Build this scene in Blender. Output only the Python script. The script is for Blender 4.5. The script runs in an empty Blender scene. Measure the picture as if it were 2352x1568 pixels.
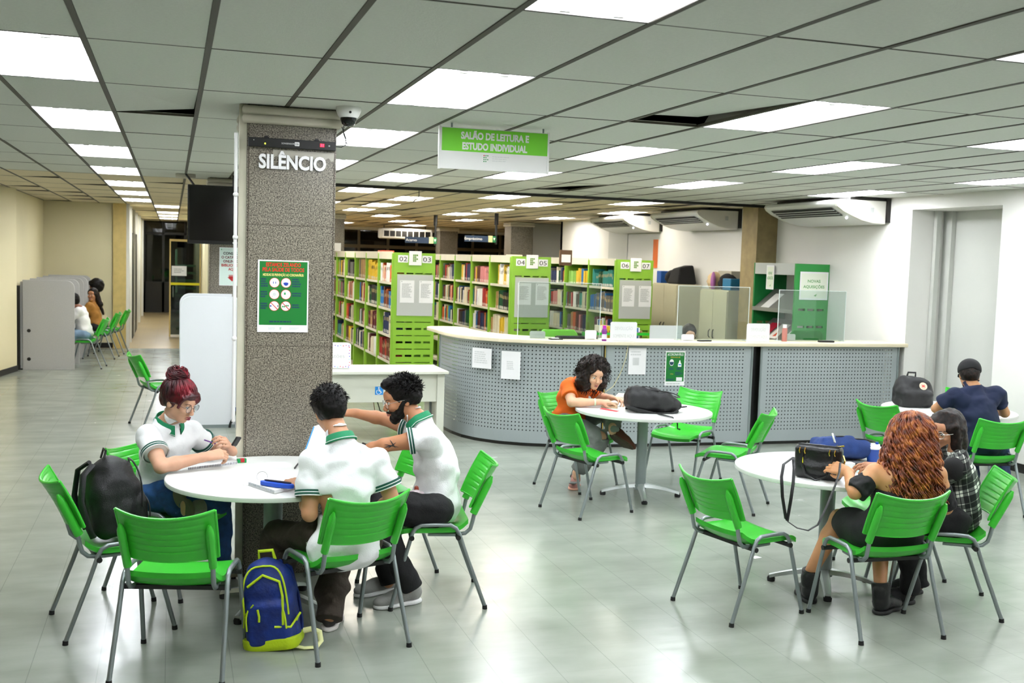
import bpy, math, random
import numpy as np
from mathutils import Matrix, Vector, Quaternion
PI = math.pi
scene = bpy.context.scene
C = scene.collection
rnd = random.Random(7)

# ---------------------------------------------------------------- camera, world, exposure
cam_d = bpy.data.cameras.new('camera'); cam = bpy.data.objects.new('camera', cam_d); C.objects.link(cam)
cam_d.sensor_width = 36.0; cam_d.lens = 2444.63 / 2352 * 36.0
cam_d.clip_start = 0.05; cam_d.clip_end = 200
_y, _p, _r = .310357, -.0764558, .0305959
_f = Vector((math.sin(_y) * math.cos(_p), math.cos(_y) * math.cos(_p), math.sin(_p)))
_rt = Vector((math.cos(_y), -math.sin(_y), 0)); _up = _rt.cross(_f)
R_ = math.cos(_r) * _rt + math.sin(_r) * _up; U_ = -math.sin(_r) * _rt + math.cos(_r) * _up
cam.matrix_world = Matrix(((R_.x, U_.x, -_f.x, 0), (R_.y, U_.y, -_f.y, 0), (R_.z, U_.z, -_f.z, 1.966), (0, 0, 0, 1)))
cam_d.dof.use_dof = True; cam_d.dof.focus_distance = 6.6; cam_d.dof.aperture_fstop = 4.5
scene.camera = cam
w = bpy.data.worlds.new('night'); scene.world = w; w.use_nodes = True
w.node_tree.nodes['Background'].inputs[0].default_value = (0.02, 0.025, 0.03, 1)
w.node_tree.nodes['Background'].inputs[1].default_value = 0.5
scene.view_settings.view_transform = 'Standard'; scene.view_settings.look = 'None'
scene.view_settings.exposure = 1.25; scene.view_settings.gamma = 1.0
scene.view_settings.use_curve_mapping = False
scene.cycles.diffuse_bounces = 2; scene.cycles.max_bounces = 8; scene.cycles.transparent_max_bounces = 12
LAMP_POWER = 7.0
ZC = 2.832          # ceiling height

# ---------------------------------------------------------------- helpers
def lin(h):
    if isinstance(h, str):
        h = h.lstrip('#'); c = [int(h[i:i+2], 16) / 255 for i in (0, 2, 4)]
    else: c = list(h)
    return tuple((x / 12.92 if x <= .04045 else ((x + .055) / 1.055) ** 2.4) for x in c) + (1,)

MATS = {}
def mat(name, col, rough=.5, metal=0, var=None, bump=None, spec=.5, coat=0, emit=None, alpha=None, stretch=None):
    """var=(scale, amount) mottles the colour, bump=(scale, strength)"""
    if name in MATS: return MATS[name]
    m = bpy.data.materials.new(name); m.use_nodes = True; MATS[name] = m
    nt = m.node_tree; b = nt.nodes['Principled BSDF']; L = nt.links
    c = lin(col); b.inputs['Base Color'].default_value = c
    b.inputs['Roughness'].default_value = rough; b.inputs['Metallic'].default_value = metal
    b.inputs['Specular IOR Level'].default_value = spec
    if coat: b.inputs['Coat Weight'].default_value = coat; b.inputs['Coat Roughness'].default_value = .08
    if emit: b.inputs['Emission Color'].default_value = lin(emit[0]); b.inputs['Emission Strength'].default_value = emit[1]
    if alpha is not None: b.inputs['Alpha'].default_value = alpha
    if var or bump:
        tc = nt.nodes.new('ShaderNodeTexCoord'); src = tc.outputs['Object']
        if stretch:
            mp = nt.nodes.new('ShaderNodeMapping'); mp.inputs['Scale'].default_value = stretch
            L.new(src, mp.inputs[0]); src = mp.outputs[0]
    if var:
        n = nt.nodes.new('ShaderNodeTexNoise'); n.inputs['Scale'].default_value = var[0]; n.inputs['Detail'].default_value = 5
        L.new(src, n.inputs['Vector'])
        r = nt.nodes.new('ShaderNodeValToRGB'); a = var[1]
        r.color_ramp.elements[0].position = .3; r.color_ramp.elements[1].position = .7
        r.color_ramp.elements[0].color = tuple(x * (1 - a) for x in c[:3]) + (1,)
        r.color_ramp.elements[1].color = tuple(min(1, x * (1 + a)) for x in c[:3]) + (1,)
        L.new(n.outputs['Fac'], r.inputs[0]); L.new(r.outputs[0], b.inputs['Base Color'])
    if bump:
        n = nt.nodes.new('ShaderNodeTexNoise'); n.inputs['Scale'].default_value = bump[0]; n.inputs['Detail'].default_value = 4
        L.new(src, n.inputs['Vector'])
        bp = nt.nodes.new('ShaderNodeBump'); bp.inputs['Strength'].default_value = bump[1]; bp.inputs['Distance'].default_value = .01
        L.new(n.outputs['Fac'], bp.inputs['Height']); L.new(bp.outputs[0], b.inputs['Normal'])
    return m

def frame(o, f=(0, 1, 0), u=(0, 0, 1)):
    """matrix: local +y along f, +z along u (orthonormalised), origin o"""
    f = Vector(f).normalized(); u = Vector(u); r = f.cross(u).normalized(); u = r.cross(f)
    return Matrix(((r.x, f.x, u.x, o[0]), (r.y, f.y, u.y, o[1]), (r.z, f.z, u.z, o[2]), (0, 0, 0, 1)))
def face_frame(o, right, up=(0, 0, 1)):
    """matrix for flat things: local x right, local y up, local z towards the viewer"""
    r = Vector(right).normalized(); u = Vector(up); u = (u - r * u.dot(r)).normalized(); n = r.cross(u)
    return Matrix(((r.x, u.x, n.x, o[0]), (r.y, u.y, n.y, o[1]), (r.z, u.z, n.z, o[2]), (0, 0, 0, 1)))

class MB:
    def __init__(s, M=None): s.v = []; s.f = []; s.m = []; s.M = M
    def add(s, vs, fs, mi=0, M=None):
        n = len(s.v)
        for p in vs:
            p = Vector(p)
            if M is not None: p = M @ p
            if s.M is not None: p = s.M @ p
            s.v.append((p.x, p.y, p.z))
        for f in fs: s.f.append([i + n for i in f]); s.m.append(mi)
        return s
    def box(s, lo, hi, mi=0, M=None):
        x0, y0, z0 = lo; x1, y1, z1 = hi
        return s.add([(x0,y0,z0),(x1,y0,z0),(x1,y1,z0),(x0,y1,z0),(x0,y0,z1),(x1,y0,z1),(x1,y1,z1),(x0,y1,z1)],
              [(0,3,2,1),(4,5,6,7),(0,1,5,4),(1,2,6,5),(2,3,7,6),(3,0,4,7)], mi, M)
    def cbox(s, c, d, mi=0, M=None):
        return s.box([c[i] - d[i] / 2 for i in range(3)], [c[i] + d[i] / 2 for i in range(3)], mi, M)
    def prism(s, pts, z0, z1, mi=0, M=None, side=None):
        n = len(pts)
        vs = [(p[0], p[1], z0) for p in pts] + [(p[0], p[1], z1) for p in pts]
        s.add(vs, [tuple(reversed(range(n))), tuple(range(n, 2 * n))], mi, M)
        k = len(s.v) - 2 * n
        for i in range(n):
            j = (i + 1) % n; s.f.append([k + i, k + j, k + n + j, k + n + i]); s.m.append(mi if side is None else side)
        return s
    def tube(s, pts, r, seg=8, mi=0, M=None, closed=False, cap=True, flat=None):
        pts = [Vector(p) for p in pts]; n = len(pts); rr = r if hasattr(r, '__len__') else [r] * n
        vs = []; T0 = None; nrm = None
        for i, p in enumerate(pts):
            a = pts[i - 1] if (i or closed) else pts[0]; b = pts[(i + 1) % n] if (i < n - 1 or closed) else pts[-1]
            t = (b - a)
            t = t.normalized() if t.length > 1e-9 else Vector((0, 0, 1))
            if nrm is None:
                nrm = t.orthogonal().normalized()
                if abs(t.z) < .95: nrm = (Vector((0, 0, 1)) - t * t.z).normalized()
            else:
                nrm = nrm - t * nrm.dot(t)
                nrm = nrm.normalized() if nrm.length > 1e-6 else t.orthogonal().normalized()
            bi = t.cross(nrm)
            for k in range(seg):
                a_ = 2 * PI * k / seg; fx = flat if flat else 1
                vs.append(p + nrm * (math.cos(a_) * rr[i] * fx) + bi * (math.sin(a_) * rr[i]))
        fs = []
        for i in range(n if closed else n - 1):
            j = (i + 1) % n
            for k in range(seg):
                l = (k + 1) % seg; fs.append((i * seg + k, i * seg + l, j * seg + l, j * seg + k))
        if cap and not closed:
            fs.append(tuple(reversed(range(seg)))); fs.append(tuple((n - 1) * seg + k for k in range(seg)))
        return s.add(vs, fs, mi, M)
    def cyl(s, a, b, r0, r1=None, seg=16, mi=0, M=None):
        return s.tube([a, b], [r0, r0 if r1 is None else r1], seg, mi, M)
    def lathe(s, prof, seg=24, mi=0, M=None, a0=0, a1=2 * PI):
        """prof: (radius, z) list"""
        full = abs(a1 - a0 - 2 * PI) < 1e-6; n = seg if full else seg + 1
        vs = []
        for i in range(n):
            a = a0 + (a1 - a0) * i / seg
            vs += [(r * math.cos(a), r * math.sin(a), z) for r, z in prof]
        m = len(prof); fs = []
        for i in range(seg):
            j = (i + 1) % n
            for k in range(m - 1): fs.append((i * m + k, j * m + k, j * m + k + 1, i * m + k + 1))
        return s.add(vs, fs, mi, M)
    def ball(s, c, r, seg=14, rings=8, mi=0, M=None):
        rx, ry, rz = r if hasattr(r, '__len__') else (r, r, r); vs = []; fs = []
        for i in range(rings + 1):
            t = PI * i / rings
            for k in range(seg):
                a = 2 * PI * k / seg; vs.append((c[0] + rx * math.sin(t) * math.cos(a), c[1] + ry * math.sin(t) * math.sin(a), c[2] + rz * math.cos(t)))
        for i in range(rings):
            for k in range(seg):
                l = (k + 1) % seg; fs.append((i * seg + k, (i + 1) * seg + k, (i + 1) * seg + l, i * seg + l))
        return s.add(vs, fs, mi, M)
    def grid(s, P, mi=0, M=None, close_u=False):
        """P[i][j] points; i rows"""
        n = len(P); m = len(P[0]); vs = [p for row in P for p in row]; fs = []
        for i in range(n - 1):
            for j in range(m if close_u else m - 1):
                l = (j + 1) % m; fs.append((i * m + j, i * m + l, (i + 1) * m + l, (i + 1) * m + j))
        return s.add(vs, fs, mi, M)
    def build(s, name, mats, parent=None, smooth=None, loc=None, bevel=None, solid=None, sub=0, segs=2):
        me = bpy.data.meshes.new(name)
        me.from_pydata(s.v, [], s.f)
        if not isinstance(mats, (list, tuple)): mats = [mats]
        for m in mats: me.materials.append(m)
        if len(mats) > 1: me.polygons.foreach_set('material_index', s.m)
        o = bpy.data.objects.new(name, me); C.objects.link(o)
        me.validate(clean_customdata=False); me.update()
        if parent: o.parent = parent
        if loc: o.location = loc
        if solid:
            md = o.modifiers.new('s', 'SOLIDIFY'); md.thickness = solid; md.offset = 0
        if bevel:
            md = o.modifiers.new('b', 'BEVEL'); md.width = bevel; md.segments = segs; md.limit_method = 'ANGLE'; md.angle_limit = .6
        if sub:
            md = o.modifiers.new('ss', 'SUBSURF'); md.levels = sub; md.render_levels = sub
        if smooth is not None and smooth > 0:
            try:
                me.set_sharp_from_angle(angle=smooth)
                me.polygons.foreach_set('use_smooth', [True] * len(me.polygons))
            except Exception: pass
        elif smooth == 0: me.polygons.foreach_set('use_smooth', [True] * len(me.polygons))
        return o

def thing(name, label, cat, loc=(0, 0, 0), rz=0, group=None):
    o = bpy.data.objects.new(name, None); C.objects.link(o); o.empty_display_size = .1
    o.location = loc; o.rotation_euler = (0, 0, rz); return tag(o, label, cat, group)
def tag(o, label, cat, group=None, kind=None):
    o['label'] = label; o['category'] = cat
    if group: o['group'] = group
    if kind: o['kind'] = kind
    return o
def part(o, label): o['label'] = label; return o
def struct(o, label=None):
    o['kind'] = 'structure'
    if label: o['label'] = label
    return o
KIDS = {}
def dup(o, parent=None):
    c = o.copy(); C.objects.link(c)
    if parent is not None: c.parent = parent
    if o.name not in KIDS: KIDS[o.name] = [x for x in C.objects if x.parent == o]
    for ch in KIDS[o.name]: dup(ch, c)
    return c

# lettering and flat printed graphics: shapes collected in a 2D sheet, printed in thin layers
_tc = {}
def text_geo(txt, bold=0.0, font_scale=1):
    key = (txt, bold)
    if key in _tc: return _tc[key]
    cu = bpy.data.curves.new('t', 'FONT'); cu.body = txt; cu.size = 1; cu.offset = bold; cu.resolution_u = 3
    ob = bpy.data.objects.new('t', cu); C.objects.link(ob)
    dg = bpy.context.evaluated_depsgraph_get()
    me = bpy.data.meshes.new_from_object(ob.evaluated_get(dg))
    vs = [tuple(v.co) for v in me.vertices]; fs = [tuple(p.vertices) for p in me.polygons]
    bpy.data.objects.remove(ob); bpy.data.curves.remove(cu); bpy.data.meshes.remove(me)
    if not vs: vs = [(0, 0, 0)]
    x0 = min(v[0] for v in vs); x1 = max(v[0] for v in vs)
    _tc[key] = (vs, fs, x0, x1); return _tc[key]
class Sheet(MB):
    """local x right, y up, z out; origin is lower left of the sheet"""
    def rect(s, x0, y0, x1, y1, mi=0, z=.001): return s.add([(x0,y0,z),(x1,y0,z),(x1,y1,z),(x0,y1,z)], [(0,1,2,3)], mi)
    def poly(s, pts, mi=0, z=.001): return s.add([(p[0], p[1], z) for p in pts], [tuple(range(len(pts)))], mi)
    def disc(s, cx, cy, r, mi=0, z=.001, n=24, ry=None):
        return s.poly([(cx + r * math.cos(2*PI*k/n), cy + (ry or r) * math.sin(2*PI*k/n)) for k in range(n)], mi, z)
    def text(s, txt, cx, y, h, w=None, mi=0, z=.0015, bold=.0, depth=0):
        """centred on cx, baseline y, cap height h, squeezed to width w"""
        vs, fs, x0, x1 = text_geo(txt, bold); k = h / .69
        kx = (w / (x1 - x0)) if w else k
        base = [((v[0] - (x0 + x1) / 2) * kx + cx, v[1] * k + y) for v in vs]
        s.add([(p[0], p[1], z + depth) for p in base], fs, mi)
        if depth:
            from collections import Counter
            ec = Counter(); 
            for f in fs:
                for i in range(len(f)): ec[frozenset((f[i], f[(i+1) % len(f)]))] += 1
            n = len(s.v)
            bs = []; 
            for f in fs:
                for i in range(len(f)):
                    a, b = f[i], f[(i+1) % len(f)]
                    if ec[frozenset((a, b))] == 1: bs.append((a, b))
            vv = []; ff = []
            for a, b in bs:
                q = len(vv); vv += [(base[a][0], base[a][1], z), (base[b][0], base[b][1], z), (base[b][0], base[b][1], z + depth), (base[a][0], base[a][1], z + depth)]
                ff.append((q, q+1, q+2, q+3))
            s.add(vv, ff, mi)
        return s
    def lines(s, x0, y0, x1, y1, n, mi=0, z=.0012, fill=.5, jitter=.35):
        """rows of unreadably small print"""
        h = (y1 - y0) / n
        for i in range(n):
            e = x1 - (x1 - x0) * jitter * rnd.random(); y = y1 - (i + 1) * h; x = x0
            while x < e:
                wd = min(e - x, (x1 - x0) * rnd.uniform(.08, .2)); s.rect(x, y + h * .2, x + wd, y + h * (.2 + fill), mi, z); x += wd + (x1 - x0) * .025

# ---------------------------------------------------------------- materials
GREEN = '#3fdc1e'
m_green = mat('chair_green_plastic', '#3cc032', .3, var=(3, .05))
m_tube = mat('grey_enamel_tube', '#8b9494', .35, .6)
m_black = mat('black_plastic', '#141414', .5)
m_rubber = mat('black_rubber', '#0d0d0d', .7)
m_white = mat('white_laminate', '#f2f2ee', .3, var=(2, .02))
m_tabletop = mat('table_laminate', '#f0f1ec', .28, var=(4, .02))
m_edge = mat('table_edge', '#dfe3da', .4)
m_paper = mat('paper_white', '#f6f6f4', .8)
m_offwhite = mat('off_white_paint', '#e9e7dc', .6, var=(1.2, .03))
m_wall = mat('wall_paint_cream', '#e8deb4', .7, var=(.9, .03), bump=(90, .05))
m_wall_w = mat('wall_paint_white', '#f1f0e8', .7, var=(.9, .02), bump=(90, .05))
m_wall_grey = mat('recess_paint_grey', '#d3d5cc', .6, var=(1, .03))
m_tile = mat('ceiling_tile', '#dfe1d8', .9, var=(60, .03), bump=(160, .25))
m_tile_b = mat('ceiling_tile_aged', '#e2d6b8', .9, var=(60, .04), bump=(160, .25))
m_grid = mat('ceiling_grid_dark', '#4a453c', .6)
m_void = mat('ceiling_void', '#0b0b0a', .9)
m_dark = mat('dark_frame', '#15130f', .4)
m_ivory = mat('ivory_trim', '#cfc9b6', .6, var=(8, .05))
m_pole = mat('pole_grey', '#8f9a98', .4, .3)
m_basefoot = mat('cast_aluminium', '#b3b8b5', .3, .7)
m_blackcloth = mat('black_cloth', '#131314', .85, bump=(300, .3))
m_ink = mat('black_ink', '#151515', .7)
m_greyink = mat('grey_ink', '#b9bbb8', .8)
m_faint = mat('faint_print', '#dcdedb', .8)
m_postergreen = mat('poster_green', '#0c7a2c', .45)
m_red = mat('print_red', '#e02418', .5)
m_yel = mat('print_yellow', '#f3e58c', .5)
m_navy = mat('print_navy', '#12405a', .5)
m_blueprint = mat('print_blue', '#1c3fb0', .5)
m_skyblue = mat('print_sky_blue', '#1d8fe0', .5)
m_ifgreen = mat('print_if_green', '#37a05a', .6)
m_shelfgreen = mat('rack_green_enamel', '#93c63c', .35, var=(1.5, .04))
m_darkgreen = mat('rack_dark_green_enamel', '#12803a', .4)
m_shelfcream = mat('shelf_cream', '#ddd8c4', .5, var=(5, .04))
m_greypanel = mat('grey_board', '#c5c8c2', .5)
m_granite_l = mat('ivory_paint_worn', '#ddd9c2', .5, var=(6, .06))

def granite():
    m = bpy.data.materials.new('speckled_granite'); m.use_nodes = True; nt = m.node_tree; L = nt.links; b = nt.nodes['Principled BSDF']
    tc = nt.nodes.new('ShaderNodeTexCoord')
    n = nt.nodes.new('ShaderNodeTexNoise'); n.inputs['Scale'].default_value = 135; n.inputs['Detail'].default_value = 3; n.inputs['Roughness'].default_value = .7
    r = nt.nodes.new('ShaderNodeValToRGB'); e = r.color_ramp.elements
    e[0].position = .38; e[0].color = lin('#45413a'); e[1].position = .66; e[1].color = lin('#bbb3a0')
    x = e.new(.5); x.color = lin('#888172')
    n2 = nt.nodes.new('ShaderNodeTexNoise'); n2.inputs['Scale'].default_value = 2.5
    mx = nt.nodes.new('ShaderNodeMixRGB'); mx.blend_type = 'MULTIPLY'; mx.inputs[0].default_value = .35
    L.new(tc.outputs['Object'], n.inputs['Vector']); L.new(tc.outputs['Object'], n2.inputs['Vector']); L.new(n.outputs['Fac'], r.inputs[0])
    L.new(r.outputs[0], mx.inputs[1]); L.new(n2.outputs['Fac'], mx.inputs[2]); L.new(mx.outputs[0], b.inputs['Base Color'])
    b.inputs['Roughness'].default_value = .22
    return m
m_granite = granite()

def floor_mat(name, c0, c1, rough):
    m = bpy.data.materials.new(name); m.use_nodes = True; nt = m.node_tree; L = nt.links; b = nt.nodes['Principled BSDF']
    N = nt.nodes.new; tc = N('ShaderNodeTexCoord'); sx = N('ShaderNodeSeparateXYZ'); L.new(tc.outputs['Object'], sx.inputs[0])
    def math_(op, a, bb=None):
        q = N('ShaderNodeMath'); q.operation = op
        if hasattr(a, 'links'): L.new(a, q.inputs[0])
        else: q.inputs[0].default_value = a
        if bb is not None:
            if hasattr(bb, 'links'): L.new(bb, q.inputs[1])
            else: q.inputs[1].default_value = bb
        return q.outputs[0]
    n1 = N('ShaderNodeTexNoise'); n1.inputs['Scale'].default_value = 1.1; n1.inputs['Detail'].default_value = 6
    mp = N('ShaderNodeMapping'); mp.inputs['Scale'].default_value = (1, 2.2, 1); L.new(tc.outputs['Object'], mp.inputs[0])
    n2 = N('ShaderNodeTexNoise'); n2.inputs['Scale'].default_value = 2.2; n2.inputs['Detail'].default_value = 8; L.new(mp.outputs[0], n2.inputs['Vector'])
    L.new(tc.outputs['Object'], n1.inputs['Vector'])
    r = N('ShaderNodeValToRGB'); r.color_ramp.elements[0].position = .3; r.color_ramp.elements[1].position = .72
    r.color_ramp.elements[0].color = lin(c0); r.color_ramp.elements[1].color = lin(c1)
    mixn = math_('ADD', math_('MULTIPLY', n1.outputs['Fac'], .5), math_('MULTIPLY', n2.outputs['Fac'], .5)); L.new(mixn, r.inputs[0])
    # vinyl tile joints 0.3 m apart
    jx = math_('LESS_THAN', math_('ABSOLUTE', math_('SUBTRACT', math_('FRACT', math_('DIVIDE', math_('SUBTRACT', sx.outputs['X'], .13), .3)), .5)), .007)
    jy = math_('MULTIPLY', math_('LESS_THAN', math_('ABSOLUTE', math_('SUBTRACT', math_('FRACT', math_('DIVIDE', sx.outputs['Y'], .3)), .5)), .006), .35)
    j = math_('MULTIPLY', math_('MAXIMUM', jx, jy), .3)
    # fine pale scratches
    v = N('ShaderNodeTexNoise'); v.inputs['Scale'].default_value = 9; v.inputs['Detail'].default_value = 2
    mp2 = N('ShaderNodeMapping'); mp2.inputs['Scale'].default_value = (1, 9, 1); mp2.inputs['Rotation'].default_value = (0, 0, .8)
    L.new(tc.outputs['Object'], mp2.inputs[0]); L.new(mp2.outputs[0], v.inputs['Vector'])
    sc = math_('MULTIPLY', math_('GREATER_THAN', v.outputs['Fac'], .95), .05)
    m1 = N('ShaderNodeMixRGB'); L.new(j, m1.inputs[0]); L.new(r.outputs[0], m1.inputs[1]); m1.inputs[2].default_value = lin('#4a4f48')
    m2 = N('ShaderNodeMixRGB'); L.new(sc, m2.inputs[0]); L.new(m1.outputs[0], m2.inputs[1]); m2.inputs[2].default_value = lin('#e8ebe4')
    L.new(m2.outputs[0], b.inputs['Base Color'])
    rr = N('ShaderNodeMapRange'); rr.inputs['To Min'].default_value = rough - .06; rr.inputs['To Max'].default_value = rough + .14
    L.new(n2.outputs['Fac'], rr.inputs[0]); L.new(rr.outputs[0], b.inputs['Roughness'])
    mp3 = N('ShaderNodeMapping'); mp3.inputs['Scale'].default_value = (1, 3, 1); L.new(tc.outputs['Object'], mp3.inputs[0])
    n3 = N('ShaderNodeTexNoise'); n3.inputs['Scale'].default_value = 3.5; n3.inputs['Detail'].default_value = 3; L.new(mp3.outputs[0], n3.inputs['Vector'])
    bp = N('ShaderNodeBump'); bp.inputs['Strength'].default_value = .12; bp.inputs['Distance'].default_value = .01
    L.new(n3.outputs['Fac'], bp.inputs['Height']); L.new(bp.outputs[0], b.inputs['Normal'])
    b.inputs['Specular IOR Level'].default_value = .6
    return m
m_floor = floor_mat('vinyl_floor_grey_green', '#868c80', '#9fa599', .19)
m_floor2 = floor_mat('corridor_floor_tan', '#a58e63', '#c0aa7c', .3)

def perforated():
    m = bpy.data.materials.new('perforated_grey_steel'); m.use_nodes = True; nt = m.node_tree; L = nt.links; b = nt.nodes['Principled BSDF']
    b.inputs['Base Color'].default_value = lin('#a9b2b2'); b.inputs['Roughness'].default_value = .42; b.inputs['Metallic'].default_value = .15
    N = nt.nodes.new; uv = N('ShaderNodeUVMap'); uv.uv_map = 'UVMap'
    sx = N('ShaderNodeSeparateXYZ'); L.new(uv.outputs[0], sx.inputs[0])
    def m_(op, a, bb=None):
        q = N('ShaderNodeMath'); q.operation = op
        L.new(a, q.inputs[0])
        if bb is not None:
            if hasattr(bb, 'links'): L.new(bb, q.inputs[1])
            else: q.inputs[1].default_value = bb
        return q.outputs[0]
    fx = m_('SUBTRACT', m_('FRACT', m_('DIVIDE', sx.outputs['X'], .0405)), .5); fy = m_('SUBTRACT', m_('FRACT', m_('DIVIDE', sx.outputs['Y'], .0405)), .5)
    d = m_('SQRT', m_('ADD', m_('MULTIPLY', fx, fx), m_('MULTIPLY', fy, fy)))
    hole = m_('LESS_THAN', d, .172)
    # no holes in the margins: uv z channel unavailable, margins are separate faces with another material
    tr = N('ShaderNodeBsdfTransparent'); mx = N('ShaderNodeMixShader'); out = nt.nodes['Material Output']
    L.new(hole, mx.inputs[0]); L.new(b.outputs[0], mx.inputs[1]); L.new(tr.outputs[0], mx.inputs[2]); L.new(mx.outputs[0], out.inputs[0])
    return m
m_perf = perforated()
m_steel = mat('grey_sheet_steel', '#a9b2b2', .42, .15)

def glass(name, tint, ior=1.5, rough=.02):
    m = bpy.data.materials.new(name); m.use_nodes = True; nt = m.node_tree; L = nt.links; MATS[name] = m
    nt.nodes.remove(nt.nodes['Principled BSDF']); N = nt.nodes.new
    t = N('ShaderNodeBsdfTransparent'); t.inputs[0].default_value = lin(tint)
    g = N('ShaderNodeBsdfGlossy'); g.inputs['Roughness'].default_value = rough; g.inputs[0].default_value = (1, 1, 1, 1)
    fr = N('ShaderNodeFresnel'); fr.inputs[0].default_value = ior
    mx = N('ShaderNodeMixShader'); L.new(fr.outputs[0], mx.inputs[0]); L.new(t.outputs[0], mx.inputs[1]); L.new(g.outputs[0], mx.inputs[2])
    L.new(mx.outputs[0], nt.nodes['Material Output'].inputs[0]); return m
m_acrylic = glass('clear_acrylic', '#e9f0ee'); m_darkglass = glass('dark_glass', '#8a938f')
m_spec = glass('spectacle_lens', '#e8eeee', 1.12)

# ---------------------------------------------------------------- setting
X_R = 8.1      # right wall
def gx(i): return (i - .7153) * .5
def gy(j): return 3.595 + 1.25 * j
FIX = [(-1, j) for j in (-1, 1, 3, 5, 7, 9, 11, 13)] + [(0, 15), (0, 18), (0, 20), (0, 22)] + \
      [(3, j) for j in (-1, 1, 3, 5)] + [(7, j) for j in (-1, 1, 3, 5)] + [(11, j) for j in (-1, 1, 3, 5)] + \
      [(15, j) for j in (-1, 1, 3, 5)] + [(5, 6), (3, -4), (9, -4)] + \
      [(5, 8), (9, 8), (13, 8), (7, 9.3), (11, 9.3), (3, 9.3), (15, 10.3), (5, 11.2), (7, 13), (11, 13), (7, 11.2), (11, 11.2), (15, 13), (9, 15), (5, 15), (13, 15.5), (7, 17.5), (11, 17.5), (5, 19.5), (9, 20), (13, 20)]
FIXB = set((i, int(j)) for i, j in FIX if j == int(j))
fl = MB(); fl.box((-6.2, -3.2, -.05), (9.6, 22.17, 0)); struct(fl.build('floor', m_floor), 'grey green vinyl tile floor with glossy worn polish')
fl = MB(); fl.box((-1.6, 22.17, -.05), (12.2, 36.5, 0)); struct(fl.build('floor', m_floor2), 'tan corridor floor beyond the hall')

cl = MB(); i0, i1 = -11, 25; j0, j1 = -5, 27
slope_y = 13.2
for i in range(i0, i1):
    for j in range(j0, j1):
        if (i, j) in FIXB or (i >= 18 and j < 14): continue
        x0, x1, y0, y1 = gx(i) + .014, gx(i + 1) - .014, gy(j) + .007, gy(j + 1) - .007
        hit = False
        for a, b in FIX:
            if a == i and b != int(b) and b < j + 1 and b + 1 > j: hit = True
        segs = [(y0, y1)]
        if hit:
            for a, b in FIX:
                if a == i and b != int(b) and b < j + 1 and b + 1 > j:
                    lo, hi = gy(b) - .005, gy(b + 1) + .005; ns = []
                    for s0, s1 in segs:
                        if lo > s0 + .02: ns.append((s0, min(s1, lo)))
                        if hi < s1 - .02: ns.append((max(s0, hi), s1))
                    segs = ns
        for s0, s1 in segs:
            mi = 1 if s0 > 13.0 else 0
            dz = rnd.uniform(-.001, .002)
            za = zb = ZC + dz; zc = zd = ZC + dz
            if (i, j) == (0, 2): zb += .075; zc += .07; s1 -= .0
            if (i, j) == (6, 1): zc += .06; zd += .05; x0 += .02
            if (i, j) == (9, 6): zc += .05; s1 -= .06
            if mi and rnd.random() < .14: zc += .02; zb += .01
            t = .016
            # corners: (x0,s0) za, (x1,s0) zb, (x1,s1) zc, (x0,s1) zd
            if (i, j) == (0, 2): za, zb, zc, zd = ZC, ZC, ZC + .05, ZC + .003
            cl.add([(x0,s0,za),(x1,s0,zb),(x1,s1,zc),(x0,s1,zd),(x0,s0,za+t),(x1,s0,zb+t),(x1,s1,zc+t),(x0,s1,zd+t)],
                   [(0,3,2,1),(4,5,6,7),(0,1,5,4),(1,2,6,5),(2,3,7,6),(3,0,4,7)], mi)
struct(cl.build('ceiling', [m_tile, m_tile_b]), 'suspended ceiling of pale rectangular tiles')
g = MB()
for i in range(i0, i1 + 1): g.box((gx(i) - .013, gy(j0 if i < 18 else 15), ZC - .003), (gx(i) + .013, gy(j1), ZC + .014))
for j in range(j0, j1 + 1): g.box((gx(i0), gy(j) - .0055, ZC - .001), (gx(18 if j < 15 else i1), gy(j) + .0055, ZC + .012))
struct(g.build('trim_1', m_grid), 'dark runners of the suspended ceiling')
g = MB(); g.box((-6.2, -3.2, ZC + .2), (12.2, 37, ZC + .25)); struct(g.build('ceiling', m_void), 'dark void above the ceiling tiles')
g = MB(); g.box((.95, 13.16, ZC - .035), (8.1, 13.23, ZC + .02)); struct(g.build('trim_2', m_dark), 'dark joint line across the ceiling')

# light fixtures
m_lamp = mat('lamp_glow', '#ffffff', .5, emit=('#f4fbff', LAMP_POWER))
m_tube_glow = mat('tube_glow', '#ffffff', .5, emit=('#f4f4ff', LAMP_POWER * 1.6))
m_lampw = mat('warm_lamp_glow', '#ffffff', .5, emit=('#fff0cf', LAMP_POWER))
def make_fixture(name, mg):
    t = thing(name, '', 'ceiling light')
    W, D = .25 - .015, .625 - .01
    a = MB(); a.add([(-W,-D,0),(W,-D,0),(W,D,0),(-W,D,0),(-W+.03,-D+.03,.07),(W-.03,-D+.03,.07),(W-.03,D-.03,.07),(-W+.03,D-.03,.07)],
                    [(0,1,5,4),(1,2,6,5),(2,3,7,6),(3,0,4,7),(4,5,6,7)]); a.build('housing', m_white, t)
    a = MB(); a.box((-W+.035,-D+.035,.05),(W-.035,D-.035,.06)); a.build('glowing_reflector', mg, t)  # panel glows itself, in place of light thrown back from the tubes
    for sx in (-.1, .1):
        a = MB(); a.cyl((sx,-D+.05,.02),(sx,D-.05,.02),.0155,seg=10); a.build('tube', m_tube_glow, t, smooth=.8)
        for sy in (-1, 1):
            a = MB(); a.box((sx-.02, sy*(D-.045)-.012, -.004),(sx+.02, sy*(D-.045)+.012, .05)); a.build('lampholder', m_white, t)
    return t
fix0 = make_fixture('ceiling_light', m_lamp); fixw = make_fixture('ceiling_light', m_lampw)
used = {0: False, 1: False}
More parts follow.
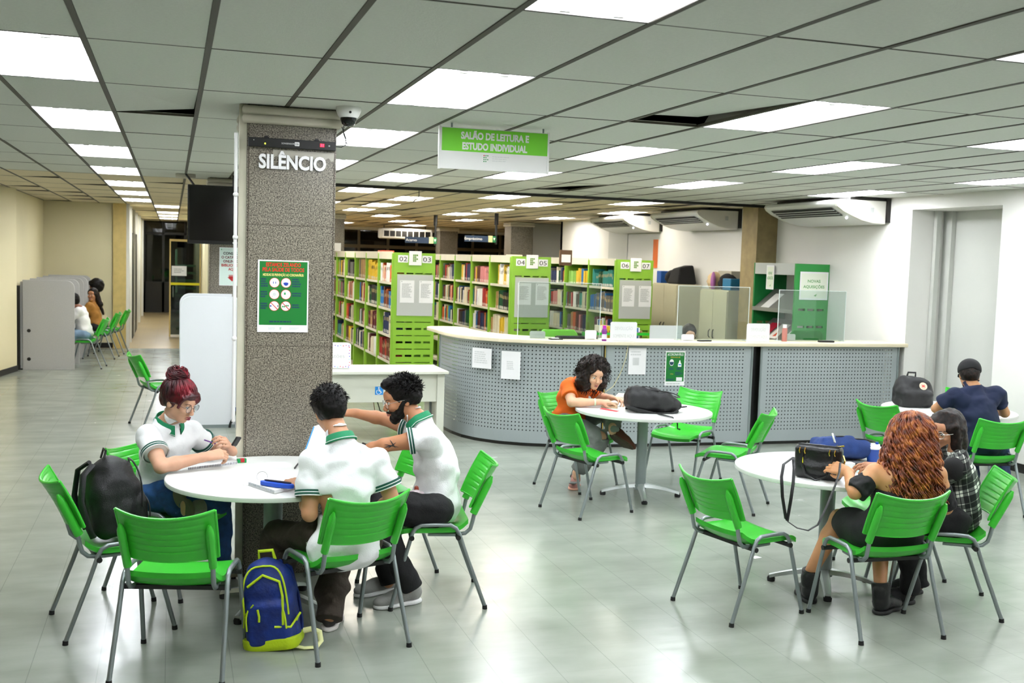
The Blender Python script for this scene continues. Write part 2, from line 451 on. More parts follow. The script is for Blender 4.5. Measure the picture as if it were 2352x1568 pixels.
def fix_label(i, j):
    y = gy(j)
    if y < 2: return 'recessed fluorescent ceiling light near the camera end of the hall'
    row = {-1: 'left-hand row towards the corridor', 0: 'narrow run inside the corridor', 3: 'row just right of the granite column', 5: 'line behind the hanging green sign',
           7: 'middle row passing the hanging green sign', 11: 'row above the perforated counter', 15: 'row next to the right wall'}.get(i, 'back part of the hall over the bookshelves')
    ords = sorted(b for a, b in FIX if a == i and gy(b) > 2); k = ords.index(j)
    names = ['nearest', 'second nearest', 'third', 'fourth', 'fifth', 'sixth', 'seventh', 'eighth', 'ninth']
    return 'recessed fluorescent ceiling light, %s in the %s' % (names[min(k, 8)], row)
for i, j in FIX:
    y = gy(j + .5); k = 1 if (y > 13 and i > 0) else 0; o = (fix0, fixw)[k]
    if used[k]: o = dup(o)
    used[k] = True
    o.location = (gx(i + .5), y, ZC); o['label'] = fix_label(i, j); o['group'] = 'recessed ceiling lights'

# walls
def wall(name, pts, z0, z1, m, label, t=.12):
    a = MB(); a.prism(pts, z0, z1); return struct(a.build(name, m), label)
# right wall with the tall recess between y 8.94 and 10.34
rw = MB(); rw.box((X_R, -3.2, 0), (X_R + .5, 8.94, ZC)); rw.box((X_R, 10.34, 0), (X_R + .12, 22.0, ZC)); rw.box((7.8, 23.6, 0), (10.6, 23.7, ZC)); rw.box((X_R, 21.88, 0), (X_R + 2.5, 22.0, ZC)); rw.box((10.5, 22.0, 0), (10.6, 23.7, ZC)); rw.box((X_R, 8.94, 2.68), (X_R + .5, 10.34, ZC))
rw.box((X_R+.12, 10.34, 0), (X_R + .5, 10.46, ZC))
struct(rw.build('wall_right', m_wall_w), 'cream white right wall with air conditioners')
rc = MB(); rc.box((X_R + .5, 8.5, 0), (X_R + .56, 10.8, ZC)); struct(rc.build('wall_right', m_wall_grey), 'grey back of the tall wall recess')
rc = MB(); rc.box((X_R + .3, 10.28, 0), (X_R + .36, 10.335, 2.68)); rc.box((X_R + .44, 10.2, 0), (X_R + .498, 10.335, 2.68)); struct(rc.build('trim_3', m_wall_grey), 'vertical casing inside the recess')
rc = MB(); rc.box((X_R - .012, -3.2, 0), (X_R, 8.94, .09)); struct(rc.build('baseboard_right', m_dark), 'dark baseboard of the right wall')
# left walls
lw = MB(); lw.prism([(-2.3, 18.1), (-2.62, 16.4), (-5.6, 8.0), (-5.6, -3.2), (-5.8, -3.2), (-5.8, 8.1), (-2.82, 16.5), (-2.5, 18.2)], 0, ZC)
lw.box((-2.5, 18.1, 0), (-2.36, 22.4, ZC)); struct(lw.build('wall_left', m_wall), 'cream left wall with a corner by the study booths')
lb = MB(); lb.prism([(-2.285, 18.1), (-2.605, 16.4), (-5.585, 8.0), (-5.6, 8.0), (-2.62, 16.4), (-2.3, 18.1)], 0, .09); struct(lb.build('baseboard_left', m_dark), 'dark baseboard of the left wall')
bw = MB(); bw.box((-2.4, 22.3, 0), (-1.08, 22.5, ZC)); struct(bw.build('wall_back_left', m_wall), 'cream end wall behind the study booths')
bb = MB(); bb.box((-2.36, 22.28, 0), (-1.08, 22.3, .1)); struct(bb.build('baseboard_back', m_dark))
m_yellowstone = mat('sandy_pilaster', '#d9bf77', .6, var=(9, .08))
pl = MB(); pl.box((-1.1, 22.2, 0), (-.86, 22.5, ZC)); struct(pl.build('trim_4', m_yellowstone), 'sandy yellow pilaster at the corridor mouth')
pl = MB(); pl.box((-.86, 22.25, 0), (-.80, 22.45, ZC)); struct(pl.build('trim_5', m_offwhite), 'pale door casing at the corridor mouth')
# corridor
cw = MB(); cw.box((-.98, 22.5, 0), (-.86, 36.4, ZC)); struct(cw.build('wall_corridor', m_wall), 'corridor side wall')
fr = MB()
for y in (23.6, 25.6, 27.6, 30.0, 33.0): fr.box((-.86, y, 0), (-.80, y + .1, ZC))
struct(fr.build('trim_6', m_offwhite), 'pale posts along the corridor side')
dk = MB(); dk.box((-.85, 24.6, 0), (-.815, 25.5, 2.3)); dk.box((-.85, 26.4, 0), (-.815, 27.5, 2.3)); struct(dk.build('door_1', m_dark), 'dark door leaf on the corridor side')
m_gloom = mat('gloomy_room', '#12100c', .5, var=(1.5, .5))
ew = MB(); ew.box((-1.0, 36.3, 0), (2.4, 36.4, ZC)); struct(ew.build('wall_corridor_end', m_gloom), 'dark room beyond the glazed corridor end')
ef = MB()
for x in (-.86, -.3, .35, 1.0): ef.box((x, 34.95, 0), (x + .07, 35.03, ZC))
ef.box((-.86, 34.95, 2.42), (1.1, 35.03, 2.49)); ef.box((-.86, 34.95, 0), (1.1, 35.03, .95))
struct(ef.build('window_1', m_dark), 'dark frame of the glazed corridor end')
eg = MB(); eg.box((-.86, 34.98, .95), (1.1, 35.0, ZC)); struct(eg.build('window_2', m_darkglass), 'dark glazing at the end of the corridor')
# wall between corridor and book hall
iw = MB(); iw.box((.62, 20.2, 0), (.74, 36.4, ZC)); struct(iw.build('wall_inner', m_wall), 'partition between corridor and book hall')
# glazed leaf with yellow band on the right of the corridor
gl = thing('glass_door', 'open glass door leaf with a yellow safety band and paper notice in the corridor', 'door', (-.03, 25.2, 0))
a = MB(); a.box((0, 0, .05), (.62, .012, 2.15)); a.build('pane', m_darkglass, gl)
a = MB(); a.box((-.03, -.01, 0), (0, .02, 2.15)); a.box((.62, -.01, 0), (.66, .02, 2.15)); a.box((-.03, -.01, 2.15), (.66, .02, 2.2)); a.build('door_frame', m_yellowstone, gl)
a = MB(); a.box((0, -.006, 1.17), (.62, -.001, 1.225)); a.build('safety_band', mat('yellow_tape', '#e8df14', .4), gl)
a = Sheet(face_frame((.02, -.008, 1.38), (1, 0, 0))); a.rect(0, 0, .32, .22); a.lines(.05, .06, .27, .17, 3, 1); a.build('notice', [m_paper, m_greyink], gl)
a = MB(); a.tube([(.05, -.03, .9), (.05, -.05, .95), (.05, -.05, 1.1), (.05, -.03, 1.14)], .012); a.build('handle', m_tube, gl)
# green escalator-like staircase seen through the glass
m_stair = mat('pale_green_stair', '#5fa072', .5, emit=None)
st = thing('staircase', 'dim green staircase seen through the corridor glass', 'staircase', (.2, 27.4, 0))
for k in range(9):
    a = MB(); a.box((-.1, k * .28, k * .19), (.4, k * .28 + .3, k * .19 + .05)); a.build('step', m_stair, st)
a = MB(); a.tube([(-.1, -.2, .9), (-.1, 1.5, 1.95)], .03, 8); a.build('handrail', m_stair, st)
# back wall of the book hall with dark windows
bk = MB(); bk.box((.7, 33.2, 0), (12.1, 33.4, 1.75)); bk.box((.7, 33.2, 2.78), (12.1, 33.4, ZC)); struct(bk.build('wall_back', m_wall), 'back wall below the high windows')
gk = MB(); gk.box((.7, 33.26, 1.75), (12.1, 33.3, 2.78)); struct(gk.build('window_3', m_darkglass), 'dark night window band')
nk = MB(); nk.box((.5, 34.6, 0), (12.4, 34.7, 3.0)); struct(nk.build('wall_outside', mat('night_outside', '#0b0a0c', .9, var=(1, .5))), 'night darkness outside the windows')
m_brownframe = mat('brown_window_frame', '#6b6046', .5)
mk = MB()
for k in range(12): mk.box((.9 + k * .92, 33.16, 1.75), (.97 + k * .92, 33.24, 2.78))
mk.box((.7, 33.14, 2.2), (12.1, 33.25, 2.3)); mk.box((.7, 33.14, 1.72), (12.1, 33.25, 1.8)); struct(mk.build('trim_7', m_brownframe), 'brown mullions of the window band')
hk = MB(); hk.box((.7, 32.7, ZC - .08), (12.1, 33.2, ZC)); struct(hk.build('trim_8', m_white), 'white strip added for the bright ceiling edge above the windows')  # white box stands in for the brightly lit edge of the ceiling
fw = MB(); fw.box((12.1, 22, 0), (12.2, 36.4, ZC)); struct(fw.build('wall_far_right', m_wall), 'side wall of the farthest hall bay')
fw = MB(); fw.box((-6, -3.3, 0), (9.6, -3.2, ZC)); struct(fw.build('wall_front', m_wall), 'wall behind the camera')

# ---------------------------------------------------------------- granite columns
def column(label, x0, x1, y0, y1, trim=True):
    t = thing('granite_column', label, 'column', ((x0+x1)/2, (y0+y1)/2, 0))
    w, d = (x1-x0)/2, (y1-y0)/2
    a = MB(); zs = [0, .69, 1.405, 2.13, ZC]
    for k in range(4):
        e = .0015
        a.box((-w, -d, zs[k] + e), (w, d, zs[k+1] - e))
        a.box((-w+.004, -d+.004, zs[k]-.002), (w-.004, d-.004, zs[k] + e))
    a.build('cladding', m_granite, t)
    a = MB(); a.box((w-.012, -d-.003, 0), (w-.009, -d, ZC)); a.box((-w+.009, -d-.003, 0), (-w+.012, -d, ZC)); a.build('joint_strip', mat('brown_joint', '#4a3d30', .5), t)
    if trim:
        a = MB()
        for k, z in enumerate((ZC - .035, ZC - .085)):
            r = .028; q = w + .012; s = d + .012
            a.tube([(-q, -s, z), (q, -s, z), (q, s, z), (-q, s, z)], r, 10, closed=True)
        a.build('foam_collar', m_ivory, t, smooth=.9)
    return t
col1 = column('big speckled granite column standing behind the front-left round table', .416, .940, 6.52, 7.04)
column('granite column behind the hanging television', .42, .94, 13.2, 13.72)
column('tall brown granite column partly behind the first bookshelf row', 2.97, 3.49, 22.8, 23.3, True)
column('brown granite column in the far background right of the dark windows', 7.28, 7.8, 23.0, 23.5, True)
column('farthest granite column between the dark night windows', 7.2, 7.72, 29.4, 29.9, True)
pq = MB(); pq.box((7.78, 13.2, 0), (8.1, 13.62, ZC)); struct(pq.build('trim_9', mat('stone_pilaster', '#a08d62', .6, var=(8, .15))), 'brown stone pilaster on the right wall')
# cream conduit and white pole on the column's left side
a = MB(); a.box((.373, 6.54, 0), (.415, 6.60, ZC)); tag(a.build('conduit', m_granite_l), 'flat ivory conduit running up the left edge of the big granite column', 'conduit')
a = MB(); a.cyl((.354, 6.52, .95), (.354, 6.52, 2.66), .011, seg=10)
for z in (1.45, 2.05, 2.3): a.ball((.354, 6.516, z), .016)
tag(a.build('antenna_pole', m_white, smooth=.8), 'thin white pole with small lamps fixed to the left side of the granite column', 'pole')

# ---------------------------------------------------------------- chairs
def chair_backrest():
    a = MB(); n = 17; W = .212
    def prof(u):            # depth offset by lateral position (wraps around the sitter)
        return .062 * (u / W) ** 2
    def P(u, v, off):       # v 0..1 bottom to top
        z0 = .562 + .012 * (u / W) ** 2; z1 = .782 + .032 * (abs(u) / W) ** 2.2
        z = z0 + (z1 - z0) * v; y = -.232 - .115 * v + prof(u) + .006 * math.sin(v * PI) + off
        k = 1.0 + .03 * v
        return (u * k, y, z)
    us = [W * (2 * i / (n - 1) - 1) for i in range(n)]; m = 42
    vs = [j / m for j in range(m + 1)]
    F = []; B = []
    for j, v in enumerate(vs):
        groove = .0035 if (j % 6 == 3 and 3 < j < 40) else 0
        F.append([P(u, v, (.006 - (groove if abs(u) < W * .82 else 0))) for u in us]); B.append([P(u, v, -.004 + (groove * .7 if abs(u) < W * .8 else 0)) for u in us])
    a.grid(F); a.grid([list(reversed(r)) for r in B])
    for j in range(m):      # side edges
        for col_, flip in ((0, 0), (n - 1, 1)):
            q = [F[j][col_], F[j+1][col_], B[j+1][col_], B[j][col_]]
            a.add(q if flip else list(reversed(q)), [(0, 1, 2, 3)])
    for i in range(n - 1):
        a.add([F[0][i], B[0][i], B[0][i+1], F[0][i+1]], [(0, 1, 2, 3)]); 
    # rolled top rim
    a.tube([(p[0], p[1] - .005, p[2]) for p in F[m]], .0075, 8)
    a.tube([(p[0], p[1] - .005, p[2]) for p in F[0]], .006, 6)
    for k in (0, n - 1): a.tube([(F[j][k][0], F[j][k][1] - .005, F[j][k][2]) for j in range(0, m + 1, 3)], .0075, 8)
    # sleeves for the tubes
    for s in (-1, 1):
        pts = []
        for q in range(9):
            v = q / 8; x = s * (.192 + .004 * v); z = .532 + .215 * v; y = -.212 - .10 * v + .02
            pts.append((x, y, z))
        a.tube(pts, [.019] * 7 + [.017, .006], 10, flat=1.15)
    return a
def chair_seat():
    a = MB(); nx, ny = 15, 17
    def z(u, v):            # u -1..1, v -1 (rear) .. 1 (front)
        zz = .445 + .012 * u * u - .010 * (1 - v * v) * (1 - u * u)
        if v < -.55: zz += .045 * ((-v - .55) / .45) ** 2
        if v > .6: zz -= .028 * ((v - .6) / .4) ** 2
        return zz
    top = []; bot = []
    for j in range(ny):
        v = 2 * j / (ny - 1) - 1; rt = []; rb = []
        for i in range(nx):
            u = 2 * i / (nx - 1) - 1
            k = 1 - .10 * max(0, abs(v) - .7) / .3 * abs(u)
            x = .218 * u * k; y = .045 + .215 * v * (1 - .05 * u * u * (1 if v > 0 else .5))
            g = .0025 if (i % 2 == 1 and abs(v) < .7) else 0
            rt.append((x, y, z(u, v) - g)); rb.append((x, y, z(u, v) - .014 - (.018 if abs(u) < .99 and abs(v) < .99 else .012)))
        top.append(rt); bot.append(rb)
    a.grid(top); a.grid([list(reversed(r)) for r in bot])
    for j in range(ny - 1):
        a.add([top[j][0], top[j+1][0], bot[j+1][0], bot[j][0]], [(0, 1, 2, 3)]); a.add([top[j+1][-1], top[j][-1], bot[j][-1], bot[j+1][-1]], [(0, 1, 2, 3)])
    for i in range(nx - 1):
        a.add([top[0][i+1], top[0][i], bot[0][i], bot[0][i+1]], [(0, 1, 2, 3)]); a.add([top[-1][i], top[-1][i+1], bot[-1][i+1], bot[-1][i]], [(0, 1, 2, 3)])
    return a
def arc(c, r, a0, a1, n, ax=(0, 1, 0), ay=(0, 0, 1)):
    return [tuple(c[k] + r * (math.cos(a0 + (a1-a0)*i/n) * ax[k] + math.sin(a0 + (a1-a0)*i/n) * ay[k]) for k in range(3)) for i in range(n + 1)]
def make_chair():
    t = thing('stacking_chair', '', 'chair')
    chair_seat().build('seat', m_green, t, smooth=.9); chair_backrest().build('backrest', m_green, t, smooth=.7)
    tr = .0115
    for s in (-1, 1):
        xs = lambda z: s * (.252 - .014 * z / .48)
        fr = [(xs(.0), .265, .012), (xs(.30), .19, .30), (xs(.43), .152, .435)] + [(xs(.47), .135 , .462), (xs(.48), .105, .478), (xs(.48), .02, .480)]
        re = [(xs(.0), -.265, .012), (xs(.30), -.155, .30), (xs(.42), -.11, .43)] + [(xs(.47), -.092, .460), (xs(.48), -.062, .477), (xs(.48), .02, .480)]
        for pts, yy in ((fr, .265), (re, -.265)):
            a = MB(); a.tube(pts, tr, 10); l = a.build('leg', m_tube, t, smooth=.9)
            a = MB(); a.cyl((xs(0), yy, 0), (xs(0), yy * .995, .022), .0145, .0135, 10); a.build('foot_cap', m_rubber, l, smooth=.9)
        a = MB(); a.tube([(s*.175, .06, .412), (s*.188, -.10, .412), (s*.192, -.150, .420), (s*.192, -.178, .445), (s*.192, -.190, .49), (s*.193, -.204, .56)], tr, 10)
        a.build('back_tube', m_tube, t, smooth=.9)
    for y in (.155, -.105):
        a = MB(); a.box((-.236, y - .011, .398), (.236, y + .011, .418)); a.cyl((-.252, y, .408), (-.228, y, .408), .0145, seg=10); a.cyl((.228, y, .408), (.252, y, .408), .0145, seg=10)
        a.build('crossbar', m_black, t, smooth=.7)
    return t
ch0 = make_chair(); ch_used = False
def chair(x, y, fx, fy, label, group=None, first=[True]):
    o = ch0 if first[0] else dup(ch0); first[0] = False
    o.location = (x, y, 0); o.rotation_euler = (0, 0, math.atan2(-fx, fy)); o['label'] = label
    o['group'] = group or 'green stacking chairs'
    return o
chair(.05, 5.17, .258, .966, 'empty bright green chair seen from behind in the lower left foreground')
chair(-.29, 5.85, .976, .22, 'green chair at the left edge carrying a black backpack')
chair(.83, 5.315, -.316, .949, 'green chair under the boy in white seen from behind')
chair(1.466, 5.914, -.99, .146, 'green chair under the bearded man, its backrest at his right')
chair(3.40, 8.64, .47, -.88, 'green chair on which the woman in the orange shirt sits')
chair(3.15, 7.77, .95, .31, 'empty green chair with its back to us in front of the orange shirt woman')
chair(4.48, 8.72, -.83, -.55, 'empty pale green chair facing us right of the middle round table')
chair(4.385, 7.685, -.72, .69, 'empty green chair turned left between the middle table and the right table')
chair(3.13, 5.345, .97, .22, 'empty green chair left of the table with the black handbag')
chair(3.735, 4.89, .05, 1, 'green chair under the woman with long curly red hair')
chair(4.39, 5.115, -.87, .49, 'green chair under the woman in the plaid shirt, backrest at right')
chair(4.5, 5.79, -.98, .21, 'green chair mostly hidden behind the curly haired woman')
chair(6.42, 7.15, .15, 1, 'green chair under the man with the black cap')
chair(6.18, 7.94, .97, .25, 'empty green chair at the left of the far right table')
chair(7.42, 8.5, -.7, -.7, 'green chair at the right picture edge behind the far right table')
chair(1.28, 6.55, -.98, -.2, 'green chair behind the bearded man holding a black bag')
chair(-.0, 6.45, .79, -.61, 'green chair under the woman with dyed red hair')
chair(-.12, 12.45, .95, .3, 'small green chair standing alone in the corridor approach')
chair(-1.32, 17.75+.85, -.99, .1, 'green chair under the person in a white pullover at the study booths')
chair(-1.2, 20.25, -.99, .1, 'green chair under the woman looking back at the study booths')
chair(-1.08, 21.2, -.99, .1, 'rearmost green chair near the end of the study booths')

# ---------------------------------------------------------------- round tables
def make_table():
    t = thing('round_table', '', 'table'); R = .575
    a = MB(); a.lathe([(0, .715), (R - .004, .715), (R, .718), (R, .737), (R - .004, .74), (0, .74)], 72, 0)
    o = a.build('tabletop', m_tabletop, t, smooth=.6)
    a = MB(); a.lathe([(R + .0005, .717), (R + .0012, .72), (R + .0012, .736), (R + .0005, .739)], 72); a.build('edge_band', m_edge, t, smooth=.6)
    a = MB(); pts = [(.052 * math.cos(q) * (1 if 1 else 0), .036 * math.sin(q)) for q in [2*PI*k/24 for k in range(24)]]
    a.prism(pts, .085, .712); a.prism([(x * 1.12, y * 1.15) for x, y in pts], .06, .1); a.build('pole', m_pole, t, smooth=.9)
    a = MB(); a.cbox((0, 0, .706), (.36, .05, .016)); a.cbox((0, 0, .706), (.05, .36, .016)); a.build('top_bracket', m_black, t)
    for k in range(4):
        th = PI / 4 + k * PI / 2 + .12
        a = MB(); c, s = math.cos(th), math.sin(th)
        n = 9
        P = []
        for i in range(n):
            f = i / (n - 1); r = .03 + .30 * f; z = .095 - .060 * f ** 1.7; wd = .034 - .012 * f; hh = .030 - .012 * f
            ring = []
            for (q, zz) in ((-wd, z - hh * .6), (-wd * .7, z + hh * .4), (0, z + hh * .55), (wd * .7, z + hh * .4), (wd, z - hh * .6), (0, z - hh * .7)):
                ring.append((c * r - s * q, s * r + c * q, zz))
            P.append(ring)
        a.grid(P, close_u=True); a.add(P[-1], [tuple(range(6))])
        o = a.build('base_arm', m_basefoot, t, smooth=.7)
        a = MB(); a.lathe([(0, 0), (.024, 0), (.026, .018), (.02, .032), (0, .032)], 14, M=Matrix.Translation((c * .318, s * .318, 0))); a.build('glide', m_rubber, o, smooth=.7)
    return t
tb0 = make_table()
TBL = [(.541, 5.93, .0, 'white round table in the left foreground shared by three students'), (3.803, 8.162, .35, 'white round table in the middle with a black backpack lying on it'),
       (3.886, 5.60, .15, 'white round table at right with handbag and blue cup'), (6.70, 7.90, .5, 'white round table at far right where the man in a cap sits')]
for k, (x, y, rz, lb) in enumerate(TBL):
    o = tb0 if k == 0 else dup(tb0); o.location = (x, y, 0); o.rotation_euler = (0, 0, rz); o['label'] = lb; o['group'] = 'white round reading tables'

# ---------------------------------------------------------------- counter
ct = thing('service_counter', 'long grey perforated steel library counter with cream top, curved at its left end', 'counter', (4.4, 10.4, 0))
ox, oy = 4.4, 10.4
cp = [(2.985, 12.05), (2.985, 11.75), (3.0, 11.5), (3.045, 11.24), (3.15, 10.99), (3.34, 10.76), (3.58, 10.60), (3.86, 10.49), (4.12, 10.435), (4.345, 10.405)]
def perf_panel(pts, name='front_panel', label=None):
    """grey panel along a plan polyline, plain margins round a perforated field"""
    L = [0]
    for a, b in zip(pts, pts[1:]): L.append(L[-1] + math.dist(a, b))
    tot = L[-1]
    def at(s):
        s = max(0, min(tot, s))
        for i in range(len(L) - 1):
            if s <= L[i+1] + 1e-9:
                t = (s - L[i]) / (L[i+1] - L[i]); return (pts[i][0] + (pts[i+1][0] - pts[i][0]) * t - ox, pts[i][1] + (pts[i+1][1] - pts[i][1]) * t - oy)
    nh = int((tot - .14) / .0405); m0 = (tot - nh * .0405) / 2; z0 = .035; z1 = 1.095; nv = 24; zb = z0 + .115; zt = zb + nv * .0405
    ss = sorted(set([0, m0] + [m0 + nh * .0405 * k / 24 for k in range(1, 25)] + [tot])); zs = [z0, zb, zt, z1]
    me_v = []; me_f = []; me_m = []; uvs = []
    for i in range(len(ss) - 1):
        for j in range(3):
            q = [(ss[i], zs[j]), (ss[i+1], zs[j]), (ss[i+1], zs[j+1]), (ss[i], zs[j+1])]
            n = len(me_v)
            for s_, z_ in q: p = at(s_); me_v.append((p[0], p[1], z_)); uvs.append((s_ - m0, z_ - zb))
            me_f.append((n, n+1, n+2, n+3)); me_m.append(1 if (j == 1 and 0 < i < len(ss) - 2) else 0)
    me = bpy.data.meshes.new(name); me.from_pydata(me_v, [], me_f); me.materials.append(m_steel); me.materials.append(m_perf)
    me.polygons.foreach_set('material_index', me_m); uv = me.uv_layers.new(name='UVMap')
    for l in me.loops: uv.data[l.index].uv = uvs[l.vertex_index]
    me.update(); o = bpy.data.objects.new(name, me); C.objects.link(o); o.parent = ct
    if label: part(o, label)
    # edge rails
    for s_ in (0, tot):
        a = MB(); p = at(s_); a.cyl((p[0], p[1] - .004, .03), (p[0], p[1] - .004, 1.1), .013, seg=10); a.build('edge_rail', m_pole, ct, smooth=.8)
    a = MB(); q = [at(tot * k / 30) for k in range(31)]
    a.grid([[(x, y + .012, z) for x, y in q] for z in (0, .034)]); a.build('kick_strip', m_dark, ct)
    return o
perf_panel(cp, label='curved perforated panel at the left end')
perf_panel([(4.385, 10.40), (5.2, 10.365), (6.10, 10.338)], label='perforated middle panel')
perf_panel([(6.215, 10.336), (7.2, 10.335), (8.02, 10.345)], label='perforated right panel')
# dark backing added for the shaded interior behind the holes
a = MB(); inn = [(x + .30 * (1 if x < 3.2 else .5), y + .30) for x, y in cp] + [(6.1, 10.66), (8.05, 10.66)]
a.grid([[(x - ox, y - oy, z) for x, y in inn] for z in (.02, 1.09)]); a.build('shade_backing', mat('shade_backing_dark', '#2c2e28', .7, var=(5, .5)), ct)
a = MB()
for x in (4.365, 6.16): a.box((x - ox - .03, .0 - .03 + .03, 0), (x - ox + .03, .25, 1.09))
a.build('gap_post', m_black, ct)
a = MB(); front = [(2.90, 12.4), (2.90, 11.7), (2.915, 11.45), (2.965, 11.2), (3.08, 10.93), (3.28, 10.69), (3.54, 10.525), (3.84, 10.41), (4.11, 10.355), (4.35, 10.325), (5.2, 10.285), (6.1, 10.26), (7.2, 10.255), (8.09, 10.26)]
back = [(8.09, 10.72), (7.2, 10.72), (5.2, 10.75), (4.4, 10.80), (3.95, 10.92), (3.62, 11.15), (3.42, 11.5), (3.36, 11.9), (3.36, 12.35), (3.30, 12.47), (3.13, 12.53), (2.97, 12.50)]
a.prism([(x - ox, y - oy) for x, y in front + back], 1.10, 1.142); a.build('countertop', mat('cream_countertop', '#efe4c4', .35, var=(3, .03)), ct, bevel=.008)

# things stuck on the counter front
def sheet_on(name, label, cat, px, py, z0, w, h, right, mats, draw, group=None, lift=.006, up=(0, 0, 1)):
    s = Sheet(face_frame((0, 0, 0), right, up)); s.add([(0,0,0),(w,0,0),(w,h,0),(0,h,0),(0,0,-.001),(w,0,-.001),(w,h,-.001),(0,h,-.001)], [(0,1,2,3),(7,6,5,4),(0,4,5,1),(1,5,6,2),(2,6,7,3),(3,7,4,0)], 0)
    draw(s, w, h); n = Vector(right).cross(Vector(up)).normalized()
    o = s.build(name, mats); o.location = (px + n.x * lift, py + n.y * lift, z0); return tag(o, label, cat, group)
def cdir(x0):   # direction along the curve near x
    for (x, y), (u, v) in zip(cp, cp[1:]):
        if x <= x0 <= u: return (x0, y + (v - y) * (x0 - x) / (u - x), Vector((u - x, v - y, 0)))
xx, yy, dd = cdir(3.21); sheet_on('paper_sheet', 'blank white sheet of paper taped on the curved counter, left of two', 'paper', 3.10, 10.985+.03, .80, .25, .215, dd, [m_paper, m_faint], lambda s, w, h: s.lines(.03, .05, w - .03, h - .03, 6, 1), lift=.02)
xx, yy, dd = cdir(3.45); sheet_on('paper_sheet', 'white sheet with faint print taped on the curved counter, right of two', 'paper', 3.34, 10.735, .71, .21, .295, dd, [m_paper, m_faint], lambda s, w, h: s.lines(.06, .10, w - .05, h - .1, 5, 1), lift=.03)
def torn(s, w, h): s.rect(.05, .10, .12, .18, 1); s.lines(.02, .2, .15, .26, 2, 1)
o = sheet_on('paper_sheet', 'crumpled white notice with cut corner taped above the orange shirt woman', 'paper', 4.64, 10.385, .785, .20, .285, (1, -.03, 0), [m_paper, m_faint], torn)
me = o.data
def poster2(s, w, h):
    s.rect(.012, .045, w - .012, h - .015, 1, .0006)
    s.text('#CORONAVÍRUS', w / 2, h - .05, .026, w - .05, 0, .0012, .01); s.text('PREVINA-SE', w / 2, h - .075, .013, .11, 2, .0012)
    s.disc(.075, h - .125, .026, 0, .0012, ry=.036); s.poly([(.05, h - .118), (.10, h - .118), (.095, h - .145), (.075, h - .155), (.055, h - .145)], 3, .0016)
    s.poly([(.15, h-.17), (.19, h-.17), (.19, h-.14), (.18, h-.125), (.175, h-.10), (.165, h-.10), (.16, h-.125), (.15, h-.14)], 0, .0012)
    s.rect(.155, h-.155, .185, h-.142, 4, .0016)
    s.lines(.045, h - .205, .11, h - .178, 3, 3, .0012, .7); s.lines(.135, h - .205, .2, h - .178, 3, 3, .0012, .7)
    s.text('1,5m', .08, h - .255, .014, None, 2, .0012); s.lines(.12, h - .265, .21, h - .225, 3, 3, .0012, .7); s.lines(.02, .055, .12, .075, 2, 3, .0012, .7)
    s.rect(.135, .05, .205, .09, 0, .0014); s.lines(.02, .012, .2, .032, 1, 5, .0012, .4)
sheet_on('poster', 'green health poster with mask and bottle drawings on the counter front', 'poster', 5.065, 10.372, .665, .235, .375, (1, -.03, 0), [m_paper, m_postergreen, mat('print_orange', '#e8b030', .5), m_navy, m_skyblue, m_greyink], poster2)
a = MB(); a.tube([(4.62, 10.36, 1.10), (4.60, 10.37, .95), (4.55, 10.375, .8), (4.47, 10.37, .66), (4.38, 10.37, .60)], .0035, 6)
tag(a.build('cable', mat('cream_cable', '#e4dba4', .5)), 'thin cream cable hanging down the counter front behind the curly brown hair', 'cable')
a = MB(); a.tube([(4.37, 10.385, 1.09), (4.372, 10.385, .6), (4.37, 10.385, .05)], .004, 6); tag(a.build('cable', mat('yellow_cable', '#c4a53a', .5)), 'yellow cable in the gap between two counter panels', 'cable')
# things standing on the counter
Z1 = 1.142
def board_on(name, label, x, y, w, h, right, lines, cat='sign', z=Z1, group=None, tilt=.0, ink=None):
    t = thing(name, label, cat, (x, y, z), group=group)
    M = face_frame((-w/2, 0, 0), right, (0, tilt, 1))
    a = MB(M); pts = [(0, .0), (w, 0), (w, h - .012), (w - .012, h), (.012, h), (0, h - .012)]
    a.prism([(p[0], p[1]) for p in pts], -.006, 0); a.build('board', m_paper, t)
    a = MB(M); a.box((.02, 0, -.06), (w - .02, .006, 0)); a.build('foot', m_paper, t)
    s = Sheet(M); 
    for (txt, yy, hh, ww) in lines: s.text(txt, w / 2, yy, hh, ww, 0, .001)
    if lines: s.build('print', ink or m_greyink, t)
    return t
board_on('counter_sign', 'white sign board next to the purple bottle on the counter', 4.56, 10.36, .30, .205, (1, -.03, 0), [('DEVOLUÇÃO', .12, .034, .2), ('SOMENTE AQUI', .04, .034, .24)], ink=m_faint)
board_on('counter_sign', 'white sign board on the counter in front of the green magazine rack', 6.19, 10.38, .285, .205, (1, -.01, 0), [('DEVOLUÇÃO', .12, .034, .18), ('SOMENTE AQUI', .04, .034, .22)], ink=m_faint)
board_on('name_card', 'small white card on the curved part of the counter', 3.72, 10.72, .17, .075, (1, -.1, 0), [('ATENDIMENTO', .03, .014, .12)], 'card', ink=m_faint)
board_on('name_card', 'small white card hanging low on the first acrylic screen', 4.27, 10.56, .13, .10, (1, 0, 0), [], 'card')
board_on('name_card', 'small white card before the seated librarian', 5.39, 10.5, .15, .07, (1, 0, 0), [('EMPRÉSTIMO', .03, .014, .11)], 'card', ink=m_faint)
board_on('name_card', 'small white card at the right, beside the pink bottle', 6.76, 10.62, .12, .075, (1, 0, 0), [], 'card')
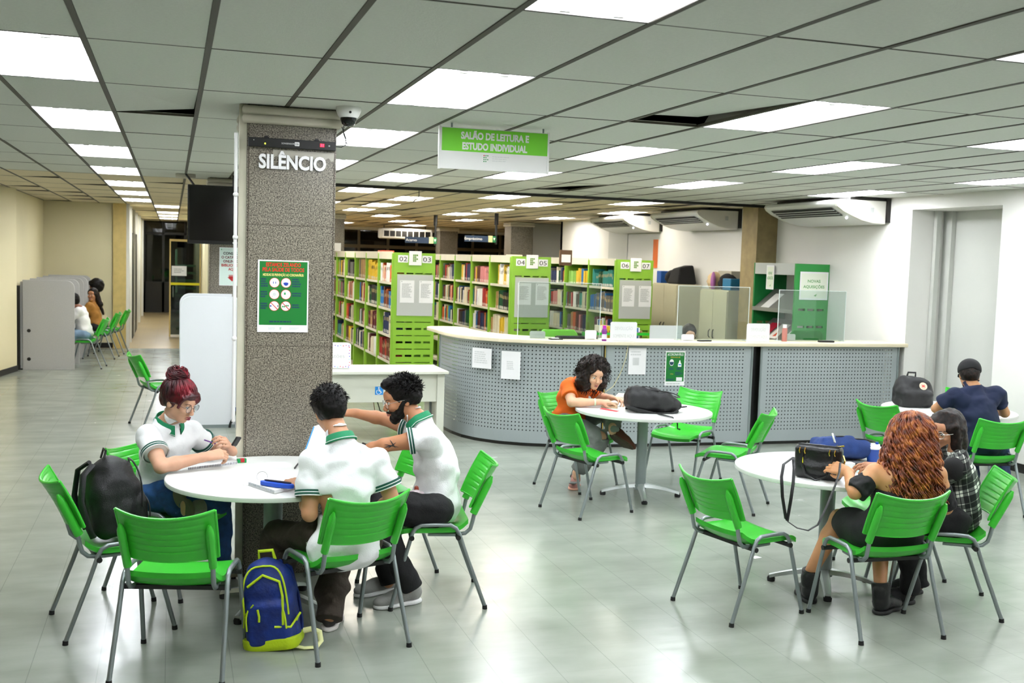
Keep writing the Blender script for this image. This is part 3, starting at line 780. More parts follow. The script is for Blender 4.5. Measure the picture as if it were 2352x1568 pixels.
def screen(label, x, y, w, h):
    t = thing('acrylic_screen', label, 'screen', (x, y, Z1), group='clear acrylic screens on the counter')
    a = MB(); a.box((-w/2, 0, 0), (w/2, .005, h)); a.build('pane', m_acrylic, t)
    a = MB()
    for s in (-1, 1): a.box((s*w/2 - .003, -.001, 0), (s*w/2 + .003, .006, h)); a.box((s * w/2 * .97 - .02, -.05, 0), (s*w/2*.97 + .005, .06, .008))
    a.box((-w/2, -.0005, h - .004), (w/2, .0055, h + .001)); a.build('polished_edge', mat('acrylic_edge', '#dfe9e4', .2), t)
screen('clear acrylic screen left on the counter before rack 04 05', 3.93, 10.62, .93, .60)
screen('clear acrylic screen in the middle of the counter before the lockers', 5.72, 10.55, .88, .60)
screen('clear acrylic screen at the right end of the counter before the magazine rack', 6.98, 10.55, .88, .58)
def bottle(label, x, y, col, capc, h, r, lab=None):
    t = thing('bottle', label, 'bottle', (x, y, Z1))
    a = MB(); a.lathe([(0, 0), (r, 0), (r, h*.72), (r*.8, h*.8), (0, h*.8)], 18); a.build('body', col, t, smooth=.7)
    a = MB(); a.lathe([(0, h*.8), (r*.75, h*.8), (r*.75, h), (0, h)], 18); a.build('cap', capc, t, smooth=.7)
    if lab: a = MB(); a.lathe([(r*1.01, h*.12), (r*1.01, h*.45)], 18); a.build('label', lab, t, smooth=.7)
bottle('purple bottle with pink cap on the counter', 4.35, 10.38, mat('purple_plastic', '#8a2f8f', .3), mat('magenta_cap', '#d43cc4', .3), .165, .026, mat('pale_lilac_label', '#efe6f5', .5))
bottle('rosy translucent bottle with white cap near the right end of the counter', 6.60, 10.5, mat('rosy_liquid', '#b9776a', .3), m_white, .19, .03)
# keyboard and scanner on the counter
t = thing('keyboard', 'black keyboard lying on the curved part of the counter', 'keyboard', (4.15, 10.68, Z1), -.05)
a = MB(); a.box((-.22, -.07, .003), (.22, .07, .022)); a.build('case', m_black, t, bevel=.004)
a = MB()
for i in range(14):
    for j in range(4): a.box((-.205 + i*.029, -.058 + j*.028, .022), (-.18 + i*.029, -.034 + j*.028, .028))
a.build('keys', mat('dark_keys', '#2a2d30', .5), t)
t = thing('mobile_phone', 'black phone with a white card lying on the curved counter edge', 'phone', (3.86, 10.53, Z1), .1)
a = MB(); a.box((-.07, -.035, 0), (.07, .035, .012)); a.build('body', m_black, t, bevel=.004)
a = MB(); a.box((-.045, -.02, .012), (.03, .02, .018)); a.build('card', m_paper, t)
t = thing('mobile_phone', 'black phone lying on the counter in front of the librarian', 'phone', (5.55, 10.42, Z1), .2)
a = MB(); a.box((-.08, -.03, 0), (.08, .03, .014)); a.build('body', m_black, t, bevel=.004)
t = thing('card_reader', 'black device lying at the right end of the counter', 'device', (7.08, 10.40, Z1), -.1)
a = MB(); a.box((-.09, -.03, 0), (.09, .03, .02)); a.build('body', m_black, t, bevel=.004)
# green mesh office chair backs behind counter
def office_chair(label, x, y, rz, m, h=1.2):
    t = thing('office_chair', label, 'chair', (x, y, 0), rz)
    a = MB(); pts = [(-.2, .62), (.2, .62), (.225, .66), (.225, h - .05), (.18, h), (-.18, h), (-.225, h - .05), (-.225, .66)]
    a.prism(pts, 0, .03, M=Matrix(((1,0,0,0),(0,0,-1,.2),(0,1,0,0),(0,0,0,1)))); a.build('backrest', m, t, bevel=.01)
    a = MB(); a.box((-.23, -.22, .44), (.23, .22, .5)); a.build('seat', m, t, bevel=.02)
    a = MB(); a.cyl((0, 0, .08), (0, 0, .44), .03); a.tube([(0, .18, .46), (0, .22, .52), (0, .215, .7)], .02)
    for k in range(5): a.tube([(0, 0, .1), (.28*math.cos(k*1.2566), .28*math.sin(k*1.2566), .06)], .02)
    a.build('base', m_black, t, smooth=.8)
    for k in range(5): a = MB(); a.ball((.28*math.cos(k*1.2566), .28*math.sin(k*1.2566), .03), .03); a.build('caster', m_black, t, smooth=.8)
office_chair('lime green office chair behind the curved counter end', 4.05, 11.15, PI, mat('lime_shell', '#7ed03a', .4), 1.22)
office_chair('dark green office chair behind the right end of the counter', 7.22, 11.2, PI, mat('deep_green_shell', '#16802c', .4), 1.24)

# ---------------------------------------------------------------- desk with wheelchair sign
dt = thing('desk', 'pale desk with wheelchair symbol between the column and the counter', 'desk', (2.1, 11.3, 0))
m_desk = mat('pale_desk_laminate', '#dfe0cf', .4, var=(3, .03))
def dbox(name, lo, hi, m=m_desk): a = MB(); a.box((lo[0]-2.1, lo[1]-11.3, lo[2]), (hi[0]-2.1, hi[1]-11.3, hi[2])); return a.build(name, m, dt, bevel=.003)
dbox('desktop', (1.15, 11.0, .725), (2.83, 11.72, .755)); dbox('side_panel', (2.72, 11.06, 0), (2.80, 11.66, .725)); dbox('side_panel', (1.2, 11.06, 0), (1.26, 11.66, .725))
dbox('modesty_panel', (1.26, 11.08, .42), (2.72, 11.10, .725)); dbox('foot_rail', (2.70, 11.3, 0), (2.72, 11.34, .42), m_pole)
s = Sheet(face_frame((2.05, 11.078, .50), (1, 0, 0))); s.rect(0, 0, .088, .088, 0, .0005)
s.disc(.040, .074, .008, 1); 
for q0, q1, wd in (((.040, .064), (.042, .040), .0045), ((.042, .040), (.060, .040), .0045), ((.060, .040), (.068, .018), .0045), ((.042, .052), (.056, .052), .0035)):
    dx, dy = q1[0]-q0[0], q1[1]-q0[1]; l = math.hypot(dx, dy); nx, ny = -dy/l*wd, dx/l*wd
    s.poly([(q0[0]-nx, q0[1]-ny), (q1[0]-nx, q1[1]-ny), (q1[0]+nx, q1[1]+ny), (q0[0]+nx, q0[1]+ny)], 1)
for k in range(16):
    a0 = 2.0 + k * .28; a1 = a0 + .28
    if a1 > 6.3: break
    s.add([(.038+.021*math.cos(a0), .030+.021*math.sin(a0), .001), (.038+.026*math.cos(a0), .030+.026*math.sin(a0), .001), (.038+.026*math.cos(a1), .030+.026*math.sin(a1), .001), (.038+.021*math.cos(a1), .030+.021*math.sin(a1), .001)], [(0, 3, 2, 1)], 1)
tag(s.build('wheelchair_sticker', [m_skyblue, m_paper]), 'blue and white wheelchair symbol sticker on the desk panel', 'sticker')
t = thing('suggestion_box', 'white suggestion box with coloured dots on the desk beside the column', 'box', (1.62, 11.35, .755))
a = MB(); a.box((-.2, -.09, 0), (.2, .09, .27)); a.build('box_body', m_paper, t, bevel=.02, segs=3)
s = Sheet(face_frame((-.2, -.0905, 0), (1, 0, 0))); dots = [mat('dot_' + c[1:], c, .5) for c in ('#d8468c', '#3b4fd0', '#e05050', '#7a3fb0', '#8ed0e0')]
s.text('Sugestões', .2, .12, .042, .26, 0)
for k in range(13):
    for yy in (.022, .248): s.disc(.025 + k * .029, yy + .006 * (k % 2), .006, 1 + (k * 3 + int(yy * 9)) % 5, n=10)
for k in range(7):
    for xx_ in (.022, .378): s.disc(xx_ + .005 * (k % 2), .04 + k * .032, .006, 1 + (k * 2) % 5, n=10)
s.build('print', [m_greyink] + dots, t)
a = MB(); a.tube([(2.06, 11.12, .5), (2.15, 11.3, .30), (2.45, 11.5, .06), (2.5, 11.8, .01)], .006, 6); tag(a.build('cable', m_black), 'black cable hanging under the wheelchair desk', 'cable')
a = MB(); a.tube([(2.03, 11.12, .5), (2.1, 11.3, .26), (2.35, 11.5, .05), (2.45, 11.75, .01)], .004, 6); tag(a.build('cable', mat('brown_cable', '#6b3a22', .5)), 'brown cable hanging under the wheelchair desk', 'cable')

# ---------------------------------------------------------------- column details: noise sensor bar, letters, poster, camera
t = thing('noise_monitor', 'black noise monitor bar with red digits fixed on the granite column', 'monitor', (.416, 6.52, 2.585))
a = MB(); a.box((.005, -.045, 0), (.515, -.002, .052)); 
o = a.build('case', m_black, t, bevel=.003)
a = MB()
for x in (.11, .405): a.cyl((x, -.012, .052), (x, -.003, .052), .016, seg=16)
a.build('mounting_tab', m_black, t)
s = Sheet(face_frame((0, -.046, 0), (1, 0, 0)))
s.text('SONSENSOR', .232, .021, .009, .075, 0); s.poly([(.273, .014), (.297, .014), (.299, .017), (.299, .034), (.297, .037), (.273, .037), (.271, .034), (.271, .017)], 0); s.text('DB', .285, .020, .010, None, 3, .002)
s.disc(.10, .018, .004, 2, n=12); s.disc(.475, .026, .005, 4, n=12); s.disc(.035, .036, .003, 4, n=10)
s.rect(.420, .017, .446, .037, 5); s.rect(.426, .019, .430, .035, 1, .002); s.rect(.436, .019, .440, .035, 1, .002)
s.build('display', [m_paper, mat('red_led', '#ff3040', .5, emit=('#ff2036', 6)), mat('green_led', '#e8ff40', .5, emit=('#d8f020', 5)), m_black, m_greyink, mat('led_window', '#7a0010', .4, emit=('#e01028', 1.2))], t)
a = MB(); a.tube([(.515, -.03, .026), (.55, -.03, .025), (.575, -.03, .04), (.58, -.02, .075), (.57, 0, .11), (.555, .0, .15), (.55, -.01, .19)], .003, 6); a.build('cord', m_black, t)
s = Sheet(face_frame((.416, 6.516, 2.465), (1, 0, 0))); s.text('SILÊNCIO', .265, 0, .078, .395, 0, 0, .035, depth=.012)
tag(s.build('wall_lettering', m_paper), 'raised white letters spelling SILÊNCIO on the granite column', 'lettering')
s = Sheet(face_frame((.416, 6.519, 2.505), (1, 0, 0)))
pp = [(.15 + .36 * k / 24, .045 + .018 * abs(math.sin(k * .8)) + .006 * math.sin(k * 2.1)) for k in range(25)]
s.poly([(.15, .072), (.515, .072)][::1] and [(x, y - .03) for x, y in pp][::1] + [(.515, .07), (.15, .07)], 0, .0006)
tag(s.build('tape_smear', mat('clear_tape', '#b4b0a0', .2)), 'shiny smear of old tape under the noise monitor', 'tape')
def poster1(s, w, h):
    k = w / .318
    s.rect(.010, .043, w - .008, h - .008, 1, .0006)
    s.text('ESTAMOS ZELANDO', w*.5, h - .038, .022, .205, 2, .0012, .03); s.text('PELA SAÚDE DE TODOS', w*.5, h - .068, .022, .245, 2, .0012, .03)
    s.text('MEDIDAS DE PREVENÇÃO AO CORONAVÍRUS:', w*.5, h - .095, .014, .24, 3, .0012, .03)
    ys = [h - .135, h - .205, h - .275]
    for r_, yy in enumerate(ys):
        for c_, xx_ in enumerate((.098, .166)):
            s.disc(xx_, yy, .030, 2, .0010); s.disc(xx_, yy, .0275, 0, .0014)
    s.rect(.089, ys[0] - .006, .093, ys[0] + .006, 4, .0018); s.rect(.103, ys[0] - .006, .107, ys[0] + .006, 4, .0018)
    s.poly([(.150, ys[0]), (.166, ys[0] + .003), (.180, ys[0]), (.179, ys[0] - .010), (.172, ys[0] - .017), (.160, ys[0] - .017), (.153, ys[0] - .010)], 4, .0018)
    s.rect(.155, ys[1]-.002, .165, ys[1] + .012, 7, .0018); s.disc(.098, ys[1], .010, 6, .0018); s.disc(.086, ys[1] - .012, .002, 2, .0018)
    s.rect(.072, ys[2] - .004, .082, ys[2] + .004, 4, .0018); s.rect(.118, ys[2] - .006, .123, ys[2] + .006, 5, .0018)
    for dx in (-.018, -.008, .004, .014): s.disc(.166 + dx, ys[2] + .003 * (1 if dx > 0 else -1), .005, 7, .0018, 8)
    for xx_ in (.098, .166):
        s.poly([(xx_ - .021, ys[2] + .018), (xx_ - .018, ys[2] + .021), (xx_ + .021, ys[2] - .018), (xx_ + .018, ys[2] - .021)], 2, .0022)
    for r_, (a_, b_) in enumerate(((4, 4), (3, 2), (3, 2))):
        s.lines(.018, ys[r_] - .007 * a_, .060, ys[r_] + .007 * a_, a_, 5, .0012, .65); s.lines(.202, ys[r_] - .007 * b_, .258, ys[r_] + .007 * b_, b_, 5, .0012, .65)
    s.lines(.07, .056, .20, .068, 1, 5, .0012, .8, .0)
    s.lines(.065, .014, .11, .03, 3, 6, .0012); s.lines(.19, .014, .25, .03, 3, 6, .0012)
    for (i_, j_) in ((0,0),(0,1),(0,2),(0,3),(1,0),(1,1),(1,2),(1,3),(2,1),(2,3)): s.rect(.132 + i_*.004, .015 + j_*.004, .1345 + i_*.004, .0175 + j_*.004, 7, .0014)
sheet_on('poster', 'green health notice with six round pictograms on the granite column', 'poster', .486, 6.516, 1.49, .300, .432, (1, 0, 0), [m_paper, m_postergreen, m_red, m_yel, m_blueprint, m_navy, m_faint, m_ifgreen], poster1, lift=.003)
# dome camera on the ceiling
t = thing('dome_camera', 'white dome security camera on the ceiling beside the granite column', 'camera', (.985, 6.36, ZC))
a = MB(); a.lathe([(0, 0), (.072, 0), (.074, -.02), (.062, -.05), (.052, -.062), (0, -.062)], 28); a.build('housing', m_white, t, smooth=.8)
a = MB(); a.lathe([(.047, -.058), (.047, -.075), (.038, -.098), (.02, -.11), (0, -.114)], 24); a.build('dome', mat('smoked_dome', '#101214', .05), t, smooth=.9)
a = MB(); a.ball((.0, -.066, -.035), .008); a.build('sensor_eye', m_black, t)
a = MB(); a.tube([(-.03, -.03, -.095), (-.032, -.03, -.16), (-.01, -.03, -.22)], .0025, 6); a.build('cord', m_black, t)
t = thing('smoke_detector', 'flat pale smoke detector bracket on the ceiling above the television', 'detector', (.14, 12.9, ZC))
a = MB(); a.box((-.11, -.11, -.045), (.11, .11, 0)); a.build('plate', m_ivory, t, bevel=.01)

# hanging green sign
t = thing('hanging_sign', 'green and white hanging sign reading SALÃO DE LEITURA E ESTUDO INDIVIDUAL', 'sign', (2.001, 6.735, 2.673))
sw, sh = .735, .265
a = MB(); a.box((-sw/2, -.008, -sh/2), (sw/2, .008, sh/2)); o = a.build('panel', m_white, t, bevel=.002)
for s_ in (-1, 1): a = MB(); a.box((s_*sw/2 - .008, -.012, -sh/2 - .003), (s_*sw/2 + .004, .012, sh/2 + .006)); a.build('end_profile', m_white, t)
s = Sheet(face_frame((-sw/2, -.0085, -sh/2), (1, 0, 0))); s.rect(.012, .115, sw - .008, sh - .004, 0, .0004)
s.text('SALÃO DE LEITURA E', sw*.5 - .0, .197, .042, .46, 1, .001, .045); s.text('ESTUDO INDIVIDUAL', sw*.5, .130, .042, .44, 1, .001, .045)
for (i_, j_) in ((0,0),(0,1),(0,2),(0,3),(1,0),(1,1),(1,2),(1,3),(2,1),(2,3)):
    s.disc(.295 + i_*.0125, .058 + j_*.0125, .0042, 3 if (i_, j_) == (0, 3) else 2, .001, 10)
s.lines(.35, .06, .48, .10, 3, 4, .001, .3)
s.build('print', [mat('sign_lime', '#7fe03a', .35), m_paper, m_ifgreen, m_red, m_faint], t)
for x in (-.29, .33):
    a = MB(); a.cyl((x, 0, sh/2), (x + .01, 0, sh/2 + .10), .0012, seg=6); a.cyl((x, 0, sh/2 - .01), (x, 0, sh/2 + .03), .006, seg=8); a.build('hanging_wire', m_pole, t)
t.rotation_euler = (0, 0, -.02)

# television on the ceiling pole
t = thing('television', 'black flat television hanging from the ceiling behind the granite column', 'television', (.68, 12.6, 2.37))
a = MB(); a.box((-.52, -.03, -.33), (.52, .03, .33)); a.build('case', mat('tv_black', '#050505', .25), t, bevel=.008)
a = MB(); a.box((-.50, -.0315, -.29), (.50, -.030, .31)); a.build('panel', mat('tv_screen', '#040404', .12), t)
s = Sheet(face_frame((0, -.033, -.322), (1, 0, 0))); s.text('LG', .022, .004, .018, None, 0); s.disc(-.015, .013, .011, 0); s.build('logo', m_paper, t)
a = MB(); a.cyl((-.35, .06, .2), (-.54, .2, .46), .012); a.cyl((0, .08, 0), (0, .08, .462), .03); a.build('ceiling_mount', m_dark, t, smooth=.8)
# catalogue notice on the second column
def poster3(s, w, h):
    s.rect(.006, .006, w - .006, h - .006, 1, .0004); s.text('INSTITUTO FEDERAL', .085, h - .03, .009, .10, 2); s.rect(.02, h - .032, .03, h - .018, 3)
    for k, (tx, ww, mi) in enumerate((('CONSULTE', .21, 4), ('O CATÁLOGO', .25, 5), ('ONLINE DA', .21, 5), ('BIBLIOTECA', .25, 6), ('AQUI', .09, 6))): s.text(tx, w * .5, h - .085 - k * .047, .030, ww, mi, .001, .03)
    s.poly([(w/2 - .04, .115), (w/2 + .04, .115), (w/2 + .04, .10), (w/2 + .055, .10), (w/2, .05), (w/2 - .055, .10), (w/2 - .04, .10)], 6); s.rect(w/2 - .04, .120, w/2 + .04, .128, 6)
sheet_on('notice', 'pale notice with red arrow reading CONSULTE O CATÁLOGO ONLINE on the second column', 'notice', .535, 13.197, 1.555, .30, .455, (1, 0, 0), [m_paper, mat('mint_paper', '#dff2e6', .7), m_greyink, m_ifgreen, m_ink, mat('dark_red_ink', '#701818', .6), mat('crimson_ink', '#c02828', .6)], poster3, lift=.003)

# ---------------------------------------------------------------- book racks
def slot_panel(a, w, h, rows, mi=0, y0=0, t=.02, M=None):
    """panel in local x (0..w), z (0..h), thickness t along y, with real slots; rows: (z centre, height, count, margin, gap)"""
    z = 0
    for zc, hh, n, mg, gap in sorted(rows):
        a.box((0, y0, z), (w, y0 + t, zc - hh/2), mi, M)
        sw_ = (w - 2*mg - (n-1)*gap) / n; x = 0
        for k in range(n):
            sx_ = mg + k * (sw_ + gap); a.box((x, y0, zc - hh/2), (sx_, y0 + t, zc + hh/2), mi, M); x = sx_ + sw_
        a.box((x, y0, zc - hh/2), (w, y0 + t, zc + hh/2), mi, M); z = zc + hh/2
    a.box((0, y0, z), (w, y0 + t, h), mi, M)
SHELF_Z = [.12, .49, .86, 1.23, 1.60]
PALETTE = {'cream': '#e6dcc0', 'white': '#eeeeea', 'orange': '#d9642a', 'red': '#a82722', 'brown': '#6a3a24', 'yellow': '#e2bb2e', 'navy': '#1d2c55',
           'blue': '#2673b4', 'dark green': '#17502f', 'teal': '#2f8a80', 'grey': '#6c6b66', 'black': '#23211f', 'tan': '#b08a5a', 'lime green': '#8fc35a', 'maroon': '#5a1822', 'pink': '#d68a8a'}
m_lab = mat('spine_label', '#f0ede2', .7)
protos = {}
def book_proto(c):
    """unit book, spine towards -x, 1 deep 1 thick 1 high, lower spine label"""
    if c in protos: return protos[c]
    a = MB(); pr_ = [(0, -.30), (-.02, 0), (0, .30), (.03, .5), (1, .5), (1, -.5), (.03, -.5)]
    a.prism(list(reversed(pr_)), 0, 1)
    a.add([(-.024, -.26, .05), (-.028, 0, .05), (-.028, 0, .2), (-.024, -.26, .2)], [(0, 3, 2, 1)], 1); a.add([(-.028, 0, .05), (-.024, .26, .05), (-.024, .26, .2), (-.028, 0, .2)], [(0, 3, 2, 1)], 1)
    a.add([(-.024, -.2, .62), (-.028, 0, .62), (-.024, .2, .62), (-.024, .2, .8), (-.028, 0, .8), (-.024, -.2, .8)], [(0, 5, 4, 1), (1, 4, 3, 2)], 2)
    base = PALETTE[c]; light = c in ('cream', 'white', 'yellow', 'lime green', 'pink', 'tan')
    me_o = a.build('book', [mat('book_' + c.replace(' ', '_'), base, .55, var=(3, .1)), m_lab, mat('title_dark', '#3a2c24', .6) if light else mat('title_gold', '#c9b27a', .5)])
    protos[c] = me_o.data; bpy.data.objects.remove(me_o); return protos[c]
COLS = ['cream', 'white', 'orange', 'red', 'brown', 'yellow', 'navy', 'blue', 'dark green', 'teal', 'grey', 'black', 'tan', 'lime green', 'maroon', 'pink']
WT = [14, 12, 5, 7, 9, 6, 7, 6, 8, 3, 8, 9, 7, 3, 5, 2]
books = []   # (distance, x, y, z, depth, thick, height, colour, rack, bay, shelf, lean)
OVR = {(0,0,4): ['white', 'cream', 'orange', 'orange', 'red', 'white'], (0,1,4): ['yellow'], (0,2,4): ['red', 'grey', 'tan', 'dark green'], (0,3,4): ['grey', 'black'], (0,0,3): ['orange', 'orange', 'brown', 'blue'],
       (0,0,2): ['navy', 'cream', 'navy', 'black', 'dark green'], (0,1,3): ['black', 'dark green', 'cream'], (0,1,2): ['brown', 'maroon', 'tan'], (0,0,1): ['red', 'orange', 'brown'], (0,1,1): ['cream', 'white', 'maroon'],
       (2,0,4): ['teal', 'teal', 'teal', 'dark green'], (2,0,3): ['blue', 'blue', 'grey'], (2,1,4): ['yellow', 'yellow', 'white', 'lime green', 'blue'], (1,0,4): ['white', 'cream', 'white', 'yellow'], (1,0,2): ['cream', 'yellow', 'tan'], (1,1,4): ['brown', 'pink', 'yellow']}
RACKS = [(2.91, '02', '03', 6), (4.62, '04', '05', 6), (6.24, '06', '07', 5)]
for ri, (X0, la, lb_, nb) in enumerate(RACKS):
    W = .585; Y0 = 14.5; H = 2.02; P = 1.05
    t = thing('book_rack', 'green library book rack with end panel numbered %s and %s' % (la, lb_), 'bookshelf', (X0, Y0, 0), group='green book racks')
    a = MB(); rows = []
    z = .12
    k = 0
    while z < 1.80:
        rows.append((z, .030 if k % 2 else .012, 4 if k % 2 else 2, .05, .035)); z += .094; k += 1
    rows = [r for r in rows if r[0] < 1.10]; rows.append((1.735, .018, 4, .045, .03))
    slot_panel(a, W, H, rows); a.box((0, .02, 0), (.012, .06, H)); a.box((W-.012, .02, 0), (W, .06, H)); a.build('end_panel', m_shelfgreen, t)
    a = MB(); a.box((.05, -.012, 1.15), (W - .03, 0, 1.72)); pb = a.build('notice_board', m_greypanel, t)
    s = Sheet(face_frame((.05, -.0125, 1.15), (1, 0, 0)))
    for x in (.04, .31): s.rect(x, .18, x + .20, .49, 0, .001); s.lines(x + .025, .25, x + .175, .45, 14, 1, .002, .5, .4); s.rect(x+.015, .468, x+.03, .480, 1, .002)
    s.build('list', [m_paper, m_greyink], pb)
    s = Sheet(face_frame((0, -.001, 0), (1, 0, 0)))
    s.rect(.055, 1.885, .195, 1.985, 0, .002); s.text(la, .128, 1.902, .062, .11, 1, .003); s.build('number_card', [m_paper, m_ink], t)
    s = Sheet(face_frame((0, -.001, 0), (1, 0, 0))); s.rect(.395, 1.885, .535, 1.985, 0, .002); s.text(lb_, .463, 1.902, .062, .11, 1, .003); s.build('number_card', [m_paper, m_ink], t)
    a = MB(); a.box((.208, -.014, 1.85), (.385, -.004, 2.045)); lg = a.build('logo_card', m_paper, t, bevel=.003)
    s = Sheet(face_frame((.208, -.0145, 1.85), (1, 0, 0)))
    for (i_, j_) in ((0,0),(0,1),(0,2),(0,3),(1,0),(1,1),(1,2),(1,3),(2,1),(2,3)):
        s.rect(.055 + i_*.024, .05 + j_*.026, .075 + i_*.024, .071 + j_*.026, 0)
    s.build('logo', mat('if_logo_olive', '#6f9f2e', .6), lg)
    for b in range(nb + 1):
        a = MB()
        if b: a.box((.002, b*P + .02, 0), (.285, b*P + .045, H - .02))
        a.box((-.022, b*P + .008, 0), (.02, b*P + .054, H - .015)); a.build('upright', m_shelfgreen, t)
    a = MB(); a.box((.285, .02, 0), (.30, nb*P, H - .05)); a.build('centre_panel', mat('rack_shaded_green', '#33561c', .6), t)  # darker green paints the shade inside the rack
    a = MB(); a.box((W - .02, .06, 0), (W, nb*P, .1)); a.box((.30, .06, 0), (W, .09, H - .05)); a.build('rear_frame', m_shelfgreen, t)
    for b in range(nb):
        a = MB(); a.box((-.012, b*P + .05, 1.925), (.30, b*P + P + .012, 1.94)); a.box((-.014, b*P + .056, 1.925), (-.004, b*P + P + .006, 2.03)); a.build('canopy', m_shelfcream, t)
        for zi, zz in enumerate(SHELF_Z):
            a = MB(); a.box((.0, b*P + .045, zz - .02), (.285, b*P + P + .02, zz)); a.box((-.008, b*P + .056, zz - .030), (.004, b*P + P + .006, zz + .006)); a.build('shelf', m_shelfcream, t)
            if (ri == 0 and zi < 1) or (ri > 0 and zi < 2): continue
            y = Y0 + b*P + .055; ye = Y0 + (b+1)*P + .005; r2 = random.Random(ri * 100 + b * 10 + zi)
            stop = ye - (r2.random() ** 2) * .30
            ov = OVR.get((ri, b, zi)); c = None; hbase = r2.uniform(.22, .27)
            if (ri, zi) == (2, 4) and b == 0: y += .10
            while True:
                if c is None or r2.random() < (.45 if not ov else .3):
                    c = r2.choice(ov) if ov else r2.choices(COLS, WT)[0]; run_h = hbase + r2.uniform(-.03, .045); run_t = r2.uniform(.016, .05)
                    dp = r2.uniform(.15, .2)
                th = run_t * r2.uniform(.85, 1.15); hh = run_h + r2.uniform(-.008, .008)
                if y + th > stop: break
                if r2.random() < .02: y += .03
                x_ = X0 + r2.uniform(.008, .022)
                books.append([0, x_, y + th/2, zz, dp, th * .94, min(hh, .335), c, ri, b, zi, 0]); y += th
cpos = Vector((0, 0, 1.966))
for b in books: b[0] = (Vector(b[1:4]) - cpos).length + (0 if b[8] == 0 else (.6 if b[10] > 2 else 2.5)) + (1.5 if (b[8] == 0 and b[10] == 1) else 0)
books.sort(key=lambda b: b[0])
near = books[:300]; far = books[300:]
bay_n = ['nearest', 'second', 'third', 'fourth', 'fifth', 'sixth']; sh_n = {4: 'top', 3: 'upper', 2: 'middle', 1: 'lower', 0: 'bottom'}
ranks = {}
grp = {}
for b in near: grp.setdefault((b[8], b[9], b[10]), []).append(b)
seen = {}
for (ri, by, si), lst in grp.items():
    lst.sort(key=lambda b: b[2])
    for k, b in enumerate(lst):
        o = bpy.data.objects.new('book', book_proto(b[7])); C.objects.link(o)
        o.location = (b[1], b[2], b[3] + .0005); o.scale = (b[4], b[5], b[6])
        size = 'thick' if b[5] > .036 else ('slim' if b[5] < .021 else 'medium'); tall = 'tall' if b[6] > .285 else ('short' if b[6] < .235 else 'upright')
        l = lst[k-1][7] if k else 'panel'; r = lst[k+1][7] if k < len(lst) - 1 else 'gap'
        lab = '%s %s %s book between %s and %s, %s shelf, %s bay %s' % (size, tall, b[7], r, l, sh_n[si], bay_n[by], RACKS[ri][1])
        tag(o, lab, 'book', 'library books in the numbered racks')
a = MB(); cm = {c: i for i, c in enumerate(COLS)}
for b in far:
    M = Matrix.Translation((b[1], b[2], b[3] + .0005)) @ Matrix.Diagonal((b[4], b[5], b[6], 1))
    a.add([(-.02, 0, 0), (0, -.5, 0), (1, -.5, 0), (1, .5, 0), (0, .5, 0), (-.02, 0, 1), (0, -.5, 1), (1, -.5, 1), (1, .5, 1), (0, .5, 1)], [(0,4,3,2,1)[::1], (5,6,7,8,9), (0,1,6,5), (1,2,7,6), (2,3,8,7), (3,4,9,8), (4,0,5,9)], cm[b[7]], M)
    a.add([(-.025, -.2, .06), (-.025, .2, .06), (-.025, .2, .2), (-.025, -.2, .2)], [(0, 3, 2, 1)], len(COLS), M)
bm_ = [mat('book_' + c.replace(' ', '_'), PALETTE[c], .55) for c in COLS] + [m_lab]
tag(a.build('books', bm_), 'many more distant and partly hidden library books on the green racks', 'books', kind='stuff')
# small things on top of the racks
for k, (x, y, wd, hh, c, lb_) in enumerate(((3.05, 16.2, .30, .05, '#c8452c', 'reddish flat box lying on top of rack 02 03'), (3.1, 17.4, .4, .035, '#8a8878', 'grey folder lying on top of rack 02 03'), (4.8, 15.2, .2, .045, '#ded7c0', 'cream parcel lying on top of rack 04 05'))):
    a = MB(); a.box((x, y, 1.94), (x + .2, y + wd, 1.94 + hh + .06)); tag(a.build('storage_box', mat('box_' + c[1:], c, .6), bevel=.006), lb_, 'box')
t = thing('wall_clock_frame', 'small brown framed picture standing above rack 04 05 by the back wall', 'frame', (5.843, 15.615, 2.023))
a = MB(); a.box((-.10, -.02, -.12), (.10, .02, .12)); a.build('frame', mat('brown_wood', '#5a4028', .5), t); a = MB(); a.box((-.075, -.024, -.07), (.075, -.02, .05)); a.build('picture', m_paper, t)

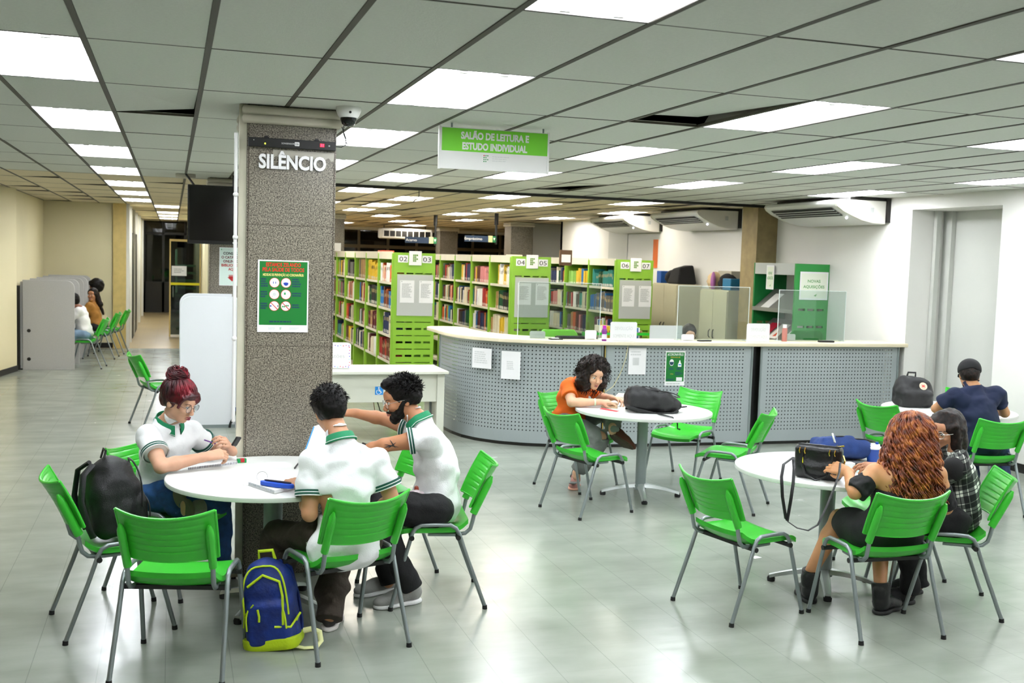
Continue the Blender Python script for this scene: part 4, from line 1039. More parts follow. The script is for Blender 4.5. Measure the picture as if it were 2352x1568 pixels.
# ---------------------------------------------------------------- air conditioners on the right wall
def ac(y0, y1, label):
    t = thing('air_conditioner', label, 'air conditioner', (8.06, y0, 2.52), group='ceiling air conditioners on the right wall')
    prof = [(0, .275), (-.62, .270), (-.67, .255), (-.685, .225), (-.66, .185), (-.58, .135), (-.46, .085), (-.32, .035), (-.18, .008), (0, 0)]
    L = y1 - y0
    def sect(yy, sc=1): return [(x * sc, yy, z) for x, z in prof]
    a = MB(); a.grid([[(x, yy, z) for x, z in prof] for yy in (0.02, L - .02)]); a.add([(0, .02, .275), (0, .02, 0), (0, L-.02, 0), (0, L-.02, .275)], [(0, 1, 2, 3)]); a.build('casing', m_white, t, smooth=.7)
    for yy, y2 in ((-.015, .03), (L - .03, L + .015)):
        a = MB(); M = Matrix(((1,0,0,0),(0,0,-1,0),(0,1,0,0),(0,0,0,1)))
        pp = [(x * 1.01, z) for x, z in prof]; n = len(pp)
        a.add([(x, yy, z) for x, z in pp] + [(x, y2, z) for x, z in pp], [tuple(range(n)), tuple(reversed(range(n, 2*n)))] + [(i, n + i, n + (i+1) % n, (i+1) % n) for i in range(n)]); a.build('end_cap', m_offwhite, t, bevel=.008)
    a = MB(); q = [(-.665, .175), (-.50, .088)]
    a.add([(q[0][0], .12, q[0][1]), (q[1][0], .12, q[1][1] - .002), (q[1][0], L - .12, q[1][1] - .002), (q[0][0], L - .12, q[0][1])], [(0, 1, 2, 3)]); 
    a.build('air_outlet', m_black, t)
    a = MB()
    for k in range(3):
        f = .25 + k * .25; x = q[0][0] + (q[1][0]-q[0][0]) * f; z = q[0][1] + (q[1][1]-q[0][1]) * f - .004; a.box((x - .004, .12, z - .008), (x + .004, L - .12, z))
    a.build('louvre', m_greypanel, t)
    a = MB(); a.ball((-.42, .16, .066), .014); a.build('indicator_lamp', mat('white_led', '#ffffff', .4, emit=('#e8f0ff', 4)), t)
    a = MB(); a.box((0, -.05, .02), (.04, 0.0, .30)); a.box((0, L, .02), (.04, L + .05, .30)); a.box((-.5, -.012, .272), (.0, L + .01, .300)); a.build('bracket', m_dark, t)
    s = Sheet(face_frame((-.22, -.0165, .13), (1, 0, 0))); s.rect(0, 0, .05, .06, 0); s.build('badge', m_greypanel, t)
ac(10.78, 12.35, 'nearest white air conditioner high on the right wall')
ac(14.25, 15.85, 'middle white air conditioner beyond the stone pilaster')
ac(16.95, 18.5, 'farthest white air conditioner above rack 06 07')

# ---------------------------------------------------------------- lockers
m_lock = mat('locker_beige', '#cfc9ab', .5, var=(2, .03))
def locker(label, y0, y1, h):
    t = thing('steel_locker', label, 'cabinet', (7.65, y0, 0)); L = y1 - y0
    a = MB(); a.box((.01, 0, .04), (.44, L, h)); a.build('body', m_lock, t, bevel=.004)
    a = MB(); a.box((.03, .02, 0), (.42, L-.02, .04)); a.build('plinth', m_dark, t)
    for k in range(2):
        a = MB(); a.box((-.008, k*L/2 + .006, .06), (.01, (k+1)*L/2 - .006, h - .02)); d = a.build('door', m_lock, t, bevel=.003)
        yy = L/2 + (-.05 if k == 0 else .05); a = MB(); a.tube([(-.01, yy, .90), (-.03, yy + (.012 if k else -.012), .93), (-.03, yy + (.012 if k else -.012), 1.0), (-.01, yy, 1.03)], .008, 8); a.build('handle', m_dark, d, smooth=.8)
    return t
locker('beige two door steel locker next to the green magazine rack', 13.72, 14.55, 1.62)
locker('beige two door steel locker behind rack 06 07', 15.35, 16.25, 1.66)
def lump(name, label, cat, c, r, m, noise=.02, sd=1, kids=None):
    a = MB(); a.ball((0, 0, 0), r, 20, 12)
    rr = random.Random(sd); a.v = [(x * (1 + rr.uniform(-noise, noise) * 2), y * (1 + rr.uniform(-noise, noise) * 2), max(z, -r[2]*.75)) for x, y, z in a.v]
    o = a.build(name, m, smooth=0); o.location = (c[0], c[1], c[2] + r[2]*.75); return tag(o, label, cat)
lump('bag', 'black camera bag on top of the locker behind rack 06 07', 'bag', (7.86, 15.9, 1.66), (.14, .17, .13), m_blackcloth, .05, 3)
a = MB(); a.add([(7.68, 15.38, 1.66), (8.02, 15.38, 1.66), (8.02, 15.8, 1.66), (7.68, 15.8, 1.66), (7.74, 15.44, 1.93), (7.98, 15.44, 1.97), (7.98, 15.74, 1.97), (7.74, 15.74, 1.9)], [(0,3,2,1),(4,5,6,7),(0,1,5,4),(1,2,6,5),(2,3,7,6),(3,0,4,7)]); tag(a.build('bag', m_blackcloth, bevel=.03, segs=3), 'boxy black bag at the near end of the locker behind rack 06 07', 'bag')
a = MB(); a.box((7.7, 16.06, 1.66), (7.95, 16.22, 1.86)); tag(a.build('storage_box', mat('blue_box', '#2a5fae', .5), bevel=.01), 'blue box at the far end of the locker behind rack 06 07', 'box')
lump('bag', 'beige cloth bag on top of the locker by the magazine rack', 'bag', (7.82, 14.42, 1.62), (.12, .12, .15), mat('beige_cloth', '#cdb58c', .8), .06, 5)
lump('bag', 'black bag on top of the locker by the magazine rack', 'bag', (7.84, 14.08, 1.62), (.12, .17, .14), m_blackcloth, .07, 6)
lump('bottle', 'mauve bottle between the bags on the locker by the magazine rack', 'bottle', (7.72, 14.3, 1.62), (.04, .04, .15), mat('mauve_plastic', '#a765a0', .4), .0, 7)
a = MB(); a.box((7.70, 13.74, 1.62), (8.0, 13.98, 1.79)); tag(a.build('storage_box', mat('teal_blue_box', '#1c6f98', .5), bevel=.012), 'blue box at the near corner of the locker by the magazine rack', 'box')
a = MB(); a.box((7.85, 14.0, 1.76), (8.05, 14.4, 1.9)); tag(a.build('storage_box', mat('grey_carton', '#b5b09b', .6), bevel=.01), 'grey carton behind the black bag on the locker by the magazine rack', 'box')
# orange vertical banner on the right wall
a = MB(); a.box((8.085, 17.05, 1.9), (8.1, 17.22, 2.4)); tag(a.build('banner', mat('orange_banner', '#e8742a', .6)), 'narrow orange vertical sign on the right wall above rack 06 07', 'sign')
a = MB(); a.box((8.085, 18.35, 1.6), (8.1, 19.25, 2.62)); struct(a.build('trim_10', m_wall_grey), 'pale grey panel on the right wall beyond the air conditioners')

# ---------------------------------------------------------------- magazine rack
t = thing('magazine_rack', 'dark green magazine rack with sloping shelves against the right wall', 'rack', (7.6, 11.9, 0))
rows = [(z, .028, 3, .06, .035) for z in (.25, .5, .75, 1.0, 1.22, 1.44)]
a = MB(); slot_panel(a, .50, 2.03, rows, t=.03); a.build('side_panel', mat('mag_rack_green', '#2f9a45', .4), t)
a = MB(); slot_panel(a, .50, 2.03, rows, t=.03, y0=1.0); a.build('side_panel', m_darkgreen, t)
a = MB(); a.box((.0, .03, 1.88), (.02, 1.0, 2.0)); a.box((0, .03, 2.0), (.5, 1.0, 2.03)); a.build('header', m_greypanel, t)
a = MB(); 
for y in (.2, .45, .7): a.box((.47, y, 0), (.49, y + .07, 2.0))
a.build('back_slat', m_brownframe, t)
m_sl = mat('rack_shelf_grey', '#8f8f88', .4, .3)
for z in (.62, 1.02, 1.42):
    a = MB(); a.add([(.0, .03, z), (.0, 1.0, z), (.32, 1.0, z + .26), (.32, .03, z + .26)], [(0, 1, 2, 3)]); a.box((-.02, .03, z - .035), (.004, 1.0, z + .015)); a.build('sloping_shelf', m_sl, t)
sl = Vector((.32, 0, .26)).normalized()
for k, (z, y, w_, c, lb_) in enumerate(((1.42, .62, .2, '#f0f0ee', 'white leaflet on the top sloping shelf of the magazine rack'), (1.02, .68, .2, '#b01e36', 'crimson magazine on the magazine rack'), (1.02, .42, .2, '#ece7e0', 'white magazine with orange figure on the magazine rack'), (1.02, .06, .2, '#e9e9e6', 'pale magazine nearest the side panel of the rack'), (.62, .62, .2, '#2a4a86', 'blue magazine low on the magazine rack'), (.62, .22, .2, '#d98a4a', 'orange magazine low on the magazine rack'))):
    a = MB(); h_ = .30; p0 = Vector((.004, y, z + .008)); n = Vector((-.26, 0, .32)).normalized() * .006
    q = [p0, p0 + Vector((0, w_, 0)), p0 + Vector((0, w_, 0)) + sl * h_, p0 + sl * h_]
    a.add([v for v in q] + [v + n for v in q], [(0,3,2,1),(4,5,6,7),(0,1,5,4),(1,2,6,5),(2,3,7,6),(3,0,4,7)])
    if c == '#ece7e0': u = [p0 + n*1.1 + Vector((0, .05, 0)) + sl*.05, p0 + n*1.1 + Vector((0, .12, 0)) + sl*.04, p0 + n*1.1 + Vector((0, .1, 0)) + sl*.16]; a.add(u, [(0, 1, 2)], 1)
    o = a.build('magazine', [mat('mag_' + c[1:], c, .35), mat('mag_orange', '#d8552a', .4)]); o.location = (7.6, 11.9, 0); tag(o, lb_, 'magazine', 'magazines on the green rack')
def pst(s, w, h): 
    s.rect(.02, .02, w - .02, h - .02, 2, .0005); s.text('NOVAS', w/2, h*.62, .035, w*.45, 1, .001, .02); s.text('AQUISIÇÕES', w/2, h*.42, .035, w*.75, 1, .001, .02); s.poly([(w*.5, h*.15), (w*.62, h*.22), (w*.58, h*.12)], 1)
sheet_on('notice', 'large white notice with green writing on the side of the magazine rack', 'notice', 7.66, 11.895, 1.57, .42, .36, (1, 0, 0), [m_paper, mat('leaf_ink', '#57a548', .6), mat('pale_lime_paper', '#f0f6e2', .7)], pst)
sheet_on('notice', 'small white notice hanging at the top of the magazine rack opening', 'notice', 7.585, 12.57, 1.68, .19, .32, (0, -1, 0), [m_paper, mat('leaf_ink', '#57a548', .6), mat('pale_lime_paper', '#f0f6e2', .7)], pst)

# books and trays behind the counter (on the work desk)
t = thing('work_desk', 'staff work desk hidden behind the counter', 'desk', (5.0, 11.35, 0)); a = MB(); a.box((-.6, -.3, .72), (2.2, .35, .75)); a.build('desktop', m_desk, t)
a = MB(); a.box((-.58, -.28, 0), (-.54, .33, .72)); a.box((2.14, -.28, 0), (2.18, .33, .72)); a.build('side_panel', m_desk, t)
t = thing('book_trolley', 'bright green book trolley loaded with books behind the counter', 'trolley', (5.05, 11.95, 0))
a = MB()
for x in (-.28, .72): a.box((x, -.14, .08), (x + .02, .14, 1.12))
for z in (.4, .92): a.box((-.28, -.14, z), (.74, .14, z + .015)); a.box((-.28, -.15, z), (.74, -.14, z + .06))
a.box((-.28, -.15, 1.10), (.74, -.14, 1.13)); a.build('frame', mat('trolley_green', '#22b52a', .4), t)
for x in (-.26, .72):
    for y in (-.1, .1): a = MB(); a.ball((x, y, .04), .04); a.build('caster', m_black, t)
x = -.2; r2 = random.Random(4)
for k in range(20):
    th = r2.uniform(.018, .05); hh = r2.uniform(.2, .28); c = r2.choice(['cream', 'white', 'navy', 'brown', 'yellow', 'blue', 'black', 'tan', 'white'])
    if x + th > .68: break
    o = bpy.data.objects.new('book', book_proto(c)); C.objects.link(o); o.location = (5.05 + x + th/2, 11.95 - .12, .936); o.rotation_euler = (0, 0, PI/2); o.scale = (.2, th*.95, hh)
    if 7 < k < 12: o.rotation_euler = (0, 0, PI/2)
    tag(o, '%s book on the green trolley behind the counter, %s thick' % (c, ['thin', 'fairly', 'very'][min(2, int(th / .018))]), 'book', 'books on the green trolley'); x += th
t = thing('document_tray', 'grey document tray stack on the staff desk before the lockers', 'tray', (5.55, 11.25, .75))
for k in range(2): a = MB(); a.box((-.2, -.1, .02 + k*.3), (.22, .15, .035 + k*.3)); a.box((-.2, .14, .02 + k*.3), (.22, .15, .12 + k*.38)); a.build('tray', m_greypanel, t)

# ---------------------------------------------------------------- study booths
m_booth = mat('booth_grey_laminate', '#b9b8b4', .45, var=(60, .04)); m_boothw = mat('booth_white', '#e6e9ea', .35)
def rounded(x0, x1, h, side, r=.12, n=8):
    """outline in x,z with the upper corner on the given side rounded"""
    if side > 0:
        return [(x0, 0), (x1, 0), (x1, h - r)] + [(x1 - r + r*math.cos(k/n*PI/2), h - r + r*math.sin(k/n*PI/2)) for k in range(1, n+1)] + [(x0, h)]
    return [(x0, 0), (x1, 0), (x1, h)] + [(x0 + r - r*math.sin(k/n*PI/2), h - r + r*math.cos(k/n*PI/2)) for k in range(0, n+1)]
XZ = Matrix(((1,0,0,0),(0,0,-1,0),(0,1,0,0),(0,0,0,1)))
t = thing('study_booth', 'row of grey partitioned study booths along the left wall', 'study booth', (0, 18.3, 0))
for k in range(5):
    a = MB(); a.prism(rounded(-2.24, -1.48, 1.39, 1), 0, .035, M=Matrix.Translation((0, .0175 + k*.92, .03)) @ XZ); a.box((-2.24, k*.92-.0175, 0), (-1.48, k*.92+.0175, .03), 0); pp = a.build('side_panel', m_booth, t, bevel=.003)
    if k == 0:
        a = MB(); 
        for z in (.17, .62): a.cyl((-2.15, -.022, z), (-2.15, -.015, z), .028, seg=16)
        a.build('cable_port', m_dark, pp)
for k in range(4):
    a = MB(); a.box((-2.2, k*.92 + .02, .72), (-1.62, k*.92 + .90, .75)); a.build('desktop', m_booth, t)
a = MB(); a.box((-2.275, -.0, .02), (-2.24, 3.7, 1.39)); a.build('back_panel', m_booth, t)
a = MB(); a.box((-2.33, -.05, 0), (-2.28, -.0, 1.33)); a.build('edge_post', m_dark, t)
t = thing('study_booth', 'white study booth with rounded corner standing behind the redhead woman', 'study booth', (0, 12.2, 0))
a = MB(); a.prism(rounded(.085, .68, 1.43, -1), 0, .035, M=Matrix.Translation((0, .035, .03)) @ XZ); a.box((.09, 0, 0), (.68, .03, .03)); a.build('side_panel', m_boothw, t, bevel=.004)
a = MB(); a.box((.683, -.03, .0), (.72, .9, 1.43)); a.build('back_panel', m_boothw, t)
a = MB(); a.prism(rounded(.085, .68, 1.43, -1), 0, .035, M=Matrix.Translation((0, .9, .03)) @ XZ); a.box((.09, .865, 0), (.68, .895, .03)); a.build('side_panel', m_boothw, t, bevel=.004)
a = MB(); a.box((.12, .04, .72), (.68, .86, .75)); a.build('desktop', m_boothw, t)
a = MB(); a.box((.085, -.012, 0), (.68, 0, .035)); a.build('kick_strip', m_pole, t)
a = MB(); a.tube([(.62, 12.14, .01), (.63, 12.13, .06), (.66, 12.12, .12), (.68, 12.1, .2)], .014, 8); a.tube([(.68, 12.1, .2), (.695, 12.1, .235)], .02, 8, 1)
a.v = [(x, y, z) for x, y, z in a.v]; tag(a.build('umbrella', [m_black, mat('blue_strap', '#1d4f9a', .5)], smooth=.8), 'small folded black umbrella with blue end at the foot of the white booth', 'umbrella')
a = MB(); a.box((-2.402+.06, 18.06, 2.5), (-2.33, 18.12, 2.62)); 
a = MB(); a.box((-.035, -.03, -.06), (.035, .03, .06)); o = a.build('wall_switch', m_ivory, bevel=.006); o.location = (-2.540, 18.825, 2.620); tag(o, 'small grey switch box high on the left wall', 'switch')

# ---------------------------------------------------------------- far signs on black rods
for k, (px_, txt, lb_) in enumerate(((0, 'Acervo', 'far navy hanging sign reading Acervo with a green arrow'), (1, 'Empréstimo', 'far navy hanging sign reading Empréstimo with a green arrow'))):
    base = ((4.482, 21.237, 2.335), (5.185, 19.224, 2.364))[k]; k_ = (21.5, 19.8)[k] / 2444
    t = thing('direction_sign', lb_, 'sign', base)
    a = MB(); a.box((0, 0, -10*k_), (60*k_, .03, 4*k_)); a.build('panel', mat('sign_navy', '#16304e', .5), t)
    a = MB(); a.box((56*k_, -.002, -10*k_), (66*k_, .03, 5*k_)); a.build('pictogram_square', mat('sign_cream', '#d8d49a', .6), t)
    a = MB(); a.box((66*k_, -.002, -10*k_), (74*k_, .03, 4*k_)); g_ = a.build('arrow_square', mat('sign_green', '#1d7c4a', .5), t)
    s = Sheet(face_frame((0, -.006, 0), (1, 0, 0))); s.text(txt, (14 if k == 0 else 20)*k_, -6*k_, 6*k_, None, 0); s.poly([(70*k_ - 2.5*k_, 0), (70*k_, -6*k_), (72.5*k_, 0)], 0); s.build('print', m_paper, t)
    a = MB(); x_ = (73 if k == 0 else 78) * k_; a.cyl((x_, 0.1, -14*k_), (x_, .1, ZC - base[2]), .022, seg=8); a.cyl((x_, .1, ZC - base[2] - .22), (x_, .1, ZC - base[2]), .04, seg=8); a.build('hanging_rod', m_black, t, smooth=.8)
t = thing('air_conditioner', 'far white air conditioner in front of the dark night windows', 'air conditioner', (5.716, 29.817, 2.623))
a = MB(); a.box((-.15, -.1, -.16), (1.35, .35, .13)); a.build('casing', m_offwhite, t, bevel=.05, segs=3); a = MB(); a.box((-.08, -.105, -.1), (1.28, -.1, .06)); g_ = a.build('grille', m_dark, t)
a = MB(); a.cyl((0, .2, .1), (0, .2, ZC - t.location[2]), .015); a.cyl((1.2, .2, .1), (1.2, .2, ZC - t.location[2]), .015); a.build('hanger', m_dark, t)
for k in range(8): a = MB(); a.box((-.08 + .17*k, -.115, -.1), (-.06 + .17*k, -.105, .06)); a.build('grille_bar', m_offwhite, t)
a = MB(); a.tube([(2.95, 13.21, ZC), (2.96, 13.25, 2.73), (2.90, 13.3, 2.66)], .006, 6); tag(a.build('cable', m_dark), 'loose black wire dangling from the ceiling joint beyond the sign', 'cable')
sheet_on('paper_sheet', 'white paper taped to the tall brown column behind the first rack', 'paper', 3.0, 22.79, 1.75, .42, .46, (1, 0, 0), [m_paper, m_faint], torn)

# ================================================================= people: implicit surfaces meshed with surface nets
class Field:
    def __init__(s, lo, hi, h):
        s.lo = np.array(lo, float); s.h = h
        s.n = np.maximum(4, np.ceil((np.array(hi) - s.lo) / h).astype(int) + 1)
        s.F = np.full(tuple(s.n), .08, np.float32)
    def sub(s, a, b, m):
        i0 = np.clip(np.floor((np.array(a) - m - s.lo) / s.h).astype(int), 0, s.n - 1); i1 = np.clip(np.ceil((np.array(b) + m - s.lo) / s.h).astype(int) + 1, 1, s.n)
        i1 = np.maximum(i1, i0 + 1)
        ax = [s.lo[k] + s.h * np.arange(i0[k], i1[k], dtype=np.float32) for k in range(3)]
        return tuple(slice(i0[k], i1[k]) for k in range(3)), ax[0][:, None, None], ax[1][None, :, None], ax[2][None, None, :]
    def _put(s, sl, d, k, cut):
        A = s.F[sl]
        if cut:   # subtract shape d
            d = -d
            hh = np.clip(.5 - .5 * (A - d) / k, 0, 1) if k > 0 else (A < d).astype(np.float32)
            s.F[sl] = A * (1 - hh) + d * hh + (k * hh * (1 - hh) if k > 0 else 0)
        else:
            hh = np.clip(.5 + .5 * (A - d) / k, 0, 1)
            s.F[sl] = A * (1 - hh) + d * hh - k * hh * (1 - hh)
    def cone(s, a, b, r1, r2, k=.01, cut=False):
        a = np.array(a, np.float32); b = np.array(b, np.float32); m = max(r1, r2) + .05
        sl, X, Y, Z = s.sub(np.minimum(a, b), np.maximum(a, b), m); ba = b - a; L2 = float(ba @ ba) + 1e-9
        px, py, pz = X - a[0], Y - a[1], Z - a[2]
        t = np.clip((px * ba[0] + py * ba[1] + pz * ba[2]) / L2, 0, 1)
        d = np.sqrt((px - t * ba[0]) ** 2 + (py - t * ba[1]) ** 2 + (pz - t * ba[2]) ** 2) - (r1 + (r2 - r1) * t)
        s._put(sl, d, k, cut)
    def chain(s, pts, rs, k=.01):
        for i in range(len(pts) - 1): s.cone(pts[i], pts[i+1], rs[i], rs[i+1], k)
    def ell(s, c, r, ax=None, k=.01, cut=False):
        """ellipsoid, ax: 3 orthonormal axes (rows)"""
        c = np.array(c, np.float32); r = np.array(r, np.float32); m = float(r.max()) + .05
        sl, X, Y, Z = s.sub(c, c, m); A = np.eye(3, dtype=np.float32) if ax is None else np.array(ax, np.float32)
        px, py, pz = X - c[0], Y - c[1], Z - c[2]
        q = [(A[i, 0] * px + A[i, 1] * py + A[i, 2] * pz) for i in range(3)]
        k0 = np.sqrt(sum((q[i] / r[i]) ** 2 for i in range(3))); k1 = np.sqrt(sum((q[i] / r[i] ** 2) ** 2 for i in range(3))) + 1e-6
        s._put(sl, k0 * (k0 - 1) / k1, k, cut)
    def rbox(s, c, r, ax=None, rd=.01, k=.01, cut=False):
        c = np.array(c, np.float32); r = np.array(r, np.float32); m = float(np.linalg.norm(r)) + .05
        sl, X, Y, Z = s.sub(c, c, m); A = np.eye(3, dtype=np.float32) if ax is None else np.array(ax, np.float32)
        px, py, pz = X - c[0], Y - c[1], Z - c[2]
        q = [np.abs(A[i, 0] * px + A[i, 1] * py + A[i, 2] * pz) - (r[i] - rd) for i in range(3)]
        d = np.sqrt(sum(np.maximum(v, 0) ** 2 for v in q)) + np.minimum(np.maximum(q[0], np.maximum(q[1], q[2])), 0) - rd
        s._put(sl, d, k, cut)
    def plane(s, p, n, k=.004, lo=None, hi=None, m=.3):
        """cut away everything on the +n side of the plane, near p"""
        p = np.array(p, np.float32); n = np.array(n, np.float32); n = n / np.linalg.norm(n)
        sl, X, Y, Z = s.sub(p, p, m); d = -((X - p[0]) * n[0] + (Y - p[1]) * n[1] + (Z - p[2]) * n[2]); s._put(sl, d, k, True)
    def wrap(s, B, off=.007, near=.035, clips=()):
        """never let the body B come through: union with the body surface pushed out by off, close to this shape"""
        idx = np.argwhere(s.F < near)
        if B is None or len(idx) == 0: return
        q = (s.lo + idx * s.h - B.lo) / B.h; i = np.floor(q).astype(int); ok = ((i >= 0) & (i < np.array(B.F.shape) - 1)).all(1); idx, q, i = idx[ok], q[ok], i[ok]; f = q - i; v = 0
        for a in (0, 1):
            for b in (0, 1):
                for c in (0, 1): v = v + B.F[i[:, 0] + a, i[:, 1] + b, i[:, 2] + c] * (f[:, 0] if a else 1 - f[:, 0]) * (f[:, 1] if b else 1 - f[:, 1]) * (f[:, 2] if c else 1 - f[:, 2])
        X = s.lo + idx * s.h
        for p, n in clips:
            b = ((X - p) @ np.array(n) > -.01) & (np.linalg.norm(X - p, axis=1) < .22); v = np.where(b, 9, v)
        k = (idx[:, 0], idx[:, 1], idx[:, 2]); s.F[k] = np.minimum(s.F[k], (v - off).astype(np.float32))
    def noise(s, amp, scale, stretch=(1, 1, 1), seed=0, octv=2, band=.05):
        idx = np.argwhere(np.abs(s.F) < band)
        if len(idx) == 0: return
        P = s.lo + idx * s.h; v = 0
        for o in range(octv): v = v + vnoise(P * np.array(stretch) * scale * (2 ** o), seed + o) * (.5 ** o)
        s.F[idx[:, 0], idx[:, 1], idx[:, 2]] += (amp * v).astype(np.float32)
    def folds(s, amp, freq, dirv, warp=.5, seed=0, mask=None, band=.03):
        idx = np.argwhere(np.abs(s.F) < band)
        if len(idx) == 0: return
        P = s.lo + idx * s.h; d = np.array(dirv, float); d /= np.linalg.norm(d)
        ph = (P @ d) * freq + warp * 4 * vnoise(P * 6, seed)
        w = .5 + .5 * vnoise(P * 4, seed + 5)
        s.F[idx[:, 0], idx[:, 1], idx[:, 2]] += (amp * np.sin(ph) * w).astype(np.float32)
    def mesh(s, name, mats, parent=None, matfn=None, smooth=1):
        F = s.F; F[0] = F[-1] = .05; F[:, 0] = F[:, -1] = .05; F[:, :, 0] = F[:, :, -1] = .05
        ins = F < 0; nx, ny, nz = F.shape
        c = np.zeros((nx-1, ny-1, nz-1), np.int8)
        for dx in (0, 1):
            for dy in (0, 1):
                for dz in (0, 1): c += ins[dx:nx-1+dx, dy:ny-1+dy, dz:nz-1+dz]
        cells = np.argwhere((c > 0) & (c < 8)); del c
        if len(cells) == 0: return None
        vid = -np.ones((nx-1, ny-1, nz-1), np.int32); vid[cells[:, 0], cells[:, 1], cells[:, 2]] = np.arange(len(cells))
        acc = np.zeros((len(cells), 3)); cnt = np.zeros(len(cells))
        for ax in range(3):
            o = [(0, 0), (1, 0), (0, 1), (1, 1)]
            for p, q in o:
                off = [0, 0, 0]; oth = [k for k in range(3) if k != ax]; off[oth[0]] = p; off[oth[1]] = q
                a = cells + off; b = a.copy(); b[:, ax] += 1
                fa = F[a[:, 0], a[:, 1], a[:, 2]]; fb = F[b[:, 0], b[:, 1], b[:, 2]]; m = (fa < 0) != (fb < 0)
                t = np.where(m, fa / np.where(m, fa - fb, 1), 0); pt = a.astype(float); pt[:, ax] += t
                acc[m] += pt[m]; cnt[m] += 1
        V = s.lo + s.h * acc / cnt[:, None]
        quads = []
        for ax in range(3):
            A = [slice(None)] * 3; B = [slice(None)] * 3; A[ax] = slice(0, -1); B[ax] = slice(1, None)
            e = ins[tuple(A)] != ins[tuple(B)]; ed = np.argwhere(e)
            o1, o2 = [k for k in range(3) if k != ax]
            ok = (ed[:, o1] > 0) & (ed[:, o2] > 0) & (ed[:, o1] < F.shape[o1] - 1) & (ed[:, o2] < F.shape[o2] - 1); ed = ed[ok]
            q = []
            for p, r in ((1, 1), (0, 1), (0, 0), (1, 0)):
                cc = ed.copy(); cc[:, o1] -= p; cc[:, o2] -= r; q.append(vid[cc[:, 0], cc[:, 1], cc[:, 2]])
            q = np.stack(q, 1); fl = ins[ed[:, 0], ed[:, 1], ed[:, 2]]
            if ax == 1: fl = ~fl
            q[~fl] = q[~fl][:, ::-1]; quads.append(q)
        Q = np.concatenate(quads); Q = Q[(Q >= 0).all(1)]
        # light relaxation of the net
        for _ in range(smooth):
            S = np.zeros_like(V); N = np.zeros(len(V))
            for k in range(4):
                i, j = Q[:, k], Q[:, (k + 1) % 4]
                for d in range(3): S[:, d] += np.bincount(i, V[j, d], len(V)); S[:, d] += np.bincount(j, V[i, d], len(V))
                N += np.bincount(i, minlength=len(V)) + np.bincount(j, minlength=len(V))
            V = V * .45 + .55 * S / np.maximum(N, 1)[:, None]
        me = bpy.data.meshes.new(name); me.vertices.add(len(V)); me.vertices.foreach_set('co', V.astype(np.float32).ravel())
        me.loops.add(len(Q) * 4); me.loops.foreach_set('vertex_index', Q.astype(np.int32).ravel())
        me.polygons.add(len(Q)); me.polygons.foreach_set('loop_start', np.arange(0, len(Q) * 4, 4, dtype=np.int32)); me.polygons.foreach_set('loop_total', np.full(len(Q), 4, np.int32))
        me.polygons.foreach_set('use_smooth', np.ones(len(Q), bool))
        if not isinstance(mats, (list, tuple)): mats = [mats]
        for m in mats: me.materials.append(m)
        if matfn is not None:
            me.polygons.foreach_set('material_index', matfn(V[Q].mean(1)).astype(np.int32))
        me.update(calc_edges=True)
        o = bpy.data.objects.new(name, me); C.objects.link(o)
        if parent: o.parent = parent
        return o
_perm = np.random.RandomState(3).rand(4096).astype(np.float32) * 2 - 1
def vnoise(P, seed=0):
    I = np.floor(P).astype(np.int64); f = P - I; f = f * f * (3 - 2 * f)
    def h(a, b, c): return _perm[((a * 73856093) ^ (b * 19349663) ^ (c * 83492791) ^ (seed * 2654435)) & 4095]
    r = 0
    for dx in (0, 1):
        for dy in (0, 1):
            for dz in (0, 1):
                w = (f[:, 0] if dx else 1 - f[:, 0]) * (f[:, 1] if dy else 1 - f[:, 1]) * (f[:, 2] if dz else 1 - f[:, 2])
                r = r + w * h(I[:, 0] + dx, I[:, 1] + dy, I[:, 2] + dz)
    return r
V3 = lambda p: np.array(p, float)
def nrm(v): v = np.array(v, float); return v / (np.linalg.norm(v) + 1e-12)
def lerp(a, b, t): return V3(a) + (V3(b) - V3(a)) * t
def axes(f, u):
    """rows right, forward, up"""
    f = nrm(f); u = V3(u); r = nrm(np.cross(f, u)); u = np.cross(r, f); return np.array([r, f, u])

